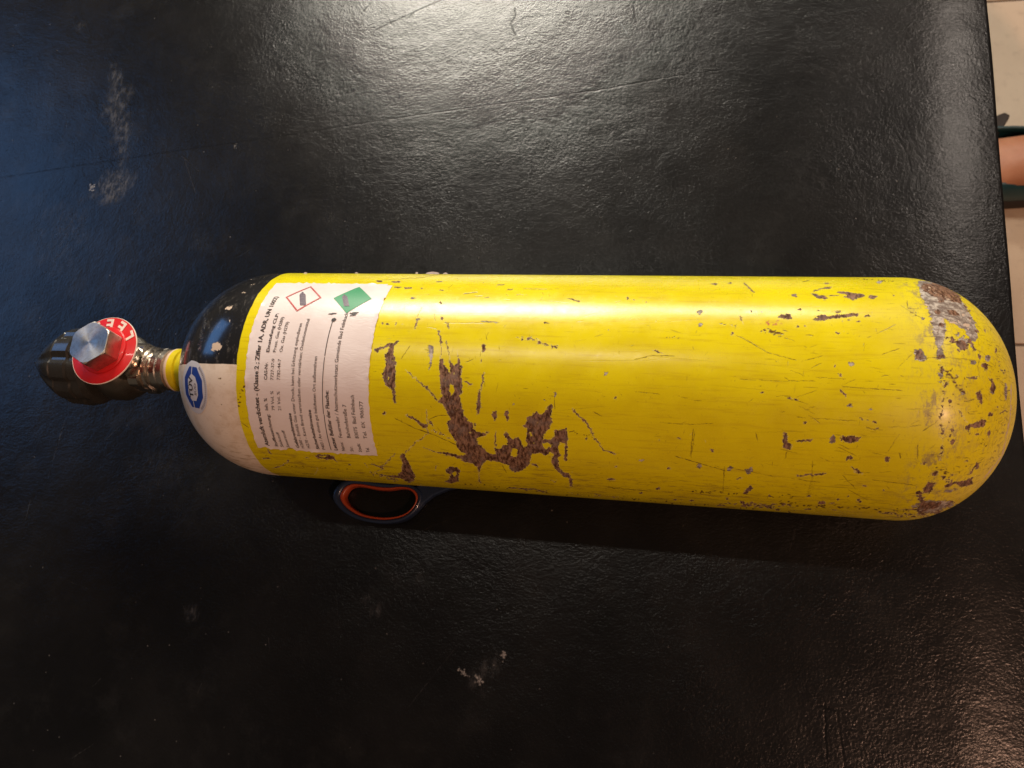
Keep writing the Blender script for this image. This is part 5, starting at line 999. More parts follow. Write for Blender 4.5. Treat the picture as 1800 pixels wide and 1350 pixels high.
D 4779 223 -1 0 -2 -1 -3 1 0 2 -1 2 3 0 2 -1 2 -1
D 4750 266 -1 -2 -3 1 -3 2 -1 3 1 2 3 0 3 -2 2 -3
D 4777 225 -3 0 -3 -1 -2 2 -2 3 3 1 2 1 3 0 0 -3
D 4778 240 -1 -1 -2 -1 -2 2 1 2 0 1 2 2 2 -2 1 -1
D 4768 244 -3 -3 -2 -2 -4 -1 -3 0 1 2 1 2 4 2 3 0
D 4774 224 -2 -1 -1 0 -1 2 0 1 1 1 1 2 2 -1 0 -2
D 4756 242 -2 -1 -2 -2 -2 2 0 2 1 2 1 2 2 -2 2 -1
D 4759 265 -1 -1 -4 2 -2 2 -3 4 1 2 4 -3 4 -1 2 -3
G 4852 338 -1 -3 -2 -1 -1 0 -1 0 -1 2 2 1 1 2 2 -1
G 4842 239 -2 -2 -2 -2 -2 1 0 4 1 2 3 1 2 1 1 -2
G 4860 256 -6 -3 -3 -2 -5 -1 -6 -2 2 3 4 2 5 1 3 1
G 4854 224 0 -2 -3 -3 -4 -1 -4 -1 1 3 2 2 4 3 3 1
G 4847 240 -2 -2 -1 -3 -2 0 -1 2 0 3 1 3 3 1 1 -2
G 4847 281 0 -5 -5 1 -2 3 -1 2 -1 3 4 1 5 0 1 -3
G 4849 185 0 -1 -3 -1 -2 1 -3 0 1 2 3 1 2 0 3 0
G 4854 180 -4 -1 -4 -2 -5 2 0 3 -1 3 4 2 6 0 4 -3
G 4842 310 -2 -2 -3 2 -2 1 -1 4 3 1 2 2 1 -2 2 -2
G 4861 180 -3 -2 -2 -2 -3 -1 -2 0 0 2 1 1 4 2 2 1
D 4921 -455 -1 -1 -3 -1 -3 0 -3 1 0 1 2 1 3 1 2 -1
D 4878 -427 -4 -1 -2 -2 -5 1 -4 1 0 2 3 1 4 0 6 0
D 4903 -454 0 -2 0 -2 -2 0 -1 1 -2 2 -1 2 3 0 1 0
D 4952 -473 -3 -2 -3 -2 -4 1 -3 1 -1 3 2 1 4 1 3 -2
D 4941 -482 -5 0 -4 0 -7 2 -5 4 2 2 2 2 8 -2 7 -4
D 4939 -467 0 -2 -3 -2 -5 1 -4 -1 -2 2 3 3 5 0 4 1
D 4959 -500 1 -3 -2 -1 -3 0 -3 3 -1 3 3 1 2 0 2 -2
D 4885 -442 1 -2 -3 -2 -4 -1 -2 1 -2 2 0 3 5 1 3 -1
D 4910 -456 1 -1 -4 0 -3 2 -5 3 3 0 1 2 4 -2 3 -2
D 4933 -465 1 -3 -5 -2 -4 0 -4 0 -5 1 4 3 6 1 5 3
D 4936 -475 0 -2 -6 3 -5 2 -5 3 1 2 4 -1 6 -2 6 -3
D 4910 -458 2 -2 -7 0 -6 1 -3 1 -1 2 2 0 7 -1 5 0
L 5038 213 -3 -4 -8 -4 -10 -2 0 4 -4 4 8 5 11 2 5 -2
L 4957 202 -4 -4 -9 -2 -8 1 -3 2 -2 4 9 1 7 1 6 -1
L 5034 207 -8 -5 -10 -3 -12 -3 -2 4 -2 4 10 5 10 0 8 0
L 5043 213 -6 -6 -10 -1 -7 -2 -6 1 5 5 4 5 9 1 7 0
L 4956 201 -2 -2 -2 -3 -3 -1 -2 1 -2 2 4 3 3 3 4 0
L 4909 208 -3 -2 -4 -4 -7 -4 -2 0 -1 1 2 2 7 5 6 3
L 4980 198 -6 -1 -4 -1 -6 0 -2 1 -1 2 4 2 8 1 2 -3
L 5039 196 -6 -5 -5 -5 -7 -2 -2 3 -2 4 7 4 5 3 6 1
L 4989 215 -3 -2 -4 -4 -5 1 -2 2 0 4 5 4 6 1 4 -2
L 4916 219 -3 -4 -6 -4 -8 -4 -7 -3 1 2 5 4 8 6 4 1
L 4959 217 -1 -2 -3 -2 -3 -3 -3 -1 1 3 0 3 5 3 2 0
L 5066 223 -2 -4 -3 -4 -2 2 -2 1 1 3 2 5 4 3 3 -1
L 4974 208 -4 -4 -10 -3 -6 -1 -10 -1 1 3 8 3 8 2 7 1
L 4949 201 -2 -3 -6 0 -5 2 -3 4 4 3 4 2 5 -3 7 -2
L 4955 206 -1 -1 -8 -4 -8 -1 -4 -1 -4 0 6 4 10 2 9 3
L 4939 220 -3 -4 -5 -3 -3 -1 -4 -1 0 2 4 3 3 3 3 0
L 4840 265 -4 0 -3 0 -3 2 -4 3 3 0 3 3 4 -2 3 -3
L 4849 294 1 -1 -3 -1 -1 0 -1 1 0 1 1 1 2 1 1 0
L 4849 197 -2 -2 -4 2 -4 0 -5 2 0 1 5 0 5 -1 6 -1
L 4847 186 -2 -1 -4 2 -3 2 -2 2 2 2 2 2 4 -4 4 -3
L 4847 251 -1 -2 -2 -3 -3 0 -1 1 -2 0 3 3 3 2 2 0
L 4848 240 -1 -2 -3 -2 -3 -1 -4 -1 1 2 2 2 3 2 5 3
L 4844 282 -1 -4 -5 3 -4 5 0 3 1 2 2 1 4 -4 2 -4
L 4843 296 -1 -2 -4 -5 -6 -1 -1 3 -1 3 3 5 7 2 5 0
L 4851 195 -2 -3 -2 -1 -2 -1 -1 2 0 2 1 2 3 3 2 -2
L 5341 -22 -7 -17 -2 -15 -4 -16 -5 -15 6 -14 0 -14 -1 -15 -3 -14 2 -15 5 -15 7 -14 -12 -14 7 -15 7 -16 -5 -13 -1 -15 -8 -12 -4 -14 1 -15 0 -15 -3 -14 -3 -13 -2 -14 4 -18 7 -19 -2 -15 -4 -13 0 -17 11 -24 -1 -16 2 -20 19 -35 -24 6 -21 3 -14 -6 2 -21 -15 -2 -16 -2 -14 -4 -5 -12 -10 -8 -10 -7 -8 -10 -5 -12 0 -20 4 -4 3 16 8 9 12 5 14 1 12 6 0 20 7 11 19 -2 18 0 5 14 11 8 38 -24 7 15 -3 24 -8 28 -6 23 -7 23 -9 23 4 15 -7 20 0 16 -6 19 10 10 -2 17 -4 17 5 14 6 13 -6 17 15 10 -9 18 9 13 -6 17 -2 14 6 15 0 16 -13 15 2 14 2 15 4 15 0 15 -2 15 7 16 -5 14 12 19 -11 12
B 4848 -581 1 -3 -5 -3 -6 -2 -3 2 -3 3 2 4 7 1 4 0
B 4853 -587 -1 -7 -6 -3 -6 -7 -5 5 -6 5 5 6 6 3 5 0
B 4886 -675 3 -10 -8 2 -9 1 -8 10 -1 8 7 2 6 2 9 -6
B 4909 -729 1 -12 0 -15 -7 -5 -6 8 -8 3 4 12 2 11 7 4
B 4842 -591 0 -4 -4 -2 -4 0 -2 1 -2 3 0 4 4 2 4 -3
B 4910 -759 -10 0 -7 -2 -15 10 -13 13 2 8 5 6 13 -9 15 -10
B 4909 -726 3 -7 -1 -9 -7 0 -7 4 -1 8 0 8 3 5 6 -3
B 4878 -669 -2 -4 -12 0 -7 -2 -6 2 1 3 -1 4 11 0 8 -1
B 4903 -699 1 -7 -4 2 -4 3 -3 5 -2 7 2 3 4 -2 2 -5
B 4905 -773 1 -7 -2 -3 -3 -3 -4 4 -4 5 1 6 4 0 3 1
B 4889 -658 -3 -3 -11 1 -12 2 -9 6 1 5 8 0 8 -1 13 -3
B 4891 -675 -3 -5 -5 -4 -7 3 -10 1 1 6 3 5 7 1 8 -3
B 4898 -702 -1 -6 -7 -4 -9 -4 -4 6 -8 5 6 6 9 2 7 -2
B 4888 -694 -1 -4 -5 -4 -9 11 -4 7 0 5 2 5 9 -5 9 -8
B 4840 -577 0 -7 -7 -5 -7 -4 -9 -1 -3 6 3 8 9 6 10 2
B 4903 -765 -2 -7 -5 -4 -5 0 -7 0 -3 4 6 6 3 6 8 -3
B 4895 -683 0 -8 -8 -5 -7 -5 -5 2 -2 3 0 8 8 3 7 4
B 4853 -599 0 -3 0 -5 -5 1 -3 2 -1 3 1 2 3 3 3 -2
B 4924 -771 0 -14 4 -17 -5 -12 -8 8 -4 13 -3 13 1 15 8 -5
B 4885 -715 -1 -4 -6 4 -6 4 -5 9 2 3 3 2 6 -4 4 -8
B 4857 -620 0 -6 -12 4 -9 6 -9 5 -5 7 10 0 12 -5 11 -6
B 4881 -662 1 -4 -8 3 -7 0 -6 6 -1 4 5 2 7 -4 8 -2
B 4879 -701 2 -9 -2 -8 -7 6 -7 2 -4 9 3 6 5 1 6 2
B 4875 -641 2 -4 -7 -3 -10 4 -11 2 2 5 4 3 10 2 10 -5
B 4854 -602 -2 -2 -3 1 -4 0 -1 3 -1 2 2 1 3 0 3 -3
B 4847 -593 -1 -2 -3 0 -5 2 -2 2 -1 3 3 0 4 -1 4 -2
G 4926 -708 -2 -6 -7 -4 -12 3 -6 8 -8 8 7 6 11 0 10 -6
G 4909 -700 3 -10 -4 -3 -7 1 -7 10 -1 11 0 8 7 -4 6 -3
G 4984 -700 -7 -4 -5 -4 -9 5 -13 8 -2 12 6 5 8 -2 10 -7
G 4913 -686 -4 -4 -10 3 -10 8 -12 9 1 7 6 2 12 -3 6 -11
G 5103 -823 -23 27 -7 3 -19 26 -15 24 -1 9 1 8 16 -16 18 -25
G 4982 -765 3 -20 1 -24 -14 7 -10 -4 -7 21 2 15 0 20 13 -4
G 5041 -712 1 -4 -3 -4 -9 7 -5 8 -1 4 0 5 8 -5 7 -5
G 5140 -846 -2 -2 -8 0 -30 55 -10 21 0 3 4 -3 20 -29 25 -47
G 4861 -689 -1 -10 -8 -8 -14 2 -11 8 -5 12 13 3 7 3 12 0
G 4875 -677 2 -4 -10 2 -13 3 -7 5 2 3 5 0 10 -2 8 -4
G 5005 -681 4 -11 -2 -7 -9 13 -7 6 -2 8 -3 10 5 3 8 -11
G 4966 -751 3 -6 -2 -7 -6 1 -7 -2 0 9 -2 7 5 5 6 -1
G 5089 -783 -7 -4 -22 25 -18 11 -13 23 -8 16 11 -3 13 -3 18 -25
G 5037 -730 -3 -13 -1 -13 -13 4 -13 18 -11 16 2 11 9 4 14 -11
G 4996 -785 2 -11 -5 2 -9 11 -4 11 -5 11 1 5 6 -6 7 -9
G 5077 -783 -10 5 -9 3 -17 16 -12 15 -3 8 0 9 18 -14 14 -16
G 4866 -671 0 -7 -8 2 -8 -2 -6 7 1 5 4 3 5 2 7 -4
G 5004 -767 2 -7 -6 4 -6 9 -5 7 0 4 0 4 6 -7 7 -8
B 4848 -711 2 -3 -4 -7 -5 -2 -3 0 -4 1 4 6 3 5 4 1
B 4915 -775 -2 -2 -13 11 -12 9 -6 7 -4 7 12 -8 9 -6 7 -8
B 5066 -880 -6 0 -4 0 -5 -6 -8 0 2 0 4 -1 6 6 7 1
B 4863 -721 1 -4 -4 -3 -5 -1 -5 3 -2 4 4 3 5 0 5 1
B 5073 -741 3 -8 -3 0 -7 7 -7 10 -4 9 4 0 5 -3 6 -7
B 5032 -791 4 -11 -5 3 -8 11 -4 8 -3 7 2 0 4 -3 6 -7
B 5055 -723 -1 -2 -8 7 -8 10 -8 8 -3 6 6 -2 10 -9 5 -9
B 5022 -819 13 -37 -30 51 -18 22 -9 19 -2 9 8 -5 13 -15 19 -26
B 5035 -735 2 -4 -3 -5 -4 -4 -4 2 -4 3 3 5 2 7 5 0
B 5002 -811 10 -24 4 -22 -3 -7 -13 23 -12 22 -2 16 2 9 6 -4
B 5049 -706 2 -7 -1 -9 -10 5 -6 6 -10 8 5 5 6 5 10 -4
B 5107 -861 -6 0 -30 50 -23 37 -6 13 -8 15 12 -13 17 -26 43 -77
B 5031 -806 3 -12 10 -27 -13 24 -9 18 -5 15 -4 13 5 -7 5 -5
B 4982 -828 -2 -3 -4 1 -8 11 -7 8 -3 7 4 0 5 -3 8 -9
B 4913 -721 -1 -7 0 -8 -6 5 -5 3 -3 6 1 5 3 6 6 -4
B 5030 -833 5 -15 -12 13 -11 10 -10 13 -3 9 3 2 10 -5 12 -15
B 4969 -775 7 -9 -6 -8 -7 -1 -8 1 -1 11 -4 12 7 4 8 -4
B 5009 -787 9 -17 -12 8 -9 4 -12 11 1 8 0 7 8 0 10 -10
B 4950 -775 -3 1 -4 2 -9 11 -8 9 4 0 2 0 8 -8 6 -7
B 5028 -743 -2 -2 -1 -4 -8 10 -7 7 -1 6 0 5 8 -7 7 -8
B 5043 -886 0 -1 -8 -6 -21 34 -8 13 -5 8 0 7 12 -9 16 -14
B 4922 -734 1 -9 -5 -2 -4 1 -4 4 -5 6 2 6 3 3 6 -2
B 5042 -886 -6 -5 -5 0 -6 -6 -1 -1 -23 51 17 -25 15 -20 6 1
B 5048 -755 -3 -1 -6 4 -9 6 -8 8 3 1 3 0 6 -2 8 -8
B 5042 -733 4 -11 -5 -1 -5 -3 -9 11 -6 13 0 7 7 -3 8 -2
B 5048 -887 1 1 -11 6 -21 34 -16 28 -4 13 6 -2 12 -14 18 -27
G 4869 -103 -3 0 -5 1 -5 1 -1 1 -2 1 4 -1 4 -1 4 -1
G 4873 155 -1 -1 -4 -1 -3 2 -1 2 -1 3 5 0 3 -2 4 -1
G 4879 177 0 -2 -3 -2 -4 -3 -2 0 1 2 1 2 2 2 5 2
G 4863 -46 0 -1 -2 -1 -2 1 -2 1 1 2 2 1 3 0 1 -2
G 4854 -17 -1 -1 -2 0 -2 2 -3 1 1 2 3 0 3 -1 2 -1
G 4863 -80 -3 -1 -3 -1 -3 0 -1 1 -2 1 2 1 4 1 2 -1
G 4864 -103 1 -1 -5 0 -4 0 -2 1 1 0 1 2 5 0 3 -1
G 4867 4 -2 -2 -1 -1 -3 -2 -2 0 0 2 0 1 3 1 3 1
G 4872 134 0 -2 -4 -2 -4 1 -3 1 -1 2 4 2 4 1 5 -1
G 4875 141 0 -1 -4 0 -2 3 -3 2 2 0 1 1 4 -2 2 -2
G 4865 -63 -1 -1 -4 0 -3 2 -1 2 1 0 2 1 3 -1 3 -1
G 4852 -76 0 -2 -2 -2 -3 -1 -3 0 -2 1 2 2 4 2 4 2
G 4880 136 0 -2 -2 1 -2 0 1 2 0 1 2 0 1 1 2 -2
G 4876 39 -2 -3 -6 1 -5 -1 -4 1 -1 2 4 2 7 0 5 0
B 4863 -149 -1 -1 -1 0 -2 -1 -1 1 -1 1 1 1 2 1 3 0
B 4867 -39 -1 -1 -3 -2 -3 -2 -1 1 -3 1 3 2 4 1 2 0
B 4859 55 -1 -1 -2 -1 -3 -1 -2 0 -2 1 4 1 3 1 3 0
B 4868 13 -3 -2 -3 -1 -4 -1 -2 -1 0 1 0 1 5 2 3 0
B 4868 -141 -1 -1 -1 0 -2 1 0 0 0 2 1 0 2 -1 0 0
B 4868 -77 -1 -1 -2 -2 -3 -2 -3 0 0 1 2 2 3 1 2 0
B 4876 -213 -1 -1 -3 -1 -4 -1 -3 0 2 1 1 0 2 1 3 1
B 4860 55 0 -1 -1 -1 -2 -1 -1 1 -1 1 2 0 1 2 1 -1
B 4865 -77 -1 -1 -1 -2 -3 0 -1 0 -1 1 0 1 3 2 2 0
B 4865 -141 0 -1 -4 0 -3 1 0 0 -2 2 3 0 3 0 2 -1
B 4875 -209 1 -2 -2 -1 -2 -1 -2 1 0 1 1 1 1 2 2 0
B 4870 -170 -2 -1 -2 -1 -3 -1 -3 0 -1 1 3 1 3 1 4 1
B 4873 -183 2 -1 -5 -2 -3 -2 -4 0 -1 2 2 2 4 2 4 0
B 4863 -157 1 -1 -2 -1 -2 0 -2 0 -1 1 2 2 2 1 2 -1
B 4865 2 0 -1 -2 -1 -1 0 -1 1 -1 0 1 1 1 1 2 0
B 4860 -12 -2 0 -1 0 -2 0 0 1 -1 0 2 1 2 0 1 -1
B 4865 23 -2 0 -3 1 -3 2 -1 0 -2 2 4 -2 3 -1 4 -1
B 4865 -28 -1 -2 -3 -1 -3 0 -2 0 -1 1 3 1 2 1 2 0
B 4860 15 -1 -1 0 -2 -2 1 -1 1 0 2 1 1 2 0 1 0
B 4866 -28 1 -1 -2 -2 -4 -1 -2 0 -1 2 2 2 2 2 3 -1
B 4866 -178 -1 -1 -2 -1 -2 0 -1 1 -2 2 3 1 2 0 1 -1
B 4858 39 0 -1 -1 -1 -2 0 -1 0 0 0 1 1 1 1 2 0
B 4871 -131 2 -1 -5 -1 -4 -2 -1 2 -1 1 2 1 4 1 3 1
B 4870 -28 0 -1 -2 0 -3 1 0 2 0 1 2 1 2 -2 1 -1
B 4868 -89 1 -1 -4 0 -2 1 -3 1 1 1 2 1 3 -1 2 -1
B 4863 -100 0 -1 -2 0 -2 1 0 1 0 1 1 0 3 0 0 -1
B 5005 81 0 -4 -7 -2 -5 -2 -5 2 0 4 6 3 4 3 6 0
B 4986 79 -5 -2 -7 -2 -8 1 -9 1 3 3 8 2 10 3 7 -2
B 4964 83 -4 -3 -5 -2 -5 1 -7 2 6 4 4 2 6 2 8 -1
B 4943 115 -2 -3 -4 -2 -7 -3 -6 -2 0 3 7 4 5 4 8 2
B 4972 100 -7 -5 -9 -4 -8 -2 -7 -1 -2 3 7 4 10 5 9 1
B 4983 80 -5 -2 -6 -2 -8 3 -2 6 6 3 5 3 8 -2 6 -4
B 4974 78 -1 -4 -1 -4 -4 0 -2 1 -5 2 2 5 4 3 4 -1
B 4956 91 -1 -3 -6 -1 -5 1 -4 3 3 4 5 3 5 -2 3 -1
B 5015 103 -2 -4 -12 -8 -13 -8 -5 0 -6 -1 13 9 9 6 13 7
B 4921 105 -1 -1 -5 -5 -7 -2 -5 -2 -1 1 5 3 6 4 8 4
B 4911 116 -3 -3 -2 -3 -3 1 -1 3 1 4 2 3 3 0 3 -1
B 4931 105 -3 -5 -6 -3 -4 1 -3 2 -2 4 5 3 4 2 4 -1
B 4914 116 -6 -4 -7 -4 -10 -2 -3 2 -1 3 4 3 10 3 7 0
B 4958 105 -2 -3 -4 -1 -4 -1 -2 2 1 2 1 3 5 1 3 -1
B 4955 106 -3 -4 -3 -4 -4 1 -3 1 1 4 0 4 6 2 3 -1
B 4967 101 -6 -2 -8 0 -11 0 -1 4 1 3 6 3 10 -1 10 -2
B 4964 61 -4 -2 -7 0 -5 3 -5 3 2 4 7 2 7 -3 2 -4
B 4961 102 -4 -1 -12 -2 -11 0 -6 1 3 1 3 2 12 0 14 1
G 4985 128 -3 -1 -3 1 -6 1 1 1 -2 2 5 0 4 0 3 -2
G 4990 138 1 -1 -6 -2 -5 -2 -1 2 -1 1 3 2 5 1 5 2
G 4988 136 -3 -5 -9 -7 -11 -5 -9 -2 1 4 6 7 11 6 6 0
G 4964 137 -5 -1 -5 1 -5 3 -2 2 0 3 4 0 6 -4 3 -1
G 4971 152 1 -3 -7 -7 -11 -4 -2 4 -3 1 4 6 10 4 6 1
G 5022 130 -4 -3 -8 -2 -10 -1 -3 2 -1 3 8 2 8 2 10 0
G 4992 112 0 -3 -3 -2 -2 0 -3 0 -2 3 4 3 2 3 2 -2
G 5043 94 -5 -2 -8 -1 -9 1 0 4 3 3 5 1 7 1 8 -3
G 5006 129 -2 -2 -6 -2 -9 -1 -5 -1 -4 1 7 3 11 2 7 1
G 5048 99 -6 -4 -4 -4 -7 -1 -8 -3 3 5 2 3 8 4 5 -1
G 5052 109 -10 -4 -9 -4 -9 -2 -12 -3 7 4 2 2 12 3 13 4
G 4998 144 0 -4 -7 -1 -7 0 -2 2 1 3 5 2 6 1 7 0
B 5071 252 0 -2 -3 -2 -2 -1 -2 0 1 1 1 3 3 2 3 0
B 5077 281 -3 -4 -3 -4 -6 -6 0 3 -1 2 1 4 7 5 3 1
B 5073 361 -2 -6 -8 -8 -10 -10 -2 2 1 5 6 7 8 11 10 7
B 5065 364 -3 -7 -4 -6 -5 -4 -3 -1 0 2 2 5 5 4 3 3
B 5074 386 -5 -7 -5 -4 -1 2 0 3 2 5 4 5 5 5 -2 -6
B 5062 314 -2 -4 -3 -4 -3 -2 -1 1 1 2 1 3 3 3 3 2
B 5095 261 1 -2 -13 -8 -7 -5 -11 -7 -2 1 12 9 9 6 13 10
B 5058 330 -3 -3 -2 -3 -4 -2 0 2 -2 1 4 4 4 3 2 0
B 5058 284 -2 -2 -3 -2 -3 0 -3 0 3 2 2 2 3 1 2 -1
B 5050 373 -3 -5 -3 -2 -3 -2 0 4 2 4 4 5 3 3 1 -3
B 5086 343 -4 -8 -12 -12 -10 -8 -12 -8 4 8 9 10 12 14 13 10
B 5063 265 0 -5 -8 -3 -4 1 -4 1 1 5 7 4 7 5 4 -2
B 5069 300 -4 -3 -10 -6 -11 -6 -2 1 -1 1 6 3 10 6 11 5
B 5067 366 -1 -5 -7 -6 -6 -4 0 4 -1 3 7 6 6 6 5 2
B 4968 -537 -2 0 -4 1 -6 4 -3 3 0 2 3 -1 6 -3 5 -4
B 4892 -471 0 -3 -9 2 -10 1 -5 4 3 2 4 1 7 -1 6 -3
B 4892 -465 1 -1 -3 1 -4 0 -1 2 0 1 1 0 4 0 3 -1
B 4980 -526 2 -4 -2 -5 -6 2 -5 1 -4 4 1 6 5 3 5 -2
B 5031 -594 4 -7 -13 8 -7 5 -11 8 3 2 4 1 11 -7 8 -7
B 5018 -556 -3 -1 -6 3 -6 4 -5 7 4 1 4 0 5 -3 5 -6
B 4930 -506 -4 0 -3 -1 -4 4 -1 3 -1 2 3 -1 4 0 4 -3
B 4962 -529 0 -3 -3 -2 -5 4 -4 2 -1 4 3 1 4 0 4 -3
B 4896 -470 -6 1 -4 0 -8 4 -2 3 -1 2 5 -1 6 -3 6 -3
B 4900 -481 -1 -2 -3 0 -2 1 -3 2 1 3 2 1 3 0 2 -2
B 4888 -469 -1 -3 -6 2 -5 4 -5 3 1 3 5 1 5 -4 3 -3
B 4939 -503 -4 -1 -6 0 -7 5 -5 5 0 4 7 -2 5 -2 9 -4
B 4963 -513 0 -1 -9 2 -8 1 -7 3 -1 2 9 -2 6 -1 9 -2
B 4964 -519 -2 -1 -3 -1 -4 5 -3 4 -1 2 4 0 5 -4 6 -3
L 5034 283 -7 -8 -4 -4 -6 -5 -6 -2 -1 2 6 6 7 5 7 5
L 4962 389 -2 -4 -5 -5 -5 -2 -2 1 -2 1 6 5 6 6 5 2
L 5055 249 -2 -2 -3 -2 -3 -1 -2 1 1 0 2 2 3 1 3 2
L 4915 404 -2 -4 -4 -1 -4 -1 -1 2 0 3 4 4 6 4 2 -4
L 4903 455 -5 -3 -4 -3 -5 0 0 5 0 3 5 4 4 -1 6 0
L 5027 271 -2 -4 -5 -5 -5 -4 -2 0 -3 0 5 5 4 4 6 4
L 4941 395 -2 -4 -5 -6 -3 -3 -5 -3 1 3 3 5 5 5 4 3
L 4975 366 -6 -4 -8 -3 -8 -1 -1 2 -2 2 6 2 8 3 6 -1
L 5033 276 -1 -4 -4 -4 -5 -3 -2 1 1 3 1 4 5 3 3 1
L 4897 425 -5 -5 -6 -6 -6 -2 -4 0 0 3 6 4 6 5 4 0
L 5026 270 -1 -2 -4 -2 -4 -2 -3 -1 1 2 2 2 5 3 3 1
L 4981 373 -1 -3 -10 -6 -7 -5 -6 -3 4 4 2 3 10 7 3 1
L 5066 260 -2 -6 -9 -8 -7 -2 -3 0 -4 1 7 7 6 4 4 1
L 4992 360 -2 -5 -3 -2 -4 -4 -2 2 3 5 2 3 2 2 3 1
L 5023 299 -3 -5 -3 0 -3 0 0 3 3 4 3 5 5 2 0 -5
L 4872 468 -1 -4 -5 -3 -2 1 -4 1 4 6 3 2 3 2 4 -1
L 4972 375 -2 -5 -4 -6 -5 -3 -2 1 -3 0 6 8 4 4 4 2
L 4923 450 -3 -5 -3 -3 -4 -2 0 3 1 3 2 4 5 5 3 -1
B 5248 28 -1 -3 -11 -4 -11 -5 -8 0 1 3 7 5 11 4 10 2
B 5288 -85 0 -2 -10 -2 -7 2 -10 0 3 2 8 1 8 1 7 -1
B 5271 -84 -5 -1 -5 -1 -9 0 -4 3 1 2 7 1 9 0 8 -1
B 5285 -40 -6 -3 -14 -3 -12 -3 -11 -1 1 1 11 4 12 3 8 0
B 5252 -27 0 -1 -3 -2 -3 -1 -4 -1 -1 1 3 2 2 2 4 1
B 5262 14 -2 -1 -9 -1 -11 0 -1 2 0 2 7 2 11 0 8 -1
B 5280 -191 -7 0 -7 -1 -9 1 -6 1 0 2 8 0 6 0 8 -1
B 5279 -122 -2 -1 -5 -1 -5 1 -5 1 3 2 3 1 6 0 4 -1
B 5233 25 -5 -2 -5 -1 -6 0 -2 1 2 2 3 1 6 0 3 -1
B 5326 -72 -8 -5 -16 -3 -10 -2 -8 0 -2 2 7 3 13 5 18 2
B 5212 119 -3 -2 -5 -4 -6 -2 -2 0 -1 1 3 2 6 4 5 1
B 5296 -328 -4 -1 -9 2 -13 2 -4 2 -6 2 10 -1 10 -1 10 -3
B 5281 -323 -4 -1 -4 -1 -5 3 -5 2 -1 2 2 2 7 -3 6 -2
B 5224 40 -2 -2 -4 0 -6 -1 1 2 1 3 5 2 5 0 1 -2
B 5289 -277 0 -2 -7 -1 -8 1 -6 0 -1 2 5 1 4 1 6 -1
B 5226 70 2 -2 -7 -4 -6 -2 -4 0 2 4 2 3 6 4 4 -1
D 5204 12 1 -2 0 -2 -3 -2 -3 0 -4 0 2 2 0 2 3 2
D 5161 -64 0 0 -3 -1 -4 0 0 0 -1 1 2 1 3 0 3 0
D 5306 -503 -5 2 -7 6 -8 6 -5 6 4 -2 2 0 9 -6 3 -5
D 5190 55 -3 -2 -4 -4 -6 -3 -6 -4 4 3 0 1 6 5 6 3
D 5146 -363 -3 -4 -2 -3 -5 -2 -4 1 -5 0 3 4 4 3 5 1
D 5217 -335 0 -1 -4 0 -4 0 -5 1 0 1 3 1 4 0 3 -1
D 4968 -448 1 -1 1 -6 0 -5 2 -6 -2 1 -1 4 -1 6 -1 6
D 5218 -532 2 -4 1 -4 -2 -1 -2 -3 -2 3 -1 4 0 3 1 2
D 5027 -331 2 -2 -7 0 -6 0 -2 2 -2 1 4 2 5 0 5 -1
D 4914 -176 1 0 2 -1 0 -1 -2 -1 -2 0 -1 1 -1 1 2 1
D 5005 -204 -1 -1 -4 1 -3 3 -1 2 2 0 2 1 3 -2 1 -2
D 5006 -474 0 -2 0 -3 -3 -3 -1 -1 -1 0 1 3 1 3 2 3
D 5026 -142 -1 -1 -2 -1 -2 0 -3 0 -1 2 3 1 2 1 2 -1
D 5229 -472 -4 3 -4 3 -2 3 4 0 4 -2 3 -3 3 -3 0 -2
D 4907 -246 -2 0 -2 3 -2 2 0 3 2 -1 1 0 3 -3 0 -3
D 5022 -286 0 -3 0 -4 -3 -2 -4 -3 -1 2 0 3 3 3 2 1
D 5060 -259 -3 0 -4 1 -5 1 -1 1 -3 1 6 -1 3 0 5 -2
D 5135 63 -3 0 0 6 -1 5 4 4 4 2 0 -6 2 -3 -3 -4
D 5248 -388 2 -4 -1 -2 -3 -3 -6 1 -2 4 -1 3 2 2 4 0
D 4913 -322 -1 -1 -2 4 -2 4 1 1 1 2 2 -3 2 -3 1 -5
D 5162 7 -1 0 -2 1 0 2 1 1 1 2 1 -2 1 -2 0 -1
D 4960 -271 -2 1 -1 0 -1 2 0 1 1 0 0 0 2 -1 1 -2
D 4951 -166 -2 -2 -4 0 -5 0 -1 2 -1 1 2 1 4 0 5 0
D 5257 -502 1 -4 -6 2 -7 5 -3 5 -4 4 5 -2 5 -1 4 -5
D 5172 -151 -2 -1 -1 2 0 2 1 2 3 -1 2 -1 0 -1 0 -3
D 4976 -63 -1 -1 -2 4 -1 4 1 2 1 2 2 -2 2 -5 -1 -3
D 4914 -60 1 -1 0 -3 0 -3 -1 -5 -1 2 0 3 1 3 0 3
D 5016 -151 -1 0 -3 3 -2 4 -2 3 2 0 2 -3 2 -3 2 -3
D 4962 -89 -3 -1 -2 0 -4 0 -2 1 -1 1 3 0 4 0 2 0
D 4891 -144 -2 -1 -1 2 -2 1 2 1 1 1 2 0 2 0 -1 -2
D 4915 -15 0 -4 0 -3 -2 -4 -2 -1 -2 -3 0 5 2 4 2 4
D 4887 -78 0 -1 -2 0 -2 1 -1 1 0 1 1 0 2 -1 2 -1
D 4983 -90 2 1 1 -3 -1 -2 -1 -2 -2 0 -2 2 0 2 2 2
D 5084 -226 -2 0 -2 1 -1 2 0 1 1 1 2 -1 2 -1 0 -1
D 4905 -174 -1 -2 -2 1 -3 1 -1 1 0 3 3 0 3 -1 2 -1
D 5188 -244 -2 0 -4 1 0 1 3 1 3 1 5 -1 0 -2 0 -2
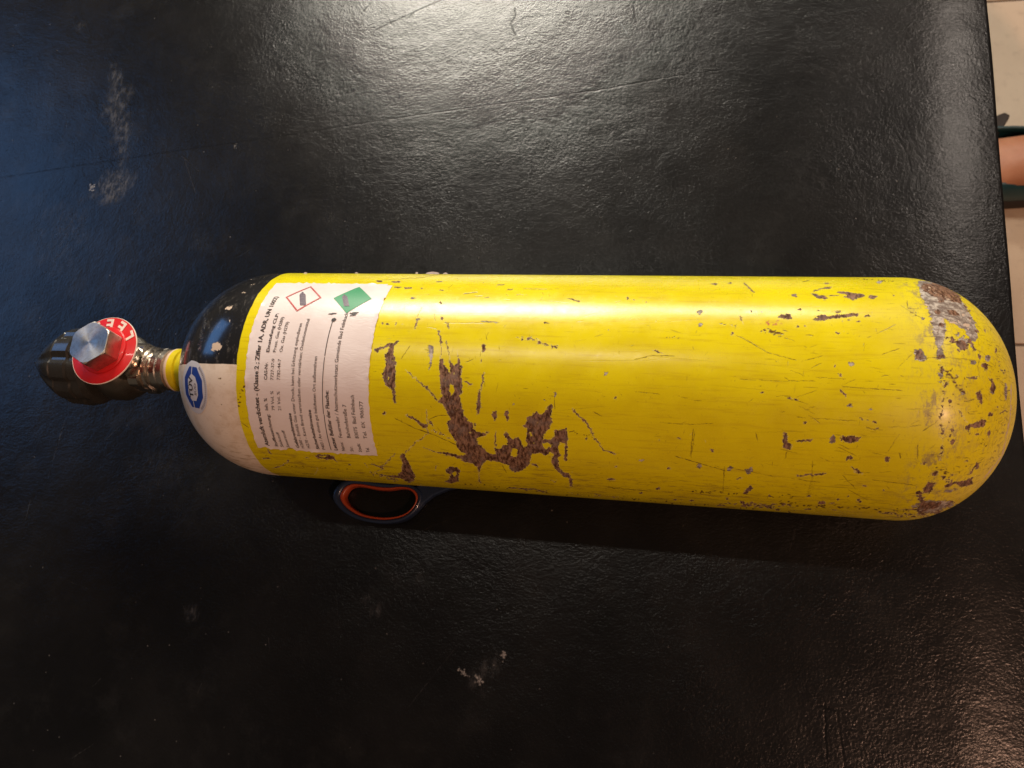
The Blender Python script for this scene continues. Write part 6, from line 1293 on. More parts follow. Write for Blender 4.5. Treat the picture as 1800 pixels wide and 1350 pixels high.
D 4973 -120 -2 0 -1 1 -1 2 2 0 1 1 2 0 0 -1 1 -2
D 4920 -228 -2 2 -1 1 -1 2 0 2 1 0 1 -1 2 -2 0 -2
D 4933 -461 -1 3 -2 2 -1 4 0 3 1 -1 1 -1 2 -4 1 -5
D 4944 -102 -2 0 -1 0 -1 1 1 1 2 1 1 0 1 -1 0 -1
D 4919 -126 1 -1 -1 -2 -2 0 -2 -1 -1 2 -2 2 3 1 3 2
D 4965 -214 1 -1 1 -2 -1 -2 -2 0 -2 0 -1 1 1 2 1 2
D 5236 -431 -7 4 -4 2 -5 4 -1 4 5 -1 4 -3 7 -2 1 -4
D 5011 -489 -3 2 -3 4 -2 4 -2 3 2 0 2 -3 4 -3 0 -3
D 5122 -349 1 -3 2 -4 -1 -5 -2 -5 -2 2 -1 6 -1 4 1 5
D 5037 -449 2 -3 2 -4 -4 0 -1 -2 -3 2 -1 3 0 3 2 0
D 4666 -26 9 8 8 8 9 7 8 9 10 6 7 9 9 7 7 8 0 1 -8 -8 -10 -7 -6 -9 -10 -7 -8 -8 -9 -7 -8 -8 -8 -9
D 4592 28 11 3 11 4 10 4 11 4 10 3 11 2 10 5 11 4 0 1 -11 -2 -10 -5 -11 -2 -11 -4 -10 -5 -11 -3 -11 -3 -10 -5
D 4224 55 6 -2 7 -4 1 1 -7 5 -7 1
D 4508 40 4 15 4 16 -1 0 -4 -16 -4 -15
D 4203 -200 10 -5 11 -1 8 -7 11 -3 11 -3 9 -6 9 -4 11 -3 0 1 -10 3 -10 4 -9 6 -11 3 -10 3 -9 7 -11 1 -10 5
D 4408 -359 13 -3 14 -5 13 -7 15 -6 0 1 -14 7 -14 7 -13 5 -14 2
D 4157 -52 12 -3 11 -5 12 -3 13 -3 10 -6 13 -4 0 1 -12 4 -11 7 -12 2 -13 3 -11 5 -12 3
D 4822 -581 21 -11 20 -5 -1 2 -19 7 -21 9
D 4129 -84 10 -4 9 -6 20 -6 0 1 -19 6 -9 7 -11 3
D 4527 -277 12 -2 12 -4 13 -4 12 -3 0 1 -12 5 -12 3 -12 4 -13 2
D 4842 15 12 2 11 2 12 2 12 2 11 3 12 2 0 1 -12 -2 -12 -2 -11 -3 -12 -1 -11 -2 -12 -3
D 4769 11 12 3 12 1 12 3 12 2 12 0 12 1 12 2 13 3 0 1 -13 -1 -12 -2 -12 -1 -12 -2 -12 -1 -12 -2 -12 -2 -12 -4
D 4784 -283 10 4 9 6 8 8 9 5 8 6 10 5 0 1 -10 -4 -9 -6 -9 -6 -9 -6 -9 -6 -8 -7
D 4258 -41 13 7 14 6 12 6 13 4 0 1 -14 -3 -13 -6 -13 -7 -13 -7
D 4586 -67 18 6 19 1 -1 1 -18 1 -18 -8
D 4831 59 4 13 4 12 7 13 5 14 5 13 6 14 5 14 7 14 -2 0 -6 -14 -6 -14 -5 -14 -6 -14 -4 -13 -7 -12 -4 -13 -5 -13
D 4092 -165 12 0 12 4 13 -1 12 -1 13 0 12 0 0 1 -12 1 -13 0 -12 0 -13 1 -12 -4 -12 0
D 4386 -316 14 -2 14 1 0 1 -14 1 -14 0
D 4404 -110 11 5 11 5 10 6 11 4 11 4 11 4 -1 1 -11 -4 -11 -4 -10 -4 -11 -6 -10 -6 -12 -4
D 4192 -166 11 6 13 2 12 5 12 4 12 4 12 3 12 6 12 3 0 1 -13 -3 -11 -5 -13 -4 -12 -4 -12 -4 -11 -5 -13 -2 -12 -6
D 4674 -60 8 -2 7 -1 1 1 -8 2 -7 2
D 4644 -378 5 10 5 11 6 9 4 11 3 11 7 9 6 9 4 9 -1 1 -4 -10 -6 -9 -7 -9 -4 -10 -3 -11 -7 -9 -4 -12 -6 -9
D 4407 -371 11 -4 12 -5 11 -4 12 -4 11 -6 12 -5 12 -4 11 -5 1 1 -12 6 -12 5 -11 4 -12 5 -11 5 -12 4 -11 5 -12 3
D 4495 -597 14 -8 14 -8 13 -9 14 -8 14 -10 14 -6 14 -10 15 -9 0 2 -14 10 -15 9 -14 7 -13 9 -14 9 -14 9 -14 7 -14 8
D 4252 -239 15 -5 14 -8 10 -6 9 -7 10 -5 1 1 -10 6 -9 7 -10 5 -15 8 -15 5
D 4099 109 8 -2 8 2 -1 2 -7 -3 -8 2
D 4126 93 14 -3 13 -3 14 -3 13 -6 1 1 -13 6 -15 4 -13 4 -14 1
D 4670 -555 11 -13 10 -9 1 1 -10 10 -12 12
D 4518 1 12 -2 12 -3 13 0 12 0 0 1 -12 0 -12 0 -13 3 -12 2
D 4732 -258 9 7 9 6 19 6 0 1 -19 -6 -10 -6 -8 -7
D 4450 -510 10 -10 10 -10 9 -11 11 -9 11 -10 11 -10 10 -12 11 -12 0 1 -10 12 -9 15 -12 8 -11 9 -11 10 -9 11 -10 11 -10 8
D 4227 -8 11 2 11 3 10 2 12 2 10 5 12 1 10 5 11 3 -1 1 -11 -2 -10 -5 -11 -2 -11 -3 -11 -3 -11 -1 -10 -5 -11 -2
D 4240 -551 14 -2 14 -2 14 -4 13 2 14 -1 14 -2 13 0 14 -2 0 2 -14 2 -14 1 -13 1 -14 1 -14 0 -13 2 -14 3 -14 0
D 4725 45 12 -2 12 0 0 1 -12 0 -12 2
D 4575 124 13 6 11 5 12 6 13 6 12 6 12 7 12 7 12 7 0 2 -13 -7 -12 -7 -12 -6 -12 -7 -12 -6 -12 -5 -12 -7 -12 -6
D 4615 -482 17 -1 15 3 15 3 15 2 0 1 -16 -1 -15 -4 -15 -3 -16 1
D 4328 -423 11 -6 13 -4 12 -5 12 -4 0 2 -12 4 -12 3 -12 5 -12 6
D 4144 -361 11 2 12 2 11 3 11 4 -1 1 -11 -4 -11 -3 -11 -2 -11 -2
D 4128 -395 11 -2 12 -2 11 -1 11 -4 15 -3 15 0 14 -4 0 1 -14 4 -15 1 -15 3 -11 4 -11 1 -11 2 -12 1
D 4233 109 20 0 19 -3 1 2 -20 5 -20 -3
B 1770 451 -5 -9 -9 -6 -16 4 -15 4 -3 10 9 4 12 4 14 -4
B 1881 444 9 -9 -9 -4 -11 -1 -13 2 -13 0 -11 8 -16 9 13 0 10 4 17 2 13 2 14 -2
B 1916 382 -4 -5 -13 -3 -13 3 -13 2 -6 6 13 3 12 0 9 -2
B 1988 376 6 -5 -16 -4 -12 1 -12 -1 -11 6 -7 6 18 3 15 0 16 -1
B 2061 372 -1 -3 -2 -3 -7 1 -3 3 -4 4 3 3 6 1 7 -2
B 2158 452 -1 -5 -14 -1 -16 -1 -13 3 2 5 11 3 13 3 20 -2
B 2207 356 -7 -3 -8 -2 -12 1 -9 2 0 3 7 2 10 2 9 -2
B 2221 257 1 -7 -1 -7 -6 5 -4 6 -6 8 5 3 3 2 5 -2
B 2255 155 -2 -3 -4 -2 -6 -1 -4 4 -2 4 3 5 7 2 5 -5
B 2539 11 -3 -12 -4 -6 -6 5 -5 6 0 11 2 6 4 5 5 -5
B 2564 422 -15 -4 -8 -2 -12 0 -14 2 0 6 10 4 13 0 11 -2
B 1941 114 -5 -3 -8 -2 -11 0 -2 3 -3 3 4 3 9 -1 11 0
B 2881 141 -6 -2 -7 -1 -10 -1 -4 2 -6 2 8 3 11 -1 10 0
B 2567 142 -6 -2 -13 -2 -15 1 -18 0 2 3 13 2 15 0 11 0
B 1980 117 0 -5 -1 -3 -2 -1 -3 5 0 6 -2 8 2 1 4 -4
B 2023 121 1 -2 -4 0 -4 0 -3 1 0 1 1 1 4 1 5 -1
B 1893 122 2 -5 -2 -4 -4 1 -2 5 -2 4 1 5 3 -2 4 0
G 2051 288 -9 -6 -5 -5 -10 3 -7 4 -9 7 10 4 9 1 8 -4
G 2120 146 2 -7 -12 0 -10 -1 -3 5 -8 5 9 4 9 3 8 -5
G 2229 -6 -1 -13 -10 0 -8 -4 -6 11 -2 12 2 13 10 0 9 -5
G 2589 142 -12 -2 -13 -1 -12 -1 -12 -1 -13 0 -12 0 -12 2 -11 -1 -11 0 7 4 11 1 11 0 10 1 10 0 11 0 10 1 11 -1 12 0
B 2240 94 5 -15 6 -14 8 -14 6 -13 5 -15 6 -13 1 0 -1 14 -4 15 -6 14 -10 13 -5 15 -9 14
B 2301 39 5 -11 3 -12 6 -11 2 -11 3 -11 5 -11 2 0 -5 11 -1 11 -3 12 -7 11 -3 11 -6 11
B 2278 135 10 -14 9 -14 14 -12 2 1 -11 14 -10 13 -13 13
D 2108 224 -3 -13 -3 -13 0 -15 -6 -11 -1 -13 2 -1 2 13 5 12 -1 14 4 12 3 14
B 2101 139 -3 -16 -3 -16 0 -16 1 0 3 15 3 16 1 16
D 2267 129 14 -1 14 2 14 1 14 -3 14 3 14 1 14 -1 14 -1 14 0 14 0 14 1 13 3 14 -1 14 0 14 0 14 -2 14 2 -1 2 -13 -2 -14 2 -14 0 -14 -1 -14 1 -14 -2 -14 0 -13 -2 -14 1 -14 0 -15 1 -14 0 -13 -3 -15 2 -14 0 -13 -2 -14 0
B 2953 304 16 -7 16 -5 16 -7 16 -1 15 -4 1 1 -16 8 -16 0 -15 8 -16 5 -16 4
B 2584 375 14 -3 14 -2 14 3 -1 3 -14 -1 -14 3 -14 -1
D 2406 311 17 -3 17 0 15 4 -1 2 -16 -1 -16 -2 -16 2
D 2332 324 15 2 15 2 13 7 15 1 14 4 14 2 -1 3 -15 -1 -15 -2 -14 -4 -14 -4 -15 -1 -13 -7
B 2458 300 18 -5 16 5 18 0 -1 1 -18 3 -16 -5 -17 2
G 2511 374 5 19 2 22 13 2 14 0 12 6 -1 3 -14 -2 -13 -3 -14 -2 -2 -23 -3 -21
G 2824 153 15 -3 14 -4 14 -3 14 -4 15 -3 14 -4 14 -2 14 -3 0 1 -14 3 -14 4 -14 2 -14 5 -15 3 -14 3 -14 4 -15 2
D 1714 458 15 0 16 0 10 10 15 1 17 -3 12 6 12 7 14 3 15 1 14 1 18 -3 10 10 14 2 16 0 8 14 19 -7 16 -1 12 5 13 5 15 2 11 10 13 5 7 18 11 11 14 4 3 29 12 8 1 35 -12 29 5 -49 -11 -11 -1 -34 -14 -3 -11 -12 -7 -18 -13 -6 -11 -10 -14 -3 -14 -2 -11 -9 -17 3 -18 6 -10 -13 -14 -1 -15 0 -9 -13 -17 3 -15 0 -15 -2 -14 -3 -12 -7 -13 -4 -17 4 -14 -4 -10 -10 -16 1 -14 -2
D 2222 379 10 17 6 22 -2 2 -6 -22 -9 -16
D 2197 181 4 -15 5 -15 8 -13 1 0 -7 14 -5 14 -4 16
D 2687 377 13 2 14 0 14 -1 14 -2 14 0 12 3 15 -4 13 1 14 1 14 -1 12 3 14 -1 14 0 -1 2 -13 1 -14 0 -13 -2 -14 1 -14 0 -13 -1 -14 4 -14 -2 -13 0 -14 1 -14 -1 -14 1 -13 -2
D 2172 104 15 0 16 -4 15 -3 15 -2 0 2 -15 2 -15 3 -16 4 -15 0
D 2537 67 6 18 -1 1 -7 -18
D 2674 328 -1 -1 -2 -1 -2 0 -2 -1 1 2 0 1 3 1 1 0
D 2692 326 0 -2 -1 -1 -1 1 -2 0 0 1 1 1 1 1 0 -1
D 2598 329 0 -1 0 -1 0 0 -1 0 0 1 0 1 0 0 1 1
D 2724 326 -1 -1 -1 -1 -2 0 -2 1 1 0 0 1 3 1 1 -1
D 2716 326 0 -1 0 -1 -2 0 0 1 -1 1 1 1 0 0 1 0
D 2667 326 1 -1 -3 -1 -2 -1 -2 0 0 1 2 2 1 2 2 -1
D 2699 324 0 -1 -3 0 -2 0 -3 2 1 1 1 0 3 1 2 -1
D 2684 325 -1 0 -3 0 -3 1 -1 1 -1 2 2 1 3 -2 3 0
D 2579 328 0 0 -1 0 -1 0 0 0 0 1 0 0 1 1 1 -1
D 2598 325 0 -1 0 -1 -1 0 0 1 0 0 -1 1 1 0 0 0
D 2598 329 1 -2 -1 -2 -2 0 -1 0 -1 1 -1 2 2 1 1 0
D 2661 323 -1 0 -1 0 -2 0 -1 1 0 1 1 0 2 0 2 -1
D 2665 326 -1 -1 -2 1 -2 0 -1 2 0 1 1 1 2 -1 2 -1
D 2607 320 -1 -1 -1 0 -2 -2 -2 3 1 1 0 1 2 1 1 -1
D 2241 499 -3 1 -1 -2 -3 4 -3 4 1 1 0 2 4 -2 3 -4
D 2382 451 0 -1 -1 0 -1 -1 -1 2 -1 1 1 1 1 -1 1 0
D 2330 469 0 -3 -1 -4 -1 -4 -2 3 -1 -1 1 4 1 3 1 1
D 2250 490 1 -3 1 -1 0 -3 -2 2 -2 4 0 2 -1 2 2 -1
D 2340 465 0 -2 0 -2 -1 0 -1 1 -1 -1 1 2 0 1 1 1
D 2342 470 -1 0 -2 -1 -2 1 -1 0 0 2 0 1 2 0 3 -1
D 2427 445 0 -2 -3 -1 -4 0 -3 2 0 2 1 2 4 0 3 -1
D 2222 517 0 -2 0 -4 -1 -3 -1 -1 0 2 -1 3 1 2 1 3
D 2365 452 -1 -1 -3 2 -3 1 -2 3 -1 3 3 -2 2 -1 2 -2
D 2385 459 0 -1 -1 -1 0 -3 -1 1 -1 0 0 2 1 1 1 1
D 2290 478 -1 0 -1 0 -2 1 0 2 -1 2 1 -1 2 -1 1 -2
D 2367 460 1 -2 -1 0 -1 1 -1 1 0 1 0 3 1 -2 1 0
B 2778 64 -1 -2 -5 -2 -4 -3 -1 1 -3 -1 2 3 5 2 4 2
B 2932 30 0 -1 -2 0 -2 1 0 1 1 1 1 0 2 0 1 -1
B 2833 49 -1 0 -2 -1 -4 0 -1 2 0 1 3 0 3 0 2 -1
B 2875 38 0 -2 -3 -3 -4 0 -4 0 0 2 2 2 3 1 5 2
B 2844 49 -5 0 -3 1 -4 1 -3 1 0 0 4 0 4 0 5 -1
B 2838 43 0 0 -3 0 -3 1 -1 1 1 0 1 1 3 -1 2 -1
B 2838 43 -1 0 -2 -2 -5 0 -2 0 1 0 1 1 4 2 2 0
B 2847 43 1 -2 0 -2 -3 -1 -3 1 0 2 0 2 2 2 2 -1
B 2927 24 1 -3 -4 -1 -3 1 0 2 -2 2 2 2 3 0 2 -2
B 2833 55 -2 0 -1 -1 -1 1 0 1 -1 1 1 1 2 0 1 -1
B 2846 35 2 0 -2 -2 -2 0 -1 0 0 1 0 1 1 0 2 1
B 2738 60 0 -2 -3 1 -2 1 -2 1 1 1 2 0 2 0 2 -1
B 2727 54 0 -1 -2 0 -2 1 -3 0 0 1 2 0 3 0 2 0
B 2767 55 -1 -2 -4 1 -4 0 -1 1 0 1 2 1 3 0 2 -1
B 2718 60 -1 -1 -2 -1 -3 -1 -3 1 1 1 0 2 4 -1 2 1
B 2842 44 -2 -2 -2 -1 -3 0 -2 0 -1 1 2 1 3 0 4 1
B 2722 61 1 -1 -3 0 -4 0 -3 1 1 1 2 1 4 0 1 -1
B 2887 27 1 -3 -4 -1 -6 1 -2 2 -2 3 6 0 3 1 4 -1
B 2851 46 -2 -1 -3 -1 -4 -1 -3 0 -2 0 5 2 4 1 3 1
B 2831 59 -1 0 -1 -1 -2 0 -2 0 0 1 1 1 2 0 2 0
B 2850 37 -1 -1 -2 0 -2 1 -1 1 0 1 2 0 2 -1 1 0
B 2786 58 0 -3 -3 -1 -2 1 -3 2 0 2 1 2 4 -1 3 0
B 2895 27 -1 -1 -5 1 -5 2 0 1 -2 2 4 0 4 -1 3 -2
B 2827 62 0 -3 -3 -1 -3 0 -2 2 1 2 0 3 3 -1 3 0
B 1421 -608 12 7 12 2 13 6 8 0 8 -1 8 0 10 3 8 -2 8 0 9 2 9 -1 7 -2 7 -3 9 0 9 0 2 -9 0 -10 1 -9 2 -10 0 -11 1 -10 -3 9 -5 7 -6 6 -4 7 -9 1 -10 -2 -8 1 -10 -2 -9 2 -9 0 -9 1 -9 0 -12 -4 -7 4 -10 0 -7 3 -4 7 -7 2
H 1445 -608 10 1 12 3 11 2 11 2 8 0 8 -2 9 2 7 -3 -9 -1 -9 -3 -10 -4 -10 -2 -10 0 -10 1 -8 3
B 1047 -767 24 7 25 9 25 12 27 17 25 19 24 16 23 18 0 2 -23 -16 -24 -14 -24 -15 -25 -20 -22 -5 -27 -15 -26 -12
B 1393 -706 -15 -42 -28 -34 -35 -43 1 -2 34 42 31 37 14 43
B 1975 -542 -15 -14 -13 -15 -14 -17 -15 -15 -17 -11 -17 -15 -17 -15 -19 -11 -18 -16 0 -2 19 13 18 13 18 16 16 16 18 9 15 17 15 15 14 16 13 15
B 1788 -640 13 -7 9 -14 15 -4 12 -8 13 -8 15 -3 1 2 -13 7 -10 11 -14 6 -15 3 -9 13 -16 4
D 994 -141 15 -3 18 0 15 -2 17 -3 0 1 -16 3 -16 2 -17 0 -16 3
D 988 -407 12 -6 8 -10 11 -7 10 -7 10 -8 1 1 -8 10 -10 7 -12 6 -9 9 -12 6
B 1117 -581 -3 -24 13 -15 4 3 -4 21 -7 17
D 1869 -505 28 6 0 1 -27 -5
D 1783 -578 8 -13 9 -12 10 -11 2 2 -10 11 -10 12 -8 12
B 1089 -657 -3 -5 -10 -2 -8 0 -4 3 -1 5 9 4 13 4 8 -3
B 1060 -661 0 -4 -11 -2 -11 -1 1 4 3 3 3 3 8 0 7 0
B 1645 -663 -4 -6 -7 -3 -4 2 -3 3 2 5 5 5 6 1 5 -2
B 1381 -628 -4 -2 -9 -2 -10 -2 -2 3 -4 3 11 2 8 1 10 1
B 1229 -663 -5 -7 -8 -2 -6 1 -4 3 4 7 8 3 6 2 6 0
D 1039 -241 0 -1 -4 -1 -6 -1 -3 0 1 1 3 1 4 1 4 0
D 1014 -303 -2 -2 -2 -1 -2 0 -1 2 2 2 0 2 3 0 1 -1
D 1060 -222 2 -2 -8 -3 -7 -3 -4 2 -4 2 8 2 5 4 9 1
D 1022 -258 0 -2 -3 0 -3 -1 -1 2 0 2 2 1 3 0 3 -1
D 1003 -327 -1 -1 -2 -1 -2 0 -2 1 -1 2 3 1 2 0 2 -1
D 1041 -241 -5 0 -4 0 -6 2 -2 2 3 0 2 1 5 -2 3 -1
D 1046 -247 -1 -1 -5 1 -5 2 -2 2 0 2 5 0 5 -3 2 -2
D 1022 -304 -3 -2 -6 -2 -9 0 -6 1 0 2 6 2 9 2 7 -1
D 1054 -220 1 -2 -5 -2 -5 1 -3 1 -1 1 3 2 4 1 7 1
D 1028 -276 -3 -1 -3 -2 -5 -1 -4 3 1 2 5 2 4 0 2 -1
D 1011 -325 -4 -3 -6 2 -7 2 -1 4 3 2 5 -1 4 -1 4 -2
D 1044 -245 1 -1 -4 -1 -4 -1 -5 1 1 1 3 2 4 0 5 1
D 1051 -230 -4 0 -3 -1 -4 1 0 2 -1 1 2 1 5 -1 4 -1
D 1061 -217 -3 -3 -5 -3 -7 -2 -2 0 -3 0 3 2 6 3 5 2
D 1008 -290 -2 -2 -3 -1 -3 1 -2 1 1 2 1 2 4 0 2 -1
D 1069 -213 -2 0 -3 -1 -4 0 -2 1 1 1 2 1 4 1 3 -1
D 1543 -717 -2 -3 -4 -3 -3 0 0 3 0 2 3 4 3 0 5 1
D 1371 -720 -1 1 -1 2 -1 2 -1 2 1 0 2 1 1 -3 1 -2
D 1252 -718 -2 -1 -2 -2 -3 1 1 2 1 1 1 1 3 0 3 -1
D 1199 -717 -1 -1 -4 -2 -4 0 -1 2 3 2 2 2 3 -1 3 0
D 1539 -715 0 -1 -5 -3 -2 -1 -4 -1 0 1 3 2 5 3 5 3
D 1517 -716 -2 -2 -1 0 -1 -1 0 1 -1 2 2 1 2 0 2 0
D 1299 -726 -4 -1 -2 0 -3 3 2 4 1 3 3 -1 3 -1 1 -5
D 1213 -726 -1 -1 -4 -4 -6 -4 -2 1 4 4 1 2 5 4 6 1
D 1458 -710 -2 -4 -6 -3 -6 -4 -2 0 -2 1 6 5 6 4 4 1
D 1217 -726 -1 -2 -3 1 -1 2 0 3 2 2 2 0 2 -1 1 -2
D 1607 -705 0 -2 -6 -5 -6 -5 -1 2 -2 1 5 5 5 4 5 2
D 1495 -715 -2 -2 -1 0 -1 1 0 1 1 2 1 0 2 1 1 -1
D 1419 -711 -2 -3 -2 -2 -2 -1 -1 0 0 2 1 3 3 0 3 3
D 1434 -720 -3 -2 -3 -3 -3 -2 -1 0 -2 0 4 3 3 3 2 1
D 1301 -709 -1 -3 -5 -2 -4 -2 -4 -2 1 4 4 3 5 2 3 1
D 1177 -711 0 -2 -7 -4 -6 -5 -5 -1 4 5 2 3 7 5 7 3
D 1357 -719 -3 -1 -3 -1 -2 2 -2 3 2 1 3 1 3 -1 3 -1
D 1180 -723 -2 -2 -4 -2 -5 -4 0 1 -1 0 2 2 5 3 3 2
D 1252 -712 -2 -2 -2 -2 -4 -2 0 1 -2 0 4 3 2 1 3 2
D 1571 -716 -1 -1 -1 -1 -1 0 -1 0 1 2 1 0 1 2 1 -1
L 795 -15 8 4 8 3 11 1 11 0 9 2 11 -1 7 -6 7 -6 6 -7 6 -6 -4 -7 -6 -4 -5 -6 -10 0 -10 -1 -11 1 -10 1 -11 1 -10 1 -3 7 1 8 -5 7
L 806 212 10 1 8 2 12 -1 11 0 10 1 5 -11 3 -10 -11 -1 -11 -3 -15 3 -17 4
L 858 323 11 -2 12 -3 11 -1 1 -6 -13 1 -12 1
L 872 134 0 -1 -3 -2 -4 0 -2 2 0 0 1 1 3 1 3 0
L 884 116 0 -1 -4 -1 -4 0 -2 1 0 1 2 0 3 1 5 0
L 884 123 -3 -1 -1 -1 -5 0 -2 0 0 1 1 1 3 1 4 0
L 913 72 0 0 -1 0 -1 0 -1 0 -1 0 1 1 1 0 1 0
L 897 105 -2 0 -4 2 -4 1 -1 1 -1 1 3 0 4 -2 3 -1
L 913 90 -1 -1 -2 -1 -3 -1 -3 0 1 1 1 1 2 1 2 0
L 905 86 -2 0 -1 -1 -2 2 0 1 0 0 1 1 2 -1 1 -1
L 897 112 -1 -1 -5 0 -6 0 -2 2 -1 1 3 1 4 1 5 -2
L 886 113 1 -1 -2 -1 -2 0 -3 1 1 1 0 0 2 1 2 0
L 893 114 -3 0 -3 0 -4 1 -6 2 3 0 2 0 4 0 4 -1
L 866 -66 -1 -2 -3 0 -3 -1 -2 2 -1 2 2 2 3 0 2 -1
L 925 26 -2 -1 -2 0 -2 0 -2 0 -1 0 2 1 3 0 3 0
L 941 25 0 -1 -1 1 -2 0 -2 1 0 0 1 0 2 0 2 -1
L 937 24 1 -1 -3 0 -1 1 -1 1 0 1 1 0 2 1 1 -2
L 910 27 1 -1 -3 -1 -3 -1 -2 0 0 0 1 1 3 1 1 1
L 908 24 -1 -1 -1 0 -2 0 0 0 -1 1 0 0 2 0 2 0
L 916 20 0 0 -2 0 -1 0 0 1 0 0 0 1 2 0 1 -1
L 909 23 0 0 -2 -1 -2 0 -1 1 0 0 1 1 2 0 1 -1
L 953 28 -2 0 -1 1 -2 0 -1 1 0 0 1 0 2 -1 3 0
L 882 385 -1 -1 -1 1 -3 1 -1 2 1 0 -1 2 3 -2 2 -2
L 891 397 0 -2 0 -2 -2 0 -2 2 -3 3 -1 3 2 0 3 -2
L 876 384 1 -1 -2 1 -2 1 0 1 -1 1 1 1 1 -1 2 -2
L 907 405 -2 -1 0 -1 -3 0 -4 1 -2 2 2 2 3 -1 4 0
L 885 397 -1 -1 0 -2 -2 1 -3 2 -1 2 0 2 1 1 3 -2
L 904 396 -1 -1 -2 0 -2 2 -3 2 -1 2 3 -1 1 0 3 -3
L 906 398 1 -2 -3 0 -3 1 -4 2 -1 2 2 1 2 0 3 -3
L 815 492 1 -3 -1 -1 -5 6 -3 4 -2 3 -1 2 4 -3 4 -5
L 879 476 2 -3 0 -1 0 0 -2 2 -2 3 -1 1 -1 2 2 -2
L 818 483 4 -5 -3 0 -5 4 -4 5 -5 5 -1 4 5 -4 6 -5
L 907 492 0 -1 -1 1 -2 1 -1 0 0 0 -1 2 2 0 2 -1
L 908 494 2 -3 0 -2 -2 1 -3 3 -3 4 -1 1 3 0 2 -1
L 895 490 -4 2 -2 0 -5 3 -4 3 -2 3 4 -2 4 -3 5 -1
L 919 486 1 -4 0 -3 0 -2 -1 -1 -1 0 -1 4 0 3 0 4
L 890 479 -2 1 -2 1 -2 2 -2 1 -2 3 3 -3 2 -1 2 -1
B 885 -193 -3 -1 -6 2 -3 1 -4 2 0 1 4 0 5 -2 5 -1
B 893 -189 -1 -1 -3 -1 -3 1 0 1 0 1 2 1 2 0 2 0
B 894 -192 -1 0 -3 0 -3 0 -3 1 1 0 1 1 4 -1 2 0
B 892 -195 -1 -2 -4 0 -4 0 -2 1 -1 1 2 2 5 0 5 -1
B 884 -191 0 -1 -2 -2 -4 -2 -3 0 -2 1 3 2 3 1 4 2
B 873 -191 -1 0 -1 0 -2 0 0 0 -1 1 2 0 1 0 1 0
B 907 -187 -1 -1 -3 -2 -5 -2 -3 0 1 1 0 1 6 2 4 1
B 900 -192 0 -1 -5 -1 -4 1 -4 1 0 1 5 0 4 1 4 -1
B 874 -316 -1 0 0 0 -2 -1 -2 0 1 1 1 0 1 0 2 1
B 883 -318 0 -1 -3 -1 -2 -1 -2 0 1 1 1 1 2 1 1 0
B 883 -317 -1 -2 -4 -1 -3 0 -4 -1 -2 1 5 2 4 2 4 0
B 886 -320 0 -1 -3 -1 -3 1 -1 2 0 1 3 1 3 -1 2 -1
B 883 -321 -2 -1 -3 1 -1 1 -1 1 0 2 3 -1 2 -1 1 0
D 868 -386 1 0 -3 -1 -1 0 -1 0 -1 0 2 1 2 1 1 0
D 863 -370 -1 -2 -1 -2 -5 -1 -3 0 -1 2 3 3 4 1 3 0
D 852 -378 -2 -1 -4 -1 -5 0 -3 1 2 1 2 2 6 0 4 0
D 856 -381 -1 -1 -4 -1 -4 1 -1 1 0 1 3 1 4 0 4 -1
D 841 -362 -4 -1 -4 1 -3 1 -2 2 -2 1 6 1 5 -1 2 -3
D 868 -389 -2 0 -5 1 -3 0 -2 1 0 1 3 0 4 0 3 -1
D 847 -373 -1 -2 -7 1 -4 1 -5 2 0 2 6 1 5 -2 4 -1
D 857 -387 0 -2 -5 0 -5 0 1 2 -1 1 3 0 4 1 1 -2
D 874 -391 -2 -1 -6 -2 -5 -1 -2 1 -2 1 5 1 5 2 4 -1
D 859 -385 -1 -2 -2 -1 -3 0 -2 1 1 1 2 1 1 1 3 0
D 834 -366 -6 -2 -3 -2 -7 -1 -6 -1 4 2 3 2 6 1 3 0
D 866 -386 -2 -1 -7 -1 -4 1 -4 0 1 1 2 1 6 0 7 0
D 869 -389 1 -1 -4 -2 -6 -2 -3 1 -1 1 5 2 4 1 6 3
D 888 -404 -1 -1 -3 1 -4 1 -1 1 2 0 1 0 4 0 2 -1
S 633 164 35 -13 0 2 -36 14
S 640 153 35 -11 -1 2 -35 12
S 633 138 45 -14 -1 2 -45 14
S 647 126 36 -10 -1 2 -36 10
S 646 111 39 -12 0 1 -39 12
S 656 100 33 -9 0 2 -33 8
S 665 83 26 -8 -1 1 -25 8
S 649 77 45 -10 0 2 -45 10
S 658 60 36 -8 0 2 -37 8
S 661 52 37 -7 0 1 -37 8
S 668 36 29 -6 0 1 -29 7
S 657 30 43 -7 0 1 -44 8
S 672 14 27 -6 0 2 -27 6
S 675 7 27 -6 -1 2 -27 6
S 659 -7 41 -6 0 1 -41 7
S 673 -14 29 -6 0 2 -29 5
S 671 -28 28 -6 1 2 -29 5
S 664 -35 37 -5 1 1 -37 5
S 530 144 35 -9 -3 3 -36 9
S 543 115 32 -5 -2 2 -33 6
S 552 90 31 -5 -2 3 -31 4
S 560 66 29 -3 -2 2 -29 3
S 565 43 28 -2 -2 2 -28 2
S 568 22 28 -2 -2 2 -28 1
S 569 1 28 -1 -2 2 -27 1"""
W_, H_ = 2048, 1536
ch = {k: np.zeros((H_, W_), np.float32) for k in 'BGDLRS'}
for line in MARKS.split('\n'):
    c, *q = line.split(); q = np.array(q, float).reshape(-1, 2); q = np.cumsum(q, 0)
    px = np.stack([q[:, 0] / 1e4 / STOT * W_, (q[:, 1] / 10 + 180) / 360 * H_], 1)
    if c == 'H':
        fill(ch['B'], px, -1); continue
    fill(ch[c], px, {'B': 1., 'G': 1., 'D': .75, 'L': 1., 'R': .8, 'S': 1.}[c])
rs = np.random.RandomState(11)
